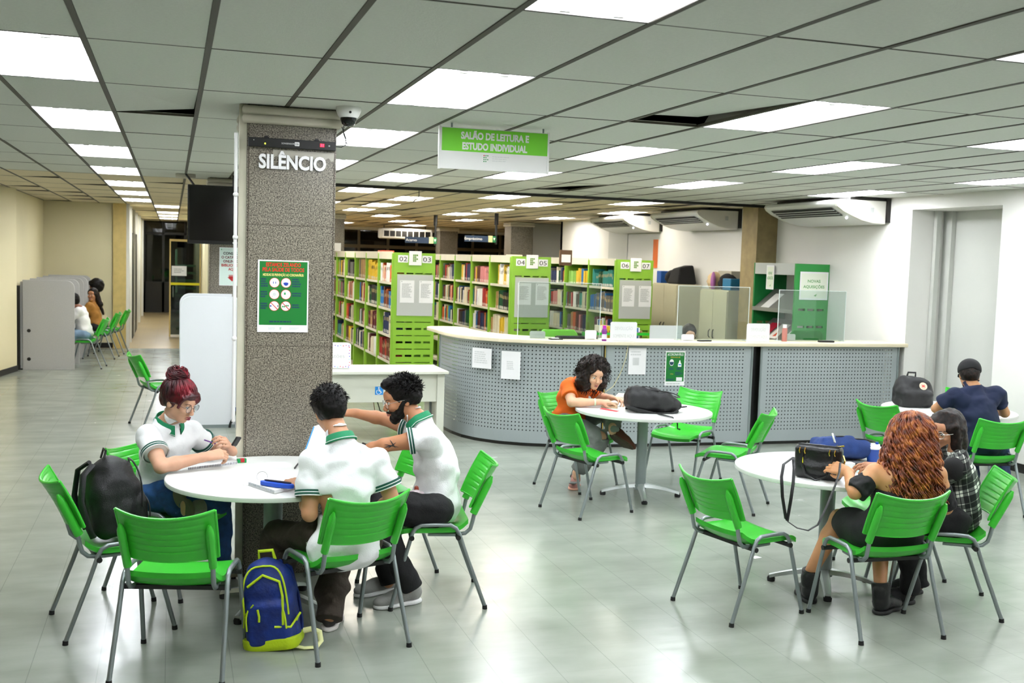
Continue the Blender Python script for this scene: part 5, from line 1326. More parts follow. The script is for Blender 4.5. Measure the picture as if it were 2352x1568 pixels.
def hand(F, wrist, d, palm_n, side, curl=.5, spread=.0, sc=1.0, k=.0035, thumb_in=.5, pts_out=None):
    """d: pointing direction, palm_n: direction the palm faces, side=+1 thumb on the right of d seen with palm_n down"""
    d = nrm(d); n = nrm(V3(palm_n) - d * np.dot(palm_n, d)); s = np.cross(d, n) * side; w = V3(wrist)
    F.cone(w - d * .02, w + d * .02, .0245 * sc, .022 * sc, .012)
    roots = []
    for i, (off, L) in enumerate(((.030, .088), (.010, .092), (-.010, .088), (-.029, .080))):
        a = w + d * .012 * sc + s * off * .55 * sc; b = w + d * L * sc + s * off * sc
        F.cone(a, b, .0155 * sc, .0118 * sc, .010); roots.append(b)
    lens = ((.042, .025, .020), (.046, .029, .021), (.043, .027, .021), (.034, .020, .018))
    for i in range(4):
        c = curl[i] if hasattr(curl, '__len__') else curl
        p = roots[i]; ang = c * .55; dirn = nrm(d + s * spread * (1.5 - i) * .25)
        for j, L in enumerate(lens[i]):
            dd = dirn * math.cos(ang) + n * math.sin(ang); q = p + dd * L * sc
            F.cone(p, q, (.0092 - .0008 * j - (.0008 if i == 3 else 0)) * sc, (.0084 - .0009 * j - (.0008 if i == 3 else 0)) * sc, k); p = q; ang += c * (.95 if j == 0 else .7)
        if pts_out is not None: pts_out.append(p)
    # thumb leaves the side of the palm near its base
    p = w + d * .022 * sc + s * .020 * sc; q = p + (d * .62 + s * .62 + n * (.15 + .5 * thumb_in)) * .042 * sc; r = q + (d * .85 + s * (.25 - .5 * thumb_in) + n * .45 * thumb_in) * .032 * sc; t = r + (d * .9 - s * .35 * thumb_in + n * .35 * thumb_in) * .025 * sc
    F.cone(p, q, .014 * sc, .0115 * sc, .008); F.cone(q, r, .0112 * sc, .0098 * sc, k); F.cone(r, t, .0098 * sc, .0082 * sc, k)

def head(F, c, ax, sc=1.0, nose=1.0, jaw=1.0, female=False):
    """c: centre of the head (eye level), ax rows right, forward, up"""
    R, Fw, U = ax; P = lambda x, y, z: V3(c) + (R * x + Fw * y + U * z) * sc
    E = lambda p, r, k=.012, cut=False: F.ell(P(*p), V3(r) * sc, ax, k, cut)
    E((0, -.018, .035), (.074, .094, .082)); E((0, .012, .0), (.066, .078, .082), .02)
    E((0, .030, -.055), (.052 * jaw, .052, .050), .03); E((0, .062, -.092), (.026 * jaw, .022, .018), .025)
    E((0, .078, .035), (.048, .018, .03), .02)
    for s_ in (-1, 1):
        E((s_ * .033, .092, .0), (.018, .014, .014), .010, True)
        E((s_ * .032, .076, -.001), (.014, .013, .0115), .004)
        E((s_ * .034, .070, -.028), (.024, .024, .018), .018)
        E((s_ * .030, .086, .0165), (.020, .007, .0045), .006)
        E((s_ * .072, -.008, -.012), (.010, .018, .031), .006); E((s_ * .0795, .002, -.01), (.006, .009, .018), .004, True)
        E((s_ * .009, .104 * 1, -.038), (.008, .010, .007), .006)
    F.cone(P(0, .086, .008), P(0, .108 * (1 + .04 * (nose - 1)), -.030), .0075 * sc, .0105 * nose * sc, .008)
    E((0, .092, -.062), (.022, .012, .0055), .004); E((0, .091, -.071), (.018, .012, .006), .004)
    E((0, .106, -.0655), (.024, .010, .0012), .002, True)
def face_bits(par, c, ax, sc=1.0, iris='#2a1a10', brow='#1a120c', lips=None, closed=.35):
    R, Fw, U = ax; P = lambda x, y, z: V3(c) + (R * x + Fw * y + U * z) * sc
    M = Matrix(((R[0], Fw[0], U[0], c[0]), (R[1], Fw[1], U[1], c[1]), (R[2], Fw[2], U[2], c[2]), (0, 0, 0, 1)))
    for s_ in (-1, 1):
        a = MB(M); a.ball((s_ * .032 * sc, .0785 * sc, -.001 * sc), .0122 * sc, 14, 10); e = a.build('eye', mat('eye_white', '#e8e4de', .2), par, smooth=0)
        a = MB(M); a.ball((s_ * .032 * sc, .0862 * sc, -.003 * sc), (.0058 * sc, .0052 * sc, .0058 * sc), 12, 8); a.build('iris', mat('iris_' + iris[1:], iris, .15), e, smooth=0)
        a = MB(M); a.tube([((s_ * (.014 + .042 * t)) * sc, (.094 - .018 * t * t) * sc, (.0165 + .006 * math.sin(t * 2.6)) * sc) for t in [i / 6 for i in range(7)]], [.001 * sc, .0026 * sc, .0028 * sc, .0026 * sc, .002 * sc, .0016 * sc, .0006 * sc], 6); a.build('eyebrow', mat('brow_' + brow[1:], brow, .8), par)
        a = MB(M); a.tube([((s_ * (.019 + .027 * t)) * sc, (.0925 - .010 * (2 * t - 1) ** 2) * sc, (.003 + .006 * math.sin(t * PI) * (1 - closed)) * sc) for t in [i / 6 for i in range(7)]], .0014 * sc, 5); a.build('eyelash', mat('lash', '#100b08', .8), par)
    a = MB(M); a.tube([((-.021 + .042 * t) * sc, (.0975 - .010 * (2 * t - 1) ** 2 + .006 * math.sin(t*PI)) * sc, (-.0605 - .0015 * math.cos(4 * PI * t)) * sc) for t in [i / 8 for i in range(9)]], [.0006, .003 , .004, .0045, .004, .0045, .004, .003, .0006], 6)
    a.tube([((-.018 + .036 * t) * sc, (.0965 - .008 * (2 * t - 1) ** 2 + .006 * math.sin(t*PI)) * sc, (-.0705) * sc) for t in [i / 8 for i in range(9)]], [.0006, .003, .0045, .005, .0052, .005, .0045, .003, .0006], 6)
    a.build('lips', mat('lips_' + (lips or '#a8605a')[1:], lips or '#a8605a', .45), par, smooth=.9)
def glasses(par, c, ax, sc=1.0, col='#c8c8c8', rnd_=.022, thick=.0016):
    R, Fw, U = ax; M = Matrix(((R[0], Fw[0], U[0], c[0]), (R[1], Fw[1], U[1], c[1]), (R[2], Fw[2], U[2], c[2]), (0, 0, 0, 1)))
    m = mat('spectacle_frame_' + col[1:], col, .25, .6); a = MB(M)
    for s_ in (-1, 1):
        a.tube([((s_ * .034 + rnd_ * 1.12 * math.cos(t)) * sc, (.106 - .006 * abs(s_)) * sc, (-.004 + rnd_ * math.sin(t)) * sc) for t in [2*PI*k/22 for k in range(22)]], thick * sc, 6, closed=True)
        a.tube([(s_ * .058 * sc, .100 * sc, .004 * sc), (s_ * .076 * sc, .085 * sc, .006 * sc), (s_ * .082 * sc, .02 * sc, .004 * sc), (s_ * .080 * sc, -.012 * sc, -.004 * sc)], thick * sc, 6)
    a.tube([(-.0105 * sc, .101 * sc, 0), (0, .107 * sc, .004 * sc), (.0105 * sc, .101 * sc, 0)], thick * sc, 6)
    o = a.build('spectacles', m, par, smooth=.9)
    a = MB(M)
    for s_ in (-1, 1): a.add([((s_ * .034 + rnd_ * 1.1 * math.cos(t)) * sc, .1 * sc, (-.004 + rnd_ * .98 * math.sin(t)) * sc) for t in [2*PI*k/20 for k in range(20)]], [tuple(range(20))])
    a.build('lens', m_spec, o)

def bbox(pts, pad):
    P = np.array([V3(p) for p in pts]); return P.min(0) - pad, P.max(0) + pad
def ring_band(name, mats, parent, c, axis, r, h, t=.003, ovx=1.0, rows=None, up=(0, 0, 1), n=40, r2=None):
    """band (cuff) round an axis; rows: list of (f0, f1, material index)"""
    ax = nrm(axis); x = nrm(np.cross(ax, up)) if abs(np.dot(ax, nrm(up))) < .98 else nrm(np.cross(ax, (1, 0, 0))); y = np.cross(ax, x); a = MB(); r2 = r2 or r
    for f0, f1, mi in (rows or [(0, 1, 0)]):
        ra = r + (r2 - r) * f0; rb = r + (r2 - r) * f1
        A = [V3(c) + ax * h * f0 + (x * math.cos(q) * ovx + y * math.sin(q)) * (ra + t) for q in [2*PI*k/n for k in range(n)]]
        B = [V3(c) + ax * h * f1 + (x * math.cos(q) * ovx + y * math.sin(q)) * (rb + t) for q in [2*PI*k/n for k in range(n)]]
        Bi = [V3(c) + ax * h * f1 + (x * math.cos(q) * ovx + y * math.sin(q)) * (rb - .006) for q in [2*PI*k/n for k in range(n)]]
        Ai = [V3(c) + ax * h * f0 + (x * math.cos(q) * ovx + y * math.sin(q)) * (ra - .006) for q in [2*PI*k/n for k in range(n)]]
        a.grid([Ai, A, B, Bi], mi, close_u=True)
    return a.build(name, mats, parent, smooth=.9)

def shoe(par, heel, toe, up=(0, 0, 1), col='#777', sole='#e8e8e8', lace='#dddddd', h=.055, boot=0, w=.043, name='shoe', shin=None):
    """heel and toe at the level of the sole bottom"""
    heel = V3(heel); toe = V3(toe); L = np.linalg.norm(toe - heel); ax = axes(toe - heel, up); R, Fw, U = ax
    P = lambda x, y, z: heel + R * x + Fw * y + U * z
    lo, hi = bbox([P(-.06, -.03, 0), P(.06, L + .02, .02), P(.06, -.03, .12 + boot), P(-.06, L, .12), P(0, L/2, -.02)] + ([shin] if shin is not None else []), .06 if shin is not None else .03); F = Field(lo, hi, .0045)
    F.ell(P(0, L*.76, .035), (w, L*.27, .036), ax, .012); F.ell(P(0, L*.5, .05), (w*.86, L*.30, .045), ax, .02); F.ell(P(0, L*.2, .06), (w*.8, L*.22, .055), ax, .02); F.cone(P(0, L*.2, .06), P(0, L*.22, .085 + boot), .040, .040 + (.006 if boot else 0), .015)
    if shin is not None: F.cone(P(0, L*.2, .07), shin, .044, .052, .02); F.wrap(BODY.get(par.name), .006, .06)
    F.plane(P(0, L/2, .012), -U, m=.4)
    if shin is None: F.plane(P(0, L*.22, .098 + boot), U, m=.12)
    else: F.plane(shin, V3(shin) - P(0, L*.2, .07), m=.12)
    s = F.mesh(name, mat('shoe_' + col[1:], col, .7 if not boot else .4, bump=(150, .2)), par)
    F = Field(lo, hi, .005)
    F.ell(P(0, L*.74, .008), (w*1.12, L*.29, .04), ax, .01); F.ell(P(0, L*.22, .008), (w*.95, L*.24, .04), ax, .02); F.rbox(P(0, L*.48, .008), (w*.9, L*.32, .03), ax, .02, .02)
    F.plane(P(0, L/2, .024), U, m=.4); F.plane(P(0, L/2, .001), -U, m=.4); F.mesh('sole', mat('sole_' + sole[1:], sole, .6), s)
    if lace:
        a = MB()
        for k in range(5):
            y = L * (.42 + .07 * k); z = .098 - .010 * k + .004 * (k > 2) - (0.004 * k); a.tube([P(-.022, y, z - .012), P(-.008, y + .006, z), P(.008, y, z), P(.022, y + .006, z - .012)], .0028, 6)
        a.build('laces', mat('lace_' + lace[1:], lace, .8), s)
    return s

BODY = {}
def person(name_label, J, skin='#c99472', sc=1.0, h=.0055, hands=None, female=False, legs_bare=False, torso_w=1.0, neck_r=.052, head_k={}, cat='person', face=None, nosehead=False, build=1.0):
    """J: joints in metres. pelvis chest neck head hf(head forward) hu(head up) sl sr el er wl wr hl hr kl kr al ar"""
    root = thing('person', name_label, cat, tuple(float(v) for v in (J['pelvis'][0], J['pelvis'][1], 0)))
    inv = -V3((J['pelvis'][0], J['pelvis'][1], 0))
    J = {k: ((V3(v) + inv) if k not in ('hf', 'hu') else V3(v)) for k, v in J.items()}
    pts = [J[k] for k in J if k not in ('hf', 'hu')]
    lo, hi = bbox(pts, .22); lo[2] = max(lo[2], -.02)
    F = Field(lo, hi, h); ax = axes(J['hf'], J['hu'])
    chest, pel, neck = J['chest'], J['pelvis'], J['neck']
    sh = nrm(J['sr'] - J['sl']); spine = nrm(neck - chest); ax_c = axes(np.cross(spine, sh), spine)
    b = build
    F.ell(chest, (.135 * torso_w, .092 * b, .15), ax_c, .04); F.ell(lerp(chest, pel, .5), (.115 * torso_w, .085 * b, .14), ax_c, .05)
    hp = nrm(J['hr'] - J['hl']) if 'hr' in J else sh
    F.ell(pel, (.145 * torso_w, .105 * b, .105), axes(np.cross((0, 0, 1), hp) * 1.0, (0, 0, 1)), .05)
    F.cone(lerp(chest, neck, .55), neck, .085, .058, .04); F.cone(neck, J['head'] - ax[2] * .055 * sc - ax[1] * .015 * sc, neck_r, neck_r * .96, .02)
    head(F, J['head'], ax, sc, **head_k)
    for s_ in 'lr':
        S, E, W = J['s' + s_], J['e' + s_], J['w' + s_]
        F.cone(lerp(S, chest, .35), S, .07, .056 * b, .03); F.chain([S, lerp(S, E, .35), E], [.052 * b, .049 * b, .038 * b], .02); F.chain([E, lerp(E, W, .3), W], [.038 * b, .0385 * b, .025], .015)
        if hands and s_ in hands: hand(F, W, **hands[s_])
    for s_ in 'lr':
        if 'k' + s_ not in J: continue
        Hh, K, A = J['h' + s_], J['k' + s_], J['a' + s_]
        F.chain([Hh, lerp(Hh, K, .4), K], [.085 * b, .076 * b, .052], .03); F.chain([K, lerp(K, A, .3), A], [.050, .053 * b, .033], .02)
        F.cone(A, A + V3((0, 0, -.03)), .034, .034, .01)
    ms = mat('skin_' + skin[1:], skin, .5, var=(30, .04))
    ms.node_tree.nodes['Principled BSDF'].inputs['Subsurface Weight'].default_value = .08
    body = F.mesh('body', ms, root); BODY[root.name] = F
    if face is not None: face_bits(root, J['head'], ax, sc, **face)
    return root, J, ax, ax_c

def shirt(root, J, ax_c, m, sleeve=.55, sw=.066, hem=-.06, torso_w=1.0, b=1.0, h=.006, infl=.016, cut_neck=True, name='shirt', folds_=.0048, sleeves='lr', hem_n=None, seed=1, drape=None, neck_cut=.012, mats=None, matfn=None):
    chest, pel, neck = J['chest'], J['pelvis'], J['neck']
    pts = [chest, pel, neck, J['sl'], J['sr'], J['el'], J['er'], pel + V3((0, 0, hem))]
    if drape: pts += [V3(p) for p in drape]
    lo, hi = bbox(pts, .2); F = Field(lo, hi, h)
    F.ell(chest, (.135*torso_w + infl, .092*b + infl, .15 + infl*.5), ax_c, .05); F.ell(lerp(chest, pel, .5), (.120*torso_w + infl, .092*b + infl*1.2, .15), ax_c, .06)
    hp = nrm(J['hr'] - J['hl']); F.ell(pel + V3((0, 0, .01)), (.150*torso_w + infl, .112*b + infl, .13), axes(np.cross((0, 0, 1), hp), (0, 0, 1)), .06)
    F.cone(lerp(chest, neck, .5), lerp(chest, neck, .92), .09 + infl*.6, .066 + infl*.3, .05)
    if drape:
        for i in range(0, len(drape) - 1): F.cone(drape[i], drape[i+1], .11 * torso_w, .11 * torso_w, .06)
    cuts = []
    for s_ in 'lr':
        S, E = J['s' + s_], J['e' + s_]; F.cone(lerp(S, chest, .4), S - V3((0, 0, .008)), .070, .050*b + infl*.4, .03); F.cone(lerp(chest, neck, .86), lerp(neck, S, .75) - V3((0, 0, .012)), .062, .042, .03)
        if s_ in sleeves:
            e = lerp(S, E, sleeve + .06); F.cone(S - V3((0, 0, .008)), e, .050*b + infl*.4, sw - .004, .02); cuts.append((lerp(S, E, sleeve), nrm(E - S)))
    F.folds(folds_ * 1.5, 42, (0.35, .2, 1), seed=seed); F.folds(folds_, 62, (-.5, .3, .8), seed=seed + 9); F.noise(folds_ * 2.0, 8, seed=seed + 3, octv=3)
    F.wrap(BODY.get(root.name), clips=cuts)
    if cut_neck: F.plane(neck + nrm(neck - chest) * neck_cut, nrm(neck - chest), m=.055)
    F.plane(pel + V3((0, 0, hem)), hem_n if hem_n is not None else (0, 0, -1), m=.45)
    o = None
    for p, n in cuts: F.plane(p, n, m=.095)
    o = F.mesh(name, mats or m, root, matfn=matfn)
    return o
def trousers(root, J, m, b=1.0, h=.006, cuff=.06, infl=.012, folds_=.004, name='trousers', wide=0, seed=2, upto=1.0):
    pel = J['pelvis']; pts = [pel, J['kl'], J['kr'], J['al'], J['ar'], J['hl'], J['hr']]; lo, hi = bbox(pts, .18); F = Field(lo, hi, h)
    hp = nrm(J['hr'] - J['hl']); F.ell(pel - V3((0, 0, .01)), (.150 + infl, .108*b + infl, .105), axes(np.cross((0, 0, 1), hp), (0, 0, 1)), .05)
    for s_ in 'lr':
        Hh, K, A = J['h' + s_], J['k' + s_], J['a' + s_]
        F.chain([Hh, lerp(Hh, K, .4), K], [.088*b + infl, .078*b + infl, .056 + infl + wide*.5], .03)
        A2 = lerp(K, A, upto + .16); F.chain([K, lerp(K, A, .35), A2], [.056 + infl + wide*.5, .054*b + infl + wide, .040 + infl + wide], .02)
    F.folds(folds_*1.5, 50, (.2, .3, 1), seed=seed); F.noise(folds_*2.4, 10, seed=seed + 4, octv=3); F.wrap(BODY.get(root.name))
    for s_ in 'lr': K, A = J['k' + s_], J['a' + s_]; F.plane(lerp(K, A, upto + (.10 if upto >= 1 else 0)), nrm(A - K), m=.10)
    return F.mesh(name, m, root)
def collar(root, J, c, up, fwd, m, r=.060, h=.042, flare=.018, m2=None, open_=.5):
    """folded polo collar, open at the front; up: neck direction, fwd: chest direction"""
    ax = axes(fwd, up); R, Fw, U = ax; a = MB(); n = 40; rows = []
    prof = [(r + .001, -.012), (r + .002, h * .75), (r + .005, h), (r + .009, h * .92), (r + flare * .8, h * .35), (r + flare + .004, h * .02), (r + flare, -.003), (r + flare * .5, h * .3)]
    for i in range(n + 1):
        t = open_ / 2 + (2 * PI - open_) * i / n; e = abs(t - PI) / PI; pts = []
        for k, (rr, z) in enumerate(prof):
            dz = -.028 * max(0, e - .55) / .45; dr = .012 * max(0, e - .5)
            if k in (5, 6): dz -= .022 * max(0, e - .6) / .4
            pts.append(V3(c) + (R * math.sin(t) * 1.02 + Fw * math.cos(t) * 1.08) * (rr + dr) + U * (z + dz))
        rows.append(pts)
    a.grid(rows); mm = [m]
    if m2 is not None:
        for rr_, z0, z1 in ((r + flare + .0045, .004, .007),):
            g = []
            for i in range(n + 1):
                t = open_ / 2 + (2*PI - open_) * i / n; e = abs(t - PI) / PI; dz = -.028 * max(0, e - .55) / .45 - .022 * max(0, e - .6) / .4; dr = .012 * max(0, e - .5)
                g.append([V3(c) + (R*math.sin(t)*1.02 + Fw*math.cos(t)*1.08) * (rr_ + dr + .0006) + U * (z + dz) for z in (z0, z1)])
            a.grid(g, 1)
        mm.append(m2)
    return a.build('collar', mm, root, smooth=.9)
def cuff(root, J, s_, m_list, sleeve, r, h=.022, rows=None, name='cuff'):
    S, E = J['s' + s_], J['e' + s_]; d = nrm(E - S); c = lerp(S, E, sleeve) - d * (h - .003)
    return ring_band(name, m_list, root, c, d, r, h, .0025, rows=rows)
def hair_cap(F, c, ax, sc=1.0, vol=.012, back=.0, low=-.03, front=.062):
    """short hair shell on the skull: everything above a slanted hairline"""
    R, Fw, U = ax; P = lambda x, y, z: V3(c) + (R * x + Fw * y + U * z) * sc
    F.ell(P(0, -.020 - back, .040), (V3((.076, .096, .083)) + vol) * sc, ax, .01); F.ell(P(0, -.035 - back, .0), (V3((.070, .082, .075)) + vol * .8) * sc, ax, .02)
def cut_face(F, c, ax, sc=1.0, hl=.055, y=.045, low=-.045, tilt=.5):
    """remove hair in front of the face and below the nape line"""
    R, Fw, U = ax; P = lambda x, y_, z: V3(c) + (R * x + Fw * y_ + U * z) * sc
    n = nrm(Fw - U * tilt); F.plane(P(0, y, hl) , n, k=.006, m=.16)
    F.plane(P(0, -.03, low), -U + Fw * .25, k=.006, m=.16)
def strands(root, name, m, starts, fn, r=.003, seg=5, n=14):
    a = MB()
    for s_ in starts: a.tube([fn(s_, i / (n - 1)) for i in range(n)], [r * (1 - .6 * (i / (n - 1)) ** 2) for i in range(n)], seg)
    return a.build(name, m, root, smooth=0)

def scalp(c, ax, sc, d, lift=0):
    """point on the hair shell in direction d (head frame), and its normal"""
    r = (V3((.076, .096, .083)) + .010 + lift) * sc; q = V3((0, -.020, .040)) * sc + V3(d) * r
    return c + ax[0]*q[0] + ax[1]*q[1] + ax[2]*q[2], nrm(ax[0]*d[0] + ax[1]*d[1] + ax[2]*d[2])
def tufts(root, c, ax, m, n, L=.022, r=.0022, sc=1.0, hl=.35, nape=-.45, lean=(0, .3, 0), seed=1, name='hair_tufts'):
    rr = random.Random(seed); a = MB(); k = 0
    while k < n:
        d = nrm([rr.gauss(0, 1) for _ in range(3)])
        if d[1] > .2 and d[2] < hl + .1 * d[1]: continue
        if d[2] < nape or (abs(d[0]) > .6 and d[2] < -.1): continue
        p, nn = scalp(c, ax, sc, d, -.004); l = nrm(nn * .55 + ax[0]*(lean[0] + rr.gauss(0, .35)) + ax[1]*(lean[1] + rr.gauss(0, .35)) + ax[2]*(lean[2] - .35 + rr.gauss(0, .2)))
        ll = L * rr.uniform(.6, 1.3); a.tube([p, p + l * ll * .6 + nn * .003, p + l * ll], [r, r * .8, r * .2], 4); k += 1
    return a.build(name, m, root, smooth=0)
def combed(root, c, ax, m, target, n, r=.0028, sc=1.0, hl=.15, seed=1, name='hair_strands', lift=.004):
    """strands lying on the head from the hairline to a gathering direction"""
    rr = random.Random(seed); a = MB(); k = 0; T = nrm(target)
    while k < n:
        d = nrm([rr.gauss(0, 1) for _ in range(3)])
        if d[1] > .15 and d[2] < hl: continue
        if d[2] < -.75 or np.dot(d, T) > .93: continue
        pts = []
        for i in range(9):
            t = i / 8 * .95; q = nrm(d * (1 - t) + T * t); pts.append(scalp(c, ax, sc, q, lift + .0025 * math.sin(t * PI * 2 + k))[0])
        a.tube(pts, [r * .5] + [r] * 7 + [r * .6], 5); k += 1
    return a.build(name, m, root, smooth=0)

def up_(p, z): return (p[0], p[1], z)
def ramp_mat(name, cols, scale=12, rough=.5, stretch=None, spec=.5, bump=None, sheen=0):
    m = bpy.data.materials.new(name); m.use_nodes = True; nt = m.node_tree; L = nt.links; b = nt.nodes['Principled BSDF']
    tc = nt.nodes.new('ShaderNodeTexCoord'); src = tc.outputs['Object']
    if stretch: mp = nt.nodes.new('ShaderNodeMapping'); mp.inputs['Scale'].default_value = stretch; L.new(src, mp.inputs[0]); src = mp.outputs[0]
    n = nt.nodes.new('ShaderNodeTexNoise'); n.inputs['Scale'].default_value = scale; n.inputs['Detail'].default_value = 6; L.new(src, n.inputs['Vector'])
    r = nt.nodes.new('ShaderNodeValToRGB'); e = r.color_ramp.elements; e[0].position = .3; e[0].color = lin(cols[0]); e[1].position = .7; e[1].color = lin(cols[-1])
    for i, c in enumerate(cols[1:-1]): x = e.new(.3 + .4 * (i + 1) / (len(cols) - 1)); x.color = lin(c)
    L.new(n.outputs['Fac'], r.inputs[0]); L.new(r.outputs[0], b.inputs['Base Color']); b.inputs['Roughness'].default_value = rough; b.inputs['Specular IOR Level'].default_value = spec
    if bump:
        bp = nt.nodes.new('ShaderNodeBump'); bp.inputs['Strength'].default_value = bump; bp.inputs['Distance'].default_value = .004; L.new(n.outputs['Fac'], bp.inputs['Height']); L.new(bp.outputs[0], b.inputs['Normal'])
    return m
m_polo = mat('polo_white', '#f0f1f0', .8, bump=(140, .15)); m_polog = mat('polo_green_trim', '#0a8455', .7, bump=(140, .15)); m_cuffg = mat('cuff_dark_green', '#0d5040', .7)
m_jeans = mat('blue_jeans', '#1f4a7d', .8, var=(25, .25), bump=(200, .2)); m_blackpants = mat('black_trousers', '#121214', .85, bump=(120, .2))
m_brownpants = mat('brown_cargo_cloth', '#3b3128', .85, var=(6, .15), bump=(90, .3)); m_greypants = mat('grey_sweatpants', '#7c807c', .85, var=(8, .1), bump=(100, .3))
m_orange = mat('orange_shirt', '#ea6a14', .8, var=(5, .06)); m_navysh = mat('navy_shirt', '#14203f', .85, var=(5, .08)); m_dress = mat('black_dress', '#101012', .8, bump=(160, .2))
hm_red = ramp_mat('dyed_red_hair', ['#160307', '#4a0814', '#9a1028'], 16, .42, (1, 1, .4), bump=.5); hm_black = ramp_mat('black_hair', ['#050404', '#0c0908', '#181210'], 60, .5, bump=.5, spec=.2)
hm_dbrown = ramp_mat('dark_brown_hair', ['#0a0706', '#1a110d', '#2f1f16'], 50, .5, bump=.5, spec=.25); hm_ginger = ramp_mat('ginger_curls', ['#2e0f05', '#7a3410', '#c87a36'], 24, .4)  # dark to orange ramp puts highlight contrast into the ginger colour
hm_gdark = mat('ginger_undercoat', '#3a1707', .7)
def cap_hair(root, head_c, ax, m, vol=.012, hl=.055, y=.045, low=-.045, tilt=.5, h=.0045, amp=.003, sc_=70, extra=None, sc=1.0, name='hair'):
    lo, hi = bbox([head_c], .24); F = Field(lo, hi, h); hair_cap(F, head_c, ax, sc, vol); cut_face(F, head_c, ax, sc, hl, y, low, tilt)
    if extra: extra(F, lambda x, y_, z: V3(head_c) + (ax[0]*x + ax[1]*y_ + ax[2]*z) * sc)
    F.noise(amp, sc_, seed=4, octv=2)
    return F.mesh(name, m, root)
polo_rows = [(0, .35, 1), (.35, .48, 0), (.48, .85, 1), (.85, 1, 0)]
def polo(root, J, ax, axc, sleeve, fwd, **kw):
    seed = kw.get('seed', 1)
    shirt(root, J, axc, m_polo, sleeve=sleeve, **kw)
    collar(root, J, J['neck'] - nrm(J['neck'] - J['chest']) * .006, nrm(J['head'] - ax[2]*.05 - J['neck']) * .5 + nrm(J['neck'] - J['chest']) * .5, fwd, m_polog, m2=m_polo)
    for s_ in 'lr': cuff(root, J, s_, [m_polo, m_cuffg], sleeve, kw.get('sw', .066) + .003, .030, polo_rows)

# ---- woman with dyed red hair
J = dict(pelvis=(-0.059, 6.488, 0.549), chest=(-0.036, 6.395, 0.793), neck=(-0.013, 6.329, 0.986), head=(0.043, 6.237, 1.118),
    hf=tuple(V3((0.228, 6.097, 1.022)) - V3((0.043, 6.237, 1.118))), hu=(0.05, 0, 1), sr=(-0.124, 6.244, 0.922), sl=(0.114, 6.451, 0.908), er=(-0.052, 6.051, 0.782), wr=(0.188, 6.114, 0.819),
    el=(0.233, 6.591, 0.771), wl=(0.338, 6.329, 0.811), hr=(-0.106, 6.376, 0.550), hl=(-0.018, 6.609, 0.521), kr=(0.249, 6.054, 0.573), kl=(0.281, 6.531, 0.474), ar=(0.085, 5.949, 0.585), al=(0.290, 6.478, 0.122))
dr = nrm(V3((0.347, 6.170, 0.834)) - V3(J['wr'])); dl = nrm(V3((0.355, 6.120, 0.908)) - V3(J['wl']))
root, J, ax, axc = person('person with dyed red hair bun, spectacles and white polo shirt at the left table', J, '#dba98a', .98, .0048,
    hands=dict(r=dict(d=dr, palm_n=(0.2, .6, -.8), side=1, curl=[.9, 1.1, 1.2, 1.2], thumb_in=.9), l=dict(d=nrm(V3((-.3, -.5, .5))), palm_n=(-.6, .2, -.5), side=-1, curl=[.8, 1.0, 1.1, 1.2], thumb_in=.8)),
    female=True, neck_r=.046, torso_w=1.0, face=dict(brow='#3a1518', lips='#8e3548', closed=.7))
fw1 = nrm(np.cross(nrm(J['neck'] - J['chest']), nrm(J['sr'] - J['sl'])))
polo(root, J, ax, axc, .60, fw1, hem=-.05, torso_w=1.08, seed=5, sw=.070, b=1.08)
s = Sheet(face_frame(J['chest'] + fw1 * .118 + axc[0] * -.075 + axc[2] * .02, axc[0], axc[2])); 
trousers(root, J, m_jeans, seed=3, folds_=.005)
def bun(F, P):
    F.ell(P(0, -.068, .128), (.054, .052, .040), k=.012)
    for s_ in (-1, 1): F.cone(P(s_*.060, .058, .050), P(s_*.070, .050, -.01), .016, .010, .01)
    F.ell(P(0, .072, .062), (.055, .03, .028), ax, .015); F.ell(P(-.03, .085, .045), (.03, .018, .022), ax, .01)
o = cap_hair(root, J['head'], ax, hm_red, .010, .05, .06, -.05, .35, extra=bun, amp=.004, sc_=45, sc=.98)
def redbun(s_, t):
    a, b, r = s_; c = J['head'] + ax[1]*(-.068) + ax[2]*.126; q = a + t * 2.4; cb = math.cos(b * 1.2)
    return c + ax[0] * math.cos(q) * r * .062 * cb + ax[1] * math.sin(q) * r * .060 * cb + ax[2] * (math.sin(b * 1.2) * .046 + .010 * math.sin(q * 2 + a))
combed(root, J['head'], ax, hm_red, (0, -.45, .9), 330, .0030, .98)
st_ = [(rnd.uniform(0, 6.28), rnd.uniform(-1, 1.2), rnd.uniform(.85, 1.08)) for _ in range(130)]; strands(o, 'bun_strands', hm_red, st_, redbun, .0035)
glasses(root, J['head'], ax, .98, '#6f6a72', .021, .0013)
m_shoe_g = '#8a8477'
shoe(root, tuple(V3((0.104, 5.857, 0.558)) - (V3(root.location))), tuple(V3((0.011, 6.041, 0.639)) - V3(root.location)), up=(.3, 1, .3), col='#8b857a', sole='#6e6753')
shoe(root, tuple(V3((0.276, 6.600, -0.000)) - V3(root.location)), tuple(V3((0.378, 6.360, 0.046)) - V3(root.location)), col='#8b857a', sole='#6e6753')

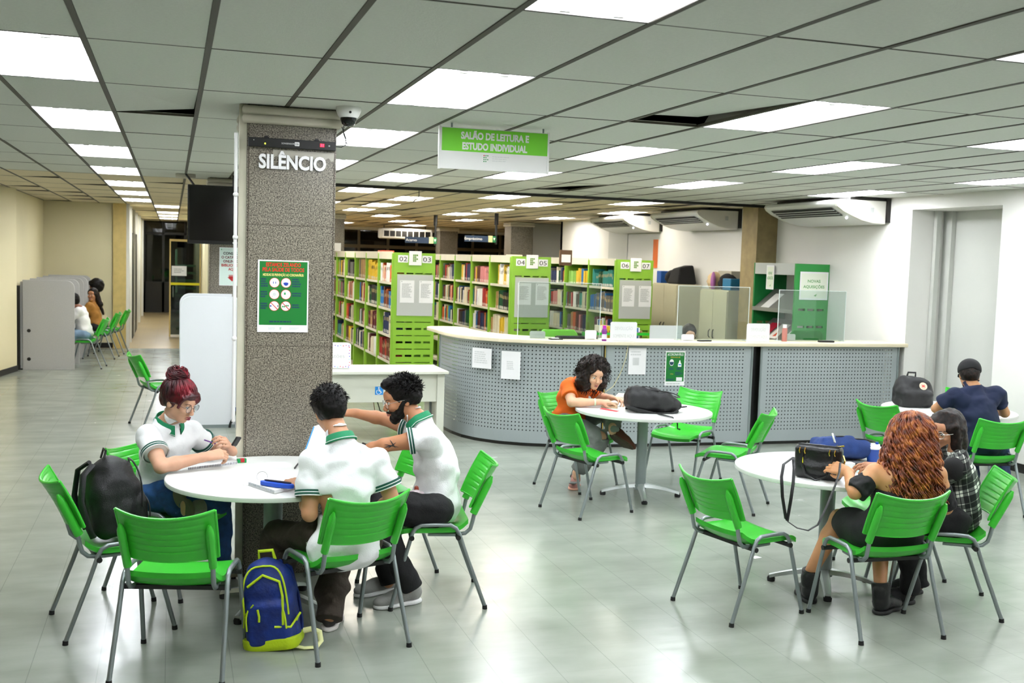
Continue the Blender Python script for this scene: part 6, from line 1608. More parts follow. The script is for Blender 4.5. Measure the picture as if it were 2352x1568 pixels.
# ---- boy seen from behind
J = dict(pelvis=(0.855, 5.341, 0.540), chest=(0.836, 5.325, 0.799), neck=(0.830, 5.408, 1.015), head=(0.787, 5.538, 1.154), hf=tuple(V3((0.759, 5.810, 1.012)) - V3((0.787, 5.538, 1.154))), hu=(-.08, 0, 1),
    sl=(0.678, 5.386, 0.919), sr=(1.008, 5.354, 0.920), el=(0.664, 5.307, 0.665), wl=(0.652, 5.540, 0.767), er=(1.086, 5.312, 0.713), wr=(1.009, 5.589, 0.582), hl=(0.773, 5.354, 0.509), hr=(0.940, 5.352, 0.501),
    kl=(0.542, 5.729, 0.455), kr=(0.880, 5.728, 0.482), al=(0.561, 5.758, 0.105), ar=(0.795, 5.462, 0.108))
root, J, ax, axc = person('person with short black hair in white polo shirt, seen from behind', J, '#c48e68', .98, .0048,
    hands=dict(l=dict(d=nrm(V3((0.570, 5.704, 0.782)) - V3((0.652, 5.540, 0.767))), palm_n=(.1, .2, -1), side=1, curl=[.55, .5, .55, .7], spread=.8, thumb_in=.2), r=dict(d=(-.5, .6, -.2), palm_n=(0, 0, -1), side=-1, curl=.6)), neck_r=.056, face=dict(closed=.4))
fwb = nrm(np.cross(nrm(J['neck'] - J['chest']), nrm(J['sr'] - J['sl'])))
rp = V3(root.location)
polo(root, J, ax, axc, .66, fwb, hem=-.165, torso_w=.98, b=1.05, seed=9, folds_=.005, sw=.072, drape=[V3((0.756, 5.263, 0.489)) - rp, V3((0.902, 5.259, 0.492)) - rp])
trousers(root, J, m_brownpants, seed=6, wide=.022, folds_=.006)
cap_hair(root, J['head'], ax, hm_black, .014, .06, .045, -.062, .45, amp=.003, sc_=60, sc=.98)
tufts(root, J['head'], ax, hm_black, 900, .026, .0024, .98, seed=3)
ring_band('bracelet', m_black, root, lerp(J['wl'], J['el'], .12), nrm(J['el'] - J['wl']), .027, .006, .002)
g0 = V3((0.782, 5.440, 0.000)) - rp; shoe(root, g0, g0 + V3((.09, .25, 0)), col='#3a3634', sole='#d8d2cc', lace=None)
g0 = V3((0.542, 5.842, 0.026)) - rp; g0[2] = 0; shoe(root, g0, g0 + V3((-.05, .26, 0)), col='#3a3634', sole='#d8d2cc', lace=None)

# ---- bearded man in profile
J = dict(pelvis=(1.468, 5.912, 0.531), chest=(1.455, 5.917, 0.803), neck=(1.360, 5.955, 1.025), head=(1.264, 5.996, 1.150), hf=tuple(V3((1.081, 5.987, 1.095)) - V3((1.264, 5.996, 1.150))), hu=(-.1, 0, 1),
    sl=(1.363, 5.759, 0.957), sr=(1.405, 6.144, 0.932), el=(1.130, 5.799, 0.916), wl=(0.946, 5.945, 0.820), er=(1.227, 6.289, 0.986), wr=(1.034, 6.271, 1.029), hl=(1.426, 5.769, 0.546), hr=(1.470, 6.077, 0.484),
    kl=(1.075, 5.778, 0.564), kr=(1.120, 6.106, 0.500), al=(1.272, 5.734, 0.149), ar=(1.210, 5.992, 0.103))
root, J, ax, axc = person('person with beard and thin spectacles in white polo shirt, arms reaching over left table', J, '#b97f58', 1.0, .0048,
    hands=dict(l=dict(d=nrm(V3((-1, .1, -.1))), palm_n=(0, .1, -1), side=1, curl=.4), r=dict(d=nrm(V3((-1, .2, 0))), palm_n=(0, .3, -1), side=-1, curl=.6)), neck_r=.056, head_k=dict(nose=1.15, jaw=1.05), face=dict(brow='#0e0a08', lips='#a4604f', closed=.3))
fwm = nrm(np.cross(nrm(J['neck'] - J['chest']), nrm(J['sr'] - J['sl'])))
rp = V3(root.location)
polo(root, J, ax, axc, .42, fwm, hem=-.075, torso_w=1.02, b=1.12, seed=14, folds_=.005, sw=.070)
trousers(root, J, m_blackpants, seed=8, wide=.006)
cap_hair(root, J['head'], ax, hm_black, .010, .068, .072, -.038, .28, amp=.005, sc_=55, extra=lambda F, P: (F.ell(P(0, .02, .112), (.05, .07, .028), ax, .015), F.ell(P(0, .072, .100), (.04, .022, .022), ax, .012)))
tufts(root, J['head'], ax, hm_black, 1000, .030, .0024, 1.0, hl=.45, nape=-.2, lean=(0, .35, .3), seed=5)
lo, hi = bbox([J['head']], .16); F = Field(lo, hi, .004); P = lambda x, y, z: J['head'] + ax[0]*x + ax[1]*y + ax[2]*z
F.ell(P(0, .030, -.060), (.060, .060, .058), ax, .01); F.ell(P(0, .066, -.104), (.034, .032, .030), ax, .02)
for s_ in (-1, 1): F.cone(P(s_*.068, .012, -.015), P(s_*.055, .05, -.07), .012, .018, .015)
F.ell(P(0, .075, -.018), (.05, .045, .024), ax, .01, True); F.ell(P(0, .108, -.066), (.026, .022, .009), ax, .004, True); F.cone(P(0, .06, -.02), P(0, .10, -.03), .04, .025, .01, True); F.ell(P(0, .0, -.13), (.05, .05, .03), ax, .01, True)
F.noise(.0035, 80, seed=2); F.mesh('beard', hm_black, root)
a = MB(Matrix(((ax[0][0], ax[1][0], ax[2][0], J['head'][0]), (ax[0][1], ax[1][1], ax[2][1], J['head'][1]), (ax[0][2], ax[1][2], ax[2][2], J['head'][2]), (0, 0, 0, 1))))
a.tube([((-.026 + .052*t), .0985 - .012*(2*t-1)**2 + .004*math.sin(t*PI), -.053 - .008*abs(2*t-1)**2) for t in [i/8 for i in range(9)]], [.002, .005, .006, .006, .005, .006, .006, .005, .002], 6); a.build('moustache', hm_black, root)
glasses(root, J['head'], ax, 1.0, '#cfcfc8', .020, .0011)
for (hp_, tp_) in (((1.368, 5.834, 0.000), (1.092, 5.755, 0.000)), ((1.290, 6.082, 0.000), (1.087, 6.009, 0.000))):
    shoe(root, V3(hp_) - rp, V3(hp_) - rp + nrm(V3(tp_) - V3(hp_)) * .29, col='#9a9a95', sole='#eeeeec', lace='#222222', w=.048)
# tattoo on the near upper arm
a = MB(); S, E = J['sl'], J['el']; d = nrm(E - S); n_ = nrm(np.cross(d, (0, 0, 1))); n_ = n_ if n_[1] < 0 else -n_; u_ = np.cross(n_, d); u_ = u_ if u_[2] > 0 else -u_; c_ = lerp(S, E, .80)
for (p0, p1) in (((-.03, -.018), (.045, .012)), ((-.012, -.02), (.012, .034)), ((.03, -.015), (-.02, .012)), ((.0, -.002), (.05, -.006))):
    pts = []
    for t in [i / 6 for i in range(7)]:
        x = p0[0] + (p1[0]-p0[0])*t; y = p0[1] + (p1[1]-p0[1])*t; th = y / .044; rr = .0435
        pts.append(c_ + d * x + (n_ * math.cos(th) + u_ * math.sin(th)) * rr)
    a.tube(pts, [.0005, .0018, .0024, .0026, .0024, .0018, .0005], 6)
a.build('tattoo', mat('tattoo_ink', '#2a2a2c', .6), root)

# ---- woman in orange
J = dict(pelvis=(3.350, 8.714, 0.566), chest=(3.345, 8.650, 0.811), neck=(3.391, 8.520, 0.948), head=(3.436, 8.405, 1.003), hf=tuple(V3((3.455, 8.121, 0.948)) - V3((3.436, 8.405, 1.003))), hu=(0.1, .1, 1),
    sr=(3.241, 8.501, 0.895), sl=(3.517, 8.706, 0.879), er=(3.224, 8.350, 0.780), wr=(3.460, 8.296, 0.789), el=(3.646, 8.687, 0.768), wl=(3.629, 8.453, 0.803), hr=(3.257, 8.533, 0.565), hl=(3.412, 8.745, 0.552),
    kr=(3.473, 8.299, 0.486), kl=(3.678, 8.574, 0.663), ar=(3.324, 8.436, 0.156), al=(3.555, 8.227, 0.578))
root, J, ax, axc = person('person with bushy dark curls in an orange shirt writing at the middle table, legs crossed', J, '#e0b08e', .98, .0065,
    hands=dict(r=dict(d=nrm(V3((.95, -.1, .0))), palm_n=(0, .3, -1), side=-1, curl=.9, thumb_in=.8), l=dict(d=nrm(V3((.4, -.9, .0))), palm_n=(-.2, 0, -1), side=1, curl=.8)), female=True, neck_r=.046, face=dict(lips='#b06a62', closed=.6))
rp = V3(root.location)
shirt(root, J, axc, m_orange, sleeve=.62, sw=.078, hem=-.06, b=1.1, torso_w=1.0, seed=21, folds_=.006)
trousers(root, J, m_greypants, seed=12, wide=.02, folds_=.006, upto=.93)
lo, hi = bbox([J['head']], .30); F = Field(lo, hi, .006); P = lambda x, y, z: J['head'] + ax[0]*x + ax[1]*y + ax[2]*z
F.ell(P(0, -.035, .045), (.125, .130, .125), ax, .02); F.ell(P(-.075, -.01, -.045), (.065, .085, .085), ax, .03); F.ell(P(.075, -.01, -.055), (.065, .085, .095), ax, .03); F.ell(P(0, -.09, -.05), (.10, .07, .10), ax, .03)
F.ell(P(0, .125, -.025), (.070, .095, .092), ax, .012, True); F.noise(.014, 16, seed=1, octv=3); F.noise(.007, 55, seed=9, octv=1)
o = F.mesh('hair', hm_dbrown, root)
def afro(s_, t):
    d_, q, r0 = s_; b_ = P(0, -.025, .02) + (ax[0]*d_[0]*.118 + ax[1]*d_[1]*.125 + ax[2]*d_[2]*.132) * r0; u1 = nrm(np.cross(d_, (0, 0, 1.01))); u2 = np.cross(d_, u1); dd = ax[0]*d_[0] + ax[1]*d_[1] + ax[2]*d_[2]
    return b_ + dd * t * .045 + V3((0, 0, -.03)) * t * t + (ax[0]*math.cos(q + t*11) + ax[2]*math.sin(q + t*11)) * .009
st_ = []
while len(st_) < 420:
    d_ = nrm([rnd.gauss(0, 1) for _ in range(3)])
    if d_[1] > .38 and d_[2] < .62: continue
    st_.append((d_, rnd.uniform(0, 6.28), rnd.uniform(.92, 1.08)))
strands(o, 'curls', hm_dbrown, st_, afro, .0036, 4, 12)
ring_band('bracelet', mat('pale_green_band', '#d6ecc8', .5), root, lerp(J['wr'], J['er'], .16), nrm(J['er'] - J['wr']), .029, .012, .002)
g0 = V3((3.416, 8.669, 0.000)) - rp; shoe(root, g0, g0 + nrm(V3((3.213, 8.266, 0.000)) - V3((3.416, 8.669, 0.000))) * .25, col='#b07a70', sole='#f0b49a', lace='#f2a8a0', w=.045)
shoe(root, V3((3.542, 8.257, 0.506)) - rp, V3((3.685, 8.097, 0.397)) - rp, up=(.75, .3, .75), col='#5a2f1e', sole='#3f3420', lace='#8a3a2a', w=.05)

# ---- woman with long ginger curls, from behind
J = dict(pelvis=(3.808, 4.909, 0.535), chest=(3.861, 4.879, 0.761), neck=(3.892, 4.883, 0.938), head=(3.936, 4.920, 1.050), hf=tuple(V3((4.156, 5.219, 0.925)) - V3((3.936, 4.920, 1.050))), hu=(.03, 0, 1),
    sl=(3.718, 4.932, 0.846), sr=(4.013, 4.796, 0.859), el=(3.588, 4.923, 0.749), wl=(3.664, 5.105, 0.825), er=(4.105, 4.814, 0.668), wr=(4.120, 5.023, 0.707), hl=(3.710, 4.959, 0.502), hr=(3.889, 4.882, 0.513),
    kl=(3.758, 5.292, 0.506), kr=(4.020, 5.256, 0.455), al=(3.584, 5.319, 0.155), ar=(3.889, 5.052, 0.139))
root, J, ax, axc = person('person with long curly ginger hair, bare shoulders and short black dress, seen from behind', J, '#c99060', .98, .005,
    hands=dict(l=dict(d=nrm(V3((-.15, .3, .05))), palm_n=(.8, .1, -.6), side=1, curl=[.6, .8, .9, 1.0], thumb_in=.7), r=dict(d=(-.6, .6, 0), palm_n=(0, 0, -1), side=-1, curl=.6)), female=True, neck_r=.046)
rp = V3(root.location)
pts = [J['chest'], J['pelvis'], J['kl'], J['kr']]; lo, hi = bbox(pts, .2); F = Field(lo, hi, .006)
F.ell(J['chest'] - axc[2]*.03, (.150, .108, .13), axc, .05); F.ell(lerp(J['chest'], J['pelvis'], .5), (.135, .105, .15), axc, .05); F.ell(J['pelvis'], (.175, .13, .115), axes(np.cross((0, 0, 1), nrm(J['hr'] - J['hl'])), (0, 0, 1)), .05)
for s_ in 'lr': F.chain([J['h' + s_], lerp(J['h' + s_], J['k' + s_], .5), lerp(J['h' + s_], J['k' + s_], .85)], [.105, .095, .082], .04)
F.folds(.004, 60, (.2, .2, 1), seed=3); F.wrap(BODY.get(root.name)); F.plane(J['chest'] - axc[2] * .02, axc[2], m=.22)
for s_ in 'lr': F.plane(lerp(J['h' + s_], J['k' + s_], .80), nrm(J['k' + s_] - J['h' + s_]), m=.12)
F.mesh('dress', m_dress, root)
for s_ in 'lr':
    c_ = lerp(J['s' + s_], J['e' + s_], .68); lo, hi = bbox([c_], .15); F = Field(lo, hi, .005); d = nrm(J['e' + s_] - J['s' + s_]); F.cone(lerp(J['s' + s_], J['e' + s_], .42), lerp(J['s' + s_], J['e' + s_], .92), .056, .062, .02); F.noise(.010, 22, seed=4); F.plane(lerp(J['s' + s_], J['e' + s_], .34), -d, m=.1); F.plane(lerp(J['s' + s_], J['e' + s_], .98), d, m=.1); F.mesh('puffed_sleeve', m_dress, root)
lo, hi = bbox([J['head'], J['chest']], .24); F = Field(lo, hi, .006); Hc = J['head']; P = lambda x, y, z: Hc + ax[0]*x + ax[1]*y + ax[2]*z
F.ell(P(0, -.02, .030), (.084, .100, .088), ax, .02); dn = V3((0, 0, -1)); bk_ = -nrm(V3((ax[1][0], ax[1][1], 0)))
for k_, (dz, r1, bb_) in enumerate(((-.02, .10, .02), (-.14, .105, .05), (-.24, .095, .055))):
    for x_ in (-.06, 0, .06): F.cone(Hc + ax[0]*x_ + bk_*bb_ + V3((0, 0, dz)), Hc + ax[0]*x_*1.15 + bk_*(bb_ + .015) + V3((0, 0, dz - .09)), .060, .052, .03)
F.ell(P(0, .125, -.03), (.075, .08, .10), ax, .01, True); F.noise(.006, 18, seed=3, octv=2); o = F.mesh('hair', hm_gdark, root)
rt_ = nrm(np.cross(V3((ax[1][0], ax[1][1], 0)), (0, 0, 1)))
def gc(s_, t):
    phi, el0, Lh, q, hr_, fr_ = s_
    # hugs the crown first, then falls down the back with a widening radius
    top = V3((0, 0, 1)); dirh = bk_ * math.cos(phi) + rt_ * math.sin(phi); RR = .122 if abs(phi) > .9 else .128
    arcl = RR * max(0, el0); s_l = t * (arcl + Lh)
    if s_l < arcl: e_ = el0 - s_l / RR; rr = RR * math.cos(e_); z = .02 + RR * math.sin(e_)
    else:
        dd_ = s_l - arcl; rr = RR * math.cos(min(0, el0)) + .085 * (dd_ / Lh) ** .8 * (1 if abs(phi) < 1.3 else .5); z = .02 + RR * math.sin(min(0, el0)) - dd_
    base = Hc + dirh * rr * (1.0 if abs(phi) > .8 else .95) + top * z
    tan = np.cross(dirh, top); w_ = q + t * fr_
    return base + (tan * math.cos(w_) + (dirh * .9) * math.sin(w_)) * hr_ * min(1, .3 + t * 3)
st_ = []
for k_ in range(330):
    phi = rnd.uniform(-2.35, 2.35); el0 = rnd.uniform(-.25, 1.5); Lh = rnd.uniform(.30, .50) * (1 - .22 * abs(phi) / 2.3); st_.append((phi, el0, Lh, rnd.uniform(0, 6.28), rnd.uniform(.010, .015), rnd.uniform(24, 34)))
strands(o, 'curls', hm_ginger, st_, gc, .0066, 6, 46)
B0 = (3.594, 5.283, 0.000)
for (hh, tt) in ((B0, (3.669, 5.519, 0.000)), ((3.857, 5.036, 0.000), (4.067, 5.131, 0.000))):
    shoe(root, V3(hh) - rp, V3(hh) - rp + nrm(V3(tt) - V3(hh)) * .25, col='#18181a', sole='#0e0e0e', lace='#202020', boot=.10, w=.046, name='boot', shin=lerp(J['al'] if hh is B0 else J['ar'], J['kl'] if hh is B0 else J['kr'], .12))

# ---- woman in plaid
def plaid():
    m = bpy.data.materials.new('plaid_cloth'); m.use_nodes = True; nt = m.node_tree; L = nt.links; b = nt.nodes['Principled BSDF']; N = nt.nodes.new
    tc = N('ShaderNodeTexCoord'); mp = N('ShaderNodeMapping'); mp.inputs['Rotation'].default_value = (0, .25, .55); L.new(tc.outputs['Object'], mp.inputs[0]); sx = N('ShaderNodeSeparateXYZ'); L.new(mp.outputs[0], sx.inputs[0])
    def m_(op, a, bb=None):
        q = N('ShaderNodeMath'); q.operation = op
        for i, v in enumerate((a, bb)):
            if v is None: continue
            if hasattr(v, 'links'): L.new(v, q.inputs[i])
            else: q.inputs[i].default_value = v
        return q.outputs[0]
    def stripes(o, per):
        f = m_('FRACT', m_('DIVIDE', o, per)); wide = m_('LESS_THAN', m_('ABSOLUTE', m_('SUBTRACT', f, .3)), .17); l1 = m_('LESS_THAN', m_('ABSOLUTE', m_('SUBTRACT', f, .30)), .025); l2 = m_('LESS_THAN', m_('ABSOLUTE', m_('SUBTRACT', f, .75)), .02)
        return m_('ADD', m_('MULTIPLY', m_('SUBTRACT', wide, l1), .5), m_('MULTIPLY', l2, .35))
    v = m_('ADD', stripes(sx.outputs['X'], .11), stripes(sx.outputs['Z'], .11)); r = N('ShaderNodeValToRGB'); r.color_ramp.interpolation = 'CONSTANT'; e = r.color_ramp.elements
    e[0].position = 0; e[0].color = lin('#0c0c0d'); e[1].position = .8; e[1].color = lin('#d9dccf'); x = e.new(.3); x.color = lin('#565a55'); L.new(v, r.inputs[0]); L.new(r.outputs[0], b.inputs['Base Color']); b.inputs['Roughness'].default_value = .85
    return m
J = dict(pelvis=(4.439, 5.127, 0.520), chest=(4.437, 5.113, 0.733), neck=(4.420, 5.153, 0.898), head=(4.382, 5.186, 1.024), hf=tuple(V3((4.127, 5.098, 1.008)) - V3((4.382, 5.186, 1.024))), hu=(0, 0, 1),
    sl=(4.312, 4.985, 0.871), sr=(4.543, 5.276, 0.819), el=(4.143, 5.017, 0.721), wl=(4.069, 5.231, 0.729), er=(4.350, 5.349, 0.695), wr=(4.050, 5.327, 0.797), hl=(4.331, 5.025, 0.529), hr=(4.533, 5.242, 0.488),
    kl=(4.077, 5.086, 0.529), kr=(4.248, 5.301, 0.486), al=(4.170, 5.149, 0.116), ar=(4.353, 5.300, 0.098))
root, J, ax, axc = person('person with dark hair, white framed spectacles and black and white plaid shirt', J, '#b47f5c', .97, .0055,
    hands=dict(r=dict(d=nrm(V3((-1, .05, .05))), palm_n=(.1, .5, -1), side=-1, curl=[.5, .7, .9, 1.0], thumb_in=.5), l=dict(d=(-1, .1, 0), palm_n=(0, 0, -1), side=1, curl=.6)), female=True, neck_r=.046, face=dict(closed=.3))
rp = V3(root.location)
m_pl = plaid(); shirt(root, J, axc, m_pl, sleeve=.50, sw=.075, hem=-.10, b=1.12, torso_w=1.0, seed=31, folds_=.006)
S, E = J['sl'], J['el']; c_ = lerp(S, E, .12); lo, hi = bbox([c_], .16); F = Field(lo, hi, .005); F.ell(lerp(S, E, .22) + V3((0, -.028, .01)), (.075, .055, .072), None, .01); F.mesh('black_lining', m_blackcloth, root)
trousers(root, J, m_blackpants, seed=18)
lo, hi = bbox([J['head'], J['neck']], .22); F = Field(lo, hi, .0055); P = lambda x, y, z: J['head'] + ax[0]*x + ax[1]*y + ax[2]*z
F.ell(P(0, -.03, .038), (.098, .112, .098), ax, .02); F.ell(P(0, -.06, -.05), (.10, .085, .11), ax, .04); F.ell(P(.0, -.07, -.13), (.085, .07, .07), ax, .04)
for s_ in (-1, 1): F.cone(P(s_*.075, .02, .04), P(s_*.085, -.005, -.12), .028, .03, .02)
F.ell(P(0, .125, -.025), (.062, .085, .088), ax, .01, True); F.noise(.010, 20, seed=3, octv=3); F.mesh('hair', hm_dbrown, root)
glasses(root, J['head'], ax, .97, '#e8e6e0', .021, .002)
for (hh, dx) in (((4.225, 5.169, 0.000), -1), ((4.406, 5.325, 0.000), -1)): shoe(root, V3(hh) - rp, V3(hh) - rp + V3((-.25, .05, 0)), col='#1a1a1c', sole='#101010', lace='#222222')

# ---- man with the cap
J = dict(pelvis=(6.445, 7.162, 0.555), chest=(6.409, 7.193, 0.807), neck=(6.402, 7.265, 1.017), head=(6.410, 7.334, 1.112), hf=tuple(V3((6.598, 7.652, 0.975)) - V3((6.410, 7.334, 1.112))), hu=(0, 0, 1),
    sl=(6.215, 7.268, 0.956), sr=(6.591, 7.212, 0.975), el=(6.159, 7.412, 0.823), wl=(6.461, 7.527, 0.833), er=(6.714, 7.233, 0.804), wr=(6.734, 7.491, 0.827), hl=(6.388, 7.209, 0.522), hr=(6.561, 7.155, 0.535),
    kl=(6.670, 7.574, 0.554), kr=(6.925, 7.493, 0.562), al=(6.594, 7.425, 0.106), ar=(6.727, 7.227, 0.132))
root, J, ax, axc = person('person in a black cap and navy shirt seen from behind at the far right table', J, '#c08c62', .98, .0065,
    hands=dict(l=dict(d=(.7, .5, .3), palm_n=(.3, -.5, -.2), side=1, curl=.9), r=dict(d=(-.7, .5, 0), palm_n=(0, 0, -1), side=-1, curl=.8)), neck_r=.056)
rp = V3(root.location)
shirt(root, J, axc, m_navysh, sleeve=.62, sw=.072, hem=-.07, b=1.12, torso_w=1.12, seed=41, folds_=.006); trousers(root, J, mat('dark_jeans', '#1a2f52', .8, var=(25, .2)), seed=22, wide=.01)
cap_hair(root, J['head'], ax, hm_dbrown, .006, .06, .045, -.055, .5, h=.006, amp=.002)
lo, hi = bbox([J['head']], .22); F = Field(lo, hi, .005); P = lambda x, y, z: J['head'] + ax[0]*x + ax[1]*y + ax[2]*z
F.ell(P(0, -.018, .045), (.094, .114, .095), ax, .01); F.plane(P(0, 0, .022), -ax[2], m=.2); F.ell(P(0, -.13, .01), (.04, .04, .022), ax, .006, True); o = F.mesh('cap', mat('cap_black', '#0e0e10', .8), root)
a = MB(Matrix(((ax[0][0], ax[1][0], ax[2][0], J['head'][0]), (ax[0][1], ax[1][1], ax[2][1], J['head'][1]), (ax[0][2], ax[1][2], ax[2][2], J['head'][2]), (0, 0, 0, 1))))
a.grid([[(.075 * math.sin(q), .075 + r_ * math.cos(q) * .085, .026 - r_ * .018 + .010 * math.cos(q * 1.2)) for q in [-1.45 + 2.9*k/12 for k in range(13)]] for r_ in (0, .35, .7, 1.0)]); a.build('brim', mat('cap_black', '#0e0e10', .8), o, solid=.004)
for hh in ((6.807, 7.639, 0.000), (6.881, 7.385, 0.000)): shoe(root, V3(hh) - rp, V3(hh) - rp + V3((.02, .27, 0)), col='#5a4634', sole='#3a3028', lace=None)

# ---- librarian behind the counter
h0 = V3((5.881, 11.424, 1.138)); bx, by = h0[0], h0[1]
J = dict(pelvis=(bx, by + .12, .56), chest=(bx, by + .09, .84), neck=(bx, by + .03, .975), head=tuple(h0), hf=(-.25, -1, -.25), hu=(0, 0, 1), sl=(bx + .17, by + .06, .93), sr=(bx - .17, by + .06, .93), el=(bx + .22, by - .02, .74), er=(bx - .22, by - .02, .74),
    wl=(bx + .12, by - .2, .79), wr=(bx - .12, by - .2, .79), hl=(bx + .09, by + .1, .54), hr=(bx - .09, by + .1, .54), kl=(bx + .1, by - .3, .50), kr=(bx - .1, by - .3, .50), al=(bx + .1, by - .25, .10), ar=(bx - .1, by - .25, .10))
root, J, ax, axc = person('person with dark hair and spectacles sitting low behind the counter', J, '#c99878', .97, .009, hands=dict(l=dict(d=(-.2, -1, 0), palm_n=(0, 0, -1), side=-1, curl=.5), r=dict(d=(.2, -1, 0), palm_n=(0, 0, -1), side=1, curl=.5)), female=True, face=dict(closed=.2))
shirt(root, J, axc, mat('grey_blouse', '#6a6a70', .8), sleeve=.6, seed=51, h=.01); trousers(root, J, m_blackpants, h=.011)
lo, hi = bbox([J['head'], J['neck']], .2); F = Field(lo, hi, .007); P = lambda x, y, z: J['head'] + ax[0]*x + ax[1]*y + ax[2]*z
F.ell(P(0, -.03, .038), (.088, .105, .09), ax, .02); F.ell(P(0, -.06, -.07), (.09, .06, .12), ax, .04); F.ell(P(0, .125, -.02), (.060, .085, .085), ax, .01, True); F.noise(.006, 25, seed=3); F.mesh('hair', hm_dbrown, root)
glasses(root, J['head'], ax, .97, '#2a2022', .022, .0022)
office_chair('dark office chair under the librarian behind the counter', bx, by + .16, 0, m_black, .95)
for s_ in (-1, 1): shoe(root, (s_*.1, -.2 - .12, 0), (s_*.1, -.45 - .12, 0), col='#1a1a1c', sole='#101010', lace=None)

# ---- three people at the far study booths
def seated_far(lb, hp, fx, fy, skin, top_m, leg_m, hairfn, head_off=(.10, 1.10), hf=None, arm='desk', sl_=.98, long=True):
    x, y = hp; f = nrm((fx, fy, 0)); s_ = V3((f[1], -f[0], 0)); p = V3((x, y, .55)); up = V3((0, 0, 1))
    J = dict(pelvis=p, chest=p + up*.27 + f*.06, neck=p + up*.42 + f*.10, head=p + up*(head_off[1] - .55) + f*(head_off[0] + .06), hf=hf if hf is not None else f + V3((0, 0, -.3)), hu=(0, 0, 1),
        sr=p + up*.385 + f*.08 + s_*.165, sl=p + up*.385 + f*.08 - s_*.165, er=p + up*.20 + f*.22 + s_*.21, el=p + up*.20 + f*.22 - s_*.21, wr=p + up*.24 + f*.42 + s_*.10, wl=p + up*.24 + f*.42 - s_*.10,
        hr=p + s_*.09, hl=p - s_*.09, kr=p + f*.42 + s_*.11 - up*.05, kl=p + f*.42 - s_*.11 - up*.05, ar=p + f*.36 + s_*.10 - up*.45, al=p + f*.36 - s_*.10 - up*.45)
    root, J, ax, axc = person(lb, {k: tuple(v) for k, v in J.items()}, skin, .98, .009, hands=dict(l=dict(d=f, palm_n=(0, 0, -1), side=1, curl=.5), r=dict(d=f, palm_n=(0, 0, -1), side=-1, curl=.5)), face=dict(closed=.2))
    shirt(root, J, axc, top_m, sleeve=sl_, sw=.045 if sl_ > .8 else .066, seed=61, h=.01); trousers(root, J, leg_m, h=.011)
    if sl_ > .8:
        lo, hi = bbox([J['el'], J['er'], J['wl'], J['wr']], .1); F = Field(lo, hi, .009)
        for q in 'lr': F.cone(J['e' + q], lerp(J['e' + q], J['w' + q], .9), .052, .038, .01)
        F.mesh('sleeve', top_m, root)
    hairfn(root, J, ax)
    for q in 'lr': a_ = J['a' + q]; shoe(root, (a_[0] - f[0]*.06, a_[1] - f[1]*.06, 0), (a_[0] + f[0]*.2, a_[1] + f[1]*.2, 0), col='#26201c', sole='#151515', lace=None)
def h_short(root, J, ax): cap_hair(root, J['head'], ax, hm_black, .022, .06, .05, -.06, .5, h=.009, amp=.006, sc_=25)
def h_bushy(root, J, ax): cap_hair(root, J['head'], ax, hm_black, .045, .05, .06, -.09, .4, h=.009, amp=.012, sc_=18)
def h_long(root, J, ax):
    lo, hi = bbox([J['head'], J['chest']], .2); F = Field(lo, hi, .009); P = lambda x, y, z: J['head'] + ax[0]*x + ax[1]*y + ax[2]*z
    F.ell(P(0, -.02, .038), (.086, .102, .092), ax, .02); F.cone(P(-.05, -.04, .0), P(-.11, -.06, -.16), .055, .045, .04); F.cone(P(-.11, -.06, -.16), P(-.17, -.07, -.34), .042, .018, .04); F.ell(P(0, .12, -.02), (.062, .08, .09), ax, .01, True); F.noise(.008, 22, seed=3); F.mesh('hair', hm_dbrown, root)
seated_far('person with short dark hair in a white pullover and jeans at the first study booth', (-1.34, 18.62), -1, .1, '#8a5a40', mat('white_pullover', '#eceae4', .8), mat('pale_jeans', '#7d97ad', .8, var=(12, .2)), h_short, (.16, 1.08))
seated_far('person with long dark hair and rusty brown top looking back from the booths', (-1.27, 20.27), -1, .25, '#b88058', mat('rusty_top', '#a3702a', .8, var=(8, .2)), m_blackpants, h_long, (.02, 1.12), hf=(-.35, -1, 0), sl_=.6)
seated_far('person with bushy black hair at the rearmost study booth', (-1.25, 21.22), -1, .2, '#8a5a40', mat('beige_top', '#b5a888', .8), m_blackpants, h_bushy, (.05, 1.22), sl_=.6)

# ================================================================= things on tables, chairs and floor
def slab(name, label, cat, pts, t, mats, extra=None, group=None):
    """thin sheet or book from its four lower corners (metres)"""
    c = sum((V3(p) for p in pts)) / len(pts); a = MB(); n = len(pts)
    q = [V3(p) - c for p in pts]; 
    if np.cross(q[1] - q[0], q[2] - q[1])[2] < 0: q = q[::-1]
    a.add([p for p in q] + [p + V3((0, 0, t)) for p in q], [tuple(reversed(range(n))), tuple(range(n, 2*n))] + [(i, (i+1) % n, n + (i+1) % n, n + i) for i in range(n)])
    if extra: extra(a, q, t)
    o = a.build(name, mats); o.location = tuple(c); return tag(o, label, cat, group)
def coil(p0, p1, r, n, t):
    def f(a, q, t_):
        for k in range(n):
            c = lerp(p0(q), p1(q), (k + .5) / n) + V3((0, 0, t)); a.tube([c + V3((0, r*math.cos(u), r*math.sin(u))) for u in [2*PI*j/8 for j in range(8)]], .0012, 4, 1, closed=True)
    return f
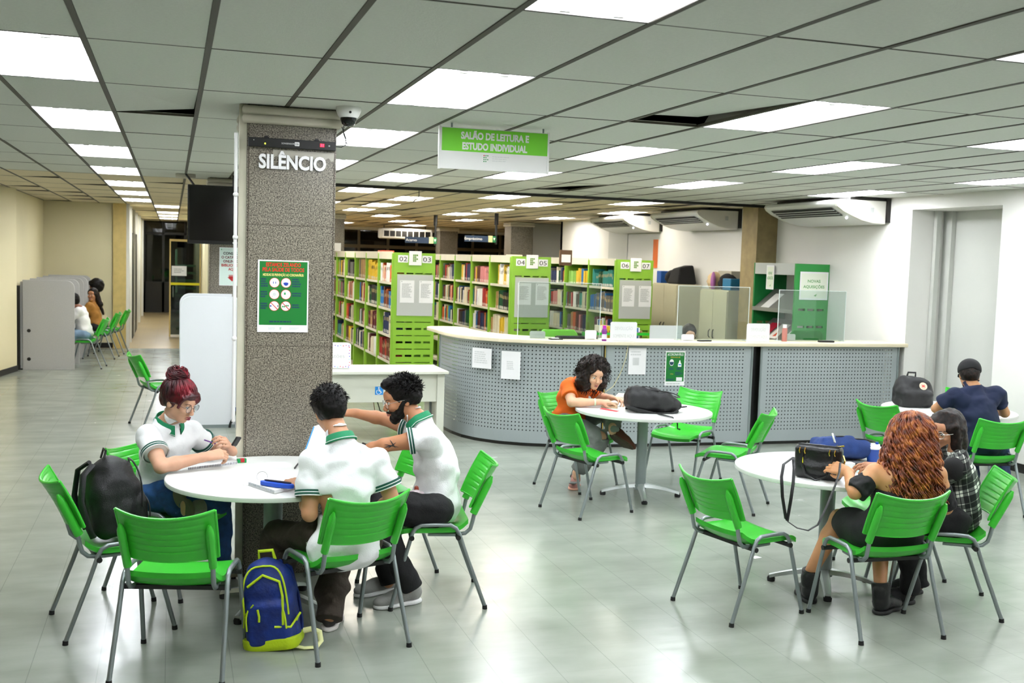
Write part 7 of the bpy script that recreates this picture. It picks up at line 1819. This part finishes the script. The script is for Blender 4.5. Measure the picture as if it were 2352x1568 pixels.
# left table
slab('spiral_notebook', 'open white spiral notebook under the forearms of the redhead woman', 'notebook', [(0.091, 6.142, 0.740), (0.366, 6.278, 0.740), (0.371, 6.467, 0.740), (0.179, 6.454, 0.740)], .012, [m_paper, mat('purple_wire', '#4a3a66', .4)], coil(lambda q: q[0] if 1 else 0, lambda q: q[1], .006, 30, .008))
slab('paper_sheet', 'white paper sheet on the left table nearest the granite column', 'paper', [(0.428, 6.255, 0.740), (0.641, 6.303, 0.740), (0.663, 6.154, 0.740), (0.446, 6.124, 0.740)], .001, [m_paper])
slab('paper_sheet', 'white paper sheet on the left table beside the boy\'s hand', 'paper', [(0.293, 5.917, 0.740), (0.519, 5.964, 0.740), (0.593, 5.663, 0.740), (0.366, 5.690, 0.740)], .001, [m_paper])
slab('spiral_notebook', 'thick white spiral notebook under the blue pencil case', 'notebook', [(0.388, 5.680, 0.742), (0.502, 5.450, 0.742), (0.623, 5.554, 0.742), (0.521, 5.769, 0.742)], .018, [m_paper, mat('grey_wire', '#8a8e98', .4)], coil(lambda q: q[0], lambda q: q[1], .006, 22, .012))
def lens_shape(label, p0, p1, wd, hh, m0, m1):
    p0 = V3(p0); p1 = V3(p1); d = nrm(p1 - p0); L = np.linalg.norm(p1 - p0); t = thing('pencil_case', label, 'pencil case', tuple(p0), math.atan2(d[1], d[0]))
    a = MB(); prof = [(0, 0), (.06, .5), (.25, .85), (.6, 1), (.9, .8), (1, .3), (1, -.3), (.9, -.8), (.6, -1), (.25, -.85), (.06, -.5)]
    a.prism([(x * L, y * wd) for x, y in prof][::-1][::-1][::-1], 0, hh); a.build('case', m0, t, bevel=.004)
    a = MB(); a.prism([(x * L * .8 + .1 * L, y * wd * .45 + wd * .35) for x, y in prof][::-1], hh, hh + .006); a.build('top_panel', m1, t)
lens_shape('blue and black pencil case on the thick notebook', tuple(V3((0.442, 5.597, 0.762))), (0.599, 5.464, 0.762), .026, .022, mat('case_blue', '#1450c8', .4), mat('case_dark', '#1d1430', .5))
a = MB(); c_ = V3((0.464, 5.740, 0.745)); a.tube([c_ + V3((.028*math.cos(q), .012*math.sin(q)*.5, .028 + .026*math.sin(q))) for q in [2*PI*k/20 for k in range(20)]], .0008, 5, closed=True); tag(a.build('wire_ring', m_black), 'thin dark wire loop standing beside the pencil case', 'wire')
a = MB(); p0, p1 = V3((0.668, 6.065, 0.745)), V3((0.713, 6.200, 0.745)) + V3((0, 0, .012)); a.tube([p0, lerp(p0, p1, .1), p1], [.001, .005, .005], 10); tag(a.build('pen', m_black, smooth=.8), 'black pen on the left table next to the boy', 'pen')
t = thing('gum_pack', 'small green and red pack at the end of the notebook on the left table', 'pack', (0.392, 6.314, 0.740), .15)
a = MB(); a.box((-.026, -.014, 0), (.026, .014, .024)); a.build('pack', mat('pack_green', '#0f9a50', .35), t, bevel=.002); a = MB(); a.box((-.008, -.0145, .004), (.014, .0145, .0246)); a.build('label', mat('pack_red', '#c8202c', .4), t)
# sheets held upright between boy and man
t = thing('paper_sheaf', 'white sheets with a blue edge held upright left of the boy', 'paper', (0.733, 5.704, 0.904))
b0 = V3((0.733, 5.704, 0.904)); Q = [V3((0.680, 5.700, 0.902)) - b0, V3((0.741, 5.796, 1.027)) - b0, V3((0.770, 5.808, 1.034)) - b0, V3((0.835, 5.739, 0.958)) - b0, V3((0.829, 5.651, 0.893)) - b0]
for k, off in enumerate((0, .012)):
    a = MB(); dv = V3((0, off, 0)); a.add([q + dv for q in Q] + [q + dv + V3((0, .002, 0)) for q in Q], [(4,3,2,1,0), (5,6,7,8,9)] + [(i, (i+1) % 5, 5 + (i+1) % 5, 5 + i) for i in range(5)]); a.build('sheet', m_paper, t)
a = MB(); a.tube([Q[0], lerp(Q[0], Q[1], .5), Q[1]], .0035, 6); a.build('blue_edge', mat('blue_edge', '#3a9be8', .4), t)
t = thing('mobile_phone', 'black phone held between the hands of the redhead woman', 'phone', (0.356, 6.223, 0.882), .4)
a = MB(); a.box((-.022, -.006, -.03), (.022, .006, .030)); o = a.build('body', m_black, t, bevel=.004); t.rotation_euler = (.5, .2, .9)
a = MB(); p0, p1 = V3((0.184, 6.331, 0.875)), V3((0.259, 6.253, 0.859)); a.tube([p0, p1], .004, 8); tag(a.build('pen', mat('purple_pen', '#7a3aa0', .4), smooth=.8), 'purple pen held by the redhead woman', 'pen')

# generic backpack in local frame: x width, y depth (front is -y), z height
def backpack(label, M, w, d, hgt, m, m2=None, trim=None, zips=True, flop=0, seed=1, straps=True, badge=None, name='backpack', loops=None, h=.006):
    t = thing(name, label, 'bag', tuple(M.translation)); t.rotation_mode = 'QUATERNION'; t.rotation_quaternion = M.to_quaternion()
    F = Field((-w/2 - .09, -d/2 - .10, -.03), (w/2 + .09, d/2 + .09, hgt + .09), h)
    F.rbox((0, 0, hgt*.40), (w/2, d/2, hgt*.40), None, min(w, d)*.42, .02); F.ell((0, .01, hgt*.68), (w*.44, d*.46, hgt*.33), None, .04)
    F.rbox((0, -d*.42, hgt*.30), (w*.40, d*.22, hgt*.26), None, d*.18, .02)
    F.folds(.004, 50, (.3, .2, 1), seed=seed); F.noise(.007 + flop, 11, seed=seed + 2); F.plane((0, 0, .001), (0, 0, -1), m=.5)
    F.mesh('body', m, t)
    if m2:
        F = Field((-w/2 - .06, -d/2 - .12, -.03), (w/2 + .06, d/2 + .06, hgt*.3), h); F.rbox((0, -.005, hgt*.14), (w/2 + .006, d/2 + .02, hgt*.2), None, min(w, d)*.35, .02); F.plane((0, 0, .0005), (0, 0, -1), m=.5); F.plane((0, 0, hgt*.12), (0, .12, 1), m=.5); F.mesh('base_panel', m2, t)
    tm = trim or m_black
    def arch(y, hh, ww, z0, r): return [(-ww*math.copysign(abs(math.cos(q))**.6, math.cos(q)), y + .035*math.sin(q)**2, z0 + hh*abs(math.sin(q))**.6) for q in [PI*k/18 for k in range(19)]]
    if zips:
        a = MB(); a.tube(arch(-d*.50, hgt*.55, w*.40, hgt*.40, 0), .005, 6); a.build('zip', tm, t, smooth=.8)
        a = MB(); a.tube(arch(-d*.66, hgt*.30, w*.36, hgt*.26, 0), .0045, 6); a.build('zip', tm, t, smooth=.8)
        if loops:
            a = MB(); a.tube([(-w*.12, -d*.67, hgt*.5), (-w*.10, -d*.70, hgt*.42), (-w*.12, -d*.66, hgt*.36)], .006, 6); a.build('zip_pull', tm, t, smooth=.8)
            a = MB(); a.tube([(w*.50, -d*.3, hgt*.30), (w*.55, -d*.1, hgt*.36), (w*.42, -d*.55, hgt*.26), (w*.15, -d*.68, hgt*.29)], .006, 6); a.build('mesh_pocket_trim', tm, t, smooth=.8)
            a = MB(); a.tube([(-w*.45, -d*.45, hgt*.28), (-w*.40, -d*.52, hgt*.42), (-w*.2, -d*.6, hgt*.55)], .004, 6); a.build('piping', tm, t, smooth=.8)
            a = MB(); a.tube([(w*.30, -d*.62, hgt*.30), (w*.34, -d*.58, hgt*.62), (w*.30, -d*.50, hgt*.78), (0, -d*.44, hgt*.86), (-w*.3, -d*.45, hgt*.74)], .007, 6); a.build('piping', tm, t, smooth=.8)
    a = MB(); a.tube([(-.04, d*.2, hgt*.97), (-.035, d*.15, hgt + .035), (.035, d*.15, hgt + .035), (.04, d*.2, hgt*.97)], .009, 8, flat=.6); a.build('handle', tm, t, smooth=.8)
    if straps:
        for s_ in (-1, 1): a = MB(); a.tube([(s_*.05, d*.42, hgt*.92), (s_*.09, d*.62, hgt*.82), (s_*.11, d*.68, hgt*.5), (s_*.12, d*.55, hgt*.2), (s_*.12, d*.45, hgt*.06)], .020, 8, flat=.6); a.build('strap', m, t, smooth=.8)
    if badge:
        s = Sheet(Matrix.Translation(badge[0]) @ badge[1]); s.disc(0, 0, .036, 0, .0); s.disc(0, 0, .028, 1, .001); s.text('M', 0, -.011, .022, None, 2, .002, .02); s.build('badge', [mat('badge_cream', '#f2d9b8', .5), mat('badge_peach', '#f4b8a0', .5), m_red], t)
    return t
m_nylonblue = mat('blue_nylon', '#0d2b78', .6, var=(9, .5), bump=(60, .3)); m_lime = mat('lime_trim', '#c3e019', .5, bump=(90, .2)); m_nylonblack = mat('black_nylon', '#0e0e10', .55, bump=(220, .3)); m_denim = mat('navy_canvas', '#16356e', .8, var=(12, .2), bump=(200, .2))
p = V3((0.504, 5.226, 0.000)); backpack('blue and lime green backpack standing on the floor beside the boy\'s chair', frame((p[0], p[1] + .10, 0), (.33, .94, 0), (-.10, .10, 1)), .275, .17, .44, m_nylonblue, m_lime, m_lime, loops=True, seed=3, h=.005)
a = MB(); q0 = V3((0.618, 5.212, 0.000)); a.tube([q0 + V3(v) for v in ((-.03, .02, .02), (.02, .0, .012), (.08, .0, .012), (.105, .03, .03), (.10, .05, .07), (.06, .05, .09), (.02, .06, .08))], .014, 8, flat=.5); tag(a.build('bag_strap', mat('pale_yellow_strap', '#dfe0a0', .6), smooth=.8), 'pale yellow loop of strap lying on the floor right of the blue backpack', 'strap')
backpack('big black backpack on the seat of the left edge chair', frame((-.29, 5.85, .462), (.976, .22, 0), (-.04, .02, 1)) @ Matrix.Rotation(PI, 4, 'Z'), .345, .25, .42, m_nylonblack, seed=7, flop=.004)
p = V3((3.820, 8.008, 0.740)); M_ = frame((p[0] - .18, p[1] + .03, .85), (0, -.25, -1), (.95, -.31, .0)); 
backpack('black backpack lying on the middle round table', frame((p[0] - .22, p[1] + .10, .84), (-.1, -.15, -1), (.96, -.28, .02)), .30, .165, .48, m_nylonblack, seed=9, flop=.006, straps=True)
a = MB(); q = [V3((3.837, 8.044, 0.727)), V3((3.797, 7.795, 0.750)), V3((3.823, 7.650, 0.750)), V3((3.905, 7.724, 0.688)), V3((3.896, 7.702, 0.649)), V3((3.916, 7.695, 0.642))]; a.tube(q, [.012, .012, .010, .008, .009, .014], 8, flat=.5); tag(a.build('bag_strap', m_black, smooth=.8), 'black strap end hanging over the edge of the middle table', 'strap')
for k, bp_ in enumerate(((3.720, 7.962, 0.817), (3.824, 7.953, 0.853), (3.867, 7.959, 0.848), (3.530, 8.042, 0.786))):
    a = MB(); a.ball((0, 0, 0), (.009, .006, .009), 8, 6); o = a.build('buckle', mat('silver_metal', '#d8dcd8', .25, .8)); o.location = bp_; tag(o, ('small silver buckle on the lying black backpack, ' + ('central', 'upper left of the pair', 'upper right of the pair', 'far left')[k]), 'buckle', 'silver buckles of the lying backpack')
slab('paper_sheet', 'white leaflet with a red bar in front of the orange shirt woman', 'paper', [(3.274, 8.085, 0.740), (3.462, 8.296, 0.740), (3.558, 8.057, 0.740), (3.398, 7.902, 0.740)], .001, [m_paper, mat('leaflet_red', '#e8404a', .5)], lambda a, q, t: a.add([lerp(q[1], q[2], .1) + V3((0, 0, t + .001)), lerp(q[1], q[2], .9) + V3((0, 0, t + .001)), lerp(lerp(q[1], q[2], .9), lerp(q[0], q[3], .9), .3) + V3((0, 0, t + .001)), lerp(lerp(q[1], q[2], .1), lerp(q[0], q[3], .1), .3) + V3((0, 0, t + .001))], [(0, 1, 2, 3)], 1))
slab('open_book', 'open brown edged book under the writing hand of the orange shirt woman', 'book', [(3.468, 8.294, 0.741), (3.593, 8.230, 0.741), (3.704, 8.487, 0.741), (3.615, 8.550, 0.741)], .014, [mat('book_buff', '#d8b890', .6)])
slab('spiral_notebook', 'cream notebook on the far side of the middle table', 'notebook', [(3.797, 8.763, 0.741), (3.916, 8.724, 0.741), (4.027, 8.954, 0.741), (3.930, 8.992, 0.741)], .03, [mat('cream_pages', '#ece6cc', .7)])
slab('pencil_case', 'blue case between the notebook and the black backpack', 'pencil case', [(3.863, 8.642, 0.741), (3.928, 8.579, 0.741), (4.037, 8.802, 0.741), (3.966, 8.838, 0.741)], .05, [mat('case_blue', '#1450c8', .4)])

# handbag on the right table
p0 = V3((3.492, 5.385, 0.740)); p1 = V3((3.684, 5.205, 0.740)); hd = nrm(p1 - p0); hw = .275
t = thing('handbag', 'black leather handbag with gold rings standing on the right table', 'bag', tuple(lerp(p0, p1, .5) + V3((-hd[1], hd[0], 0)) * .06), math.atan2(hd[1], hd[0]))
m_leather = mat('black_leather', '#0d0d0f', .35, bump=(70, .25)); m_gold = mat('gold_metal', '#e0b860', .25, .9)
F = Field((-.2, -.12, -.02), (.2, .12, .26), .005); F.rbox((0, 0, .10), (hw/2, .058, .10), None, .035, .01); F.ell((0, 0, .055), (hw/2 + .008, .068, .06), None, .03); F.ell((0, 0, .215), (hw/2 - .02, .022, .03), None, .005, True); F.noise(.005, 14, seed=5); F.folds(.002, 60, (0, 0, 1), seed=3); F.plane((0, 0, .0005), (0, 0, -1), m=.3); F.plane((0, 0, .196), (0, 0, 1), m=.3); F.mesh('body', m_leather, t)
for s_ in (-1,):
    a = MB(); a.tube([(-.085, -.062, .165), (-.088, -.072, .10), (-.06, -.080, .03), (0, -.084, .002), (.06, -.080, .03), (.088, -.072, .10), (.085, -.062, .165)], .006, 8); a.build('carry_handle', m_leather, t, smooth=.8)
a = MB(); a.tube([(-.085, .062, .165), (-.088, .09, .19), (-.05, .10, .14), (.05, .10, .14), (.088, .09, .19), (.085, .062, .165)], .006, 8); a.build('carry_handle', m_leather, t, smooth=.8)
for x in (-.1, -.07, .07, .1): a = MB(); a.tube([(x, -.063, .185), (x - .004, -.068, .165), (x, -.063, .15)], .0035, 6); a.build('ring', m_gold, t, smooth=.8)
a = MB(); a.tube([(-hw/2 + .02, -.03, .2), (hw/2 - .01, -.03, .2)], .004, 6); a.tube([(hw/2 - .03, -.02, .2), (hw/2 + .005, -.03, .21)], .005, 6, 1); a.build('zip', [m_leather, m_gold], t)
a = MB(); a.tube([(-.085, -.066, .135), (-.084, -.070, .095)], [.004, .007], 8); a.build('zip_tag', mat('yellow_tag', '#d8dc20', .4), t)
a = MB(); a.tube([(hw/2, -.01, .15), (hw/2 + .012, -.02, .12), (hw/2 + .006, -.02, .09), (hw/2 + .02, -.03, .08)], .006, 6); a.build('chain_ring', m_gold, t)
iv = Matrix.Translation(tuple(-v for v in tuple(lerp(p0, p1, .5) + V3((-hd[1], hd[0], 0)) * .06)))
Rz = Matrix.Rotation(-math.atan2(hd[1], hd[0]), 4, 'Z')
L_ = lambda *p: tuple(Rz @ (iv @ Vector(p)))
a = MB(Rz @ iv); a.tube([(3.330, 5.145, 0.909), (3.235, 5.090, 0.883), (3.202, 5.053, 0.821), (3.202, 5.034, 0.715), (3.226, 5.027, 0.594), (3.233, 5.024, 0.580), (3.256, 5.035, 0.689), (3.269, 5.039, 0.785), (3.307, 5.096, 0.858), (3.341, 5.163, 0.905)], .009, 8, flat=.4); a.build('shoulder_strap', m_leather, t, smooth=.8)
a = MB(Rz @ iv); a.tube([(3.233, 5.024, 0.580), (3.284, 5.005, 0.544), (3.349, 4.993, 0.529), (3.405, 4.988, 0.559), (3.466, 4.998, 0.664), (3.525, 5.019, 0.768), (3.589, 5.077, 0.828), (3.624, 5.122, 0.875)], .008, 8, flat=.4); a.build('shoulder_strap', m_leather, t, smooth=.8)
p = V3((4.182, 5.890, 0.740)); backpack('navy blue backpack lying behind the handbag', frame((p[0] - .20, p[1] + .02, .80), (0, -.2, -1), (.97, -.22, .0)), .26, .12, .42, m_denim, seed=14, flop=.005, straps=False)
a = MB(); a.tube([(3.758, 5.404, 0.990), (3.736, 5.357, 0.968), (3.731, 5.336, 0.951)], .006, 6); o = tag(a.build('clasp', mat('silver_metal', '#d8dcd8', .25, .8), smooth=.8), 'silver strap clasp on the navy blue backpack', 'clasp')
t = thing('travel_cup', 'blue travel cup with white lid on the right table', 'cup', (4.309, 5.749, 0.740))
a = MB(); a.lathe([(0, 0), (.034, 0), (.046, .088), (0, .088)], 28); a.build('cup_body', mat('cup_blue', '#12449c', .35), t, smooth=.7)
a = MB(); a.lathe([(.047, .086), (.049, .09), (.049, .098), (.042, .104), (.040, .116), (0, .116)], 28); o = a.build('lid', m_white, t, smooth=.7)
a = MB(); a.cyl((.02, -.01, .112), (.02, -.01, .13), .011, .009); a.build('stopper', mat('cup_blue', '#12449c', .35), o, smooth=.7)
t = thing('small_box', 'small white and black box on the right table between the hands', 'box', (4.009, 5.539, 0.740), -.1)
a = MB(); a.box((-.07, -.03, 0), (.07, .03, .045)); a.build('carton', m_paper, t, bevel=.002); a = MB(); a.box((0.0, -.031, .004), (.068, .031, .046)); a.build('dark_band', m_black, t)
slab('card_sheet', 'pale mint card lying in front of the small box', 'card', [(3.940, 5.469, 0.740), (4.015, 5.430, 0.740), (4.083, 5.527, 0.740), (4.012, 5.552, 0.740)], .003, [mat('mint_card', '#bfe8dc', .6)])
# far right table
p = V3((6.450, 8.020, 0.740)); t = backpack('black backpack with a round cream badge on the far right table', frame((p[0] + .02, p[1] + .10, .742), (.25, .95, .0), (.0, -.05, 1)), .36, .22, .27, m_nylonblack, seed=21, flop=.012, zips=False, badge=((.04, -.135, .20), Matrix.Rotation(PI/2 - .5, 4, 'X')), h=.0065)
t = thing('mobile_phone', 'phone in the hand of the man with the cap', 'phone', (6.390, 7.468, 0.872), .5); a = MB(); a.box((-.036, -.005, -.04), (.036, .005, .05)); a.build('body', m_black, t, bevel=.004); a = MB(); a.box((-.03, -.0065, -.032), (.03, -.005, .042)); a.build('screen', mat('phone_blue', '#3a6a9c', .2, emit=('#5088c0', .5)), t); t.rotation_euler = (-.6, 0, .3)
# bag on the chair behind the bearded man, tissue and purse on his lap
backpack('floppy black bag with a strap on the chair beside the bearded man', frame((1.18, 6.50, .462), (.98, .2, 0), (-.15, 0, 1)) @ Matrix.Rotation(PI, 4, 'Z'), .30, .20, .30, m_nylonblack, seed=25, flop=.012, zips=False, name='shoulder_bag')
lo_ = V3((1.304, 5.793, 0.625)); F = Field(lo_ - .12, lo_ + .12, .005); F.ell(lo_, (.055, .045, .030), None, .02); F.ell(lo_ + V3((.03, .01, -.005)), (.04, .03, .03), None, .02); F.noise(.014, 30, seed=8, octv=2); tag(F.mesh('cloth', mat('pale_pink_cloth', '#f0dfe4', .8)), 'crumpled pale pink cloth on the lap of the bearded man', 'cloth')
a = MB(); q = V3((1.359, 5.861, 0.635)); a.box(tuple(q - V3((.035, .02, .03))), tuple(q + V3((.035, .02, .03)))); tag(a.build('purse', mat('rust_leather', '#b0492c', .5), bevel=.01), 'small rusty orange purse against the belly of the bearded man', 'purse')
slab('paper_scrap', 'tiny white paper scrap on the floor near the right table', 'paper', [(3.755, 6.266, 0.000), (3.814, 6.287, 0.000), (3.833, 6.240, 0.000), (3.768, 6.221, 0.001)], .001, [m_paper])
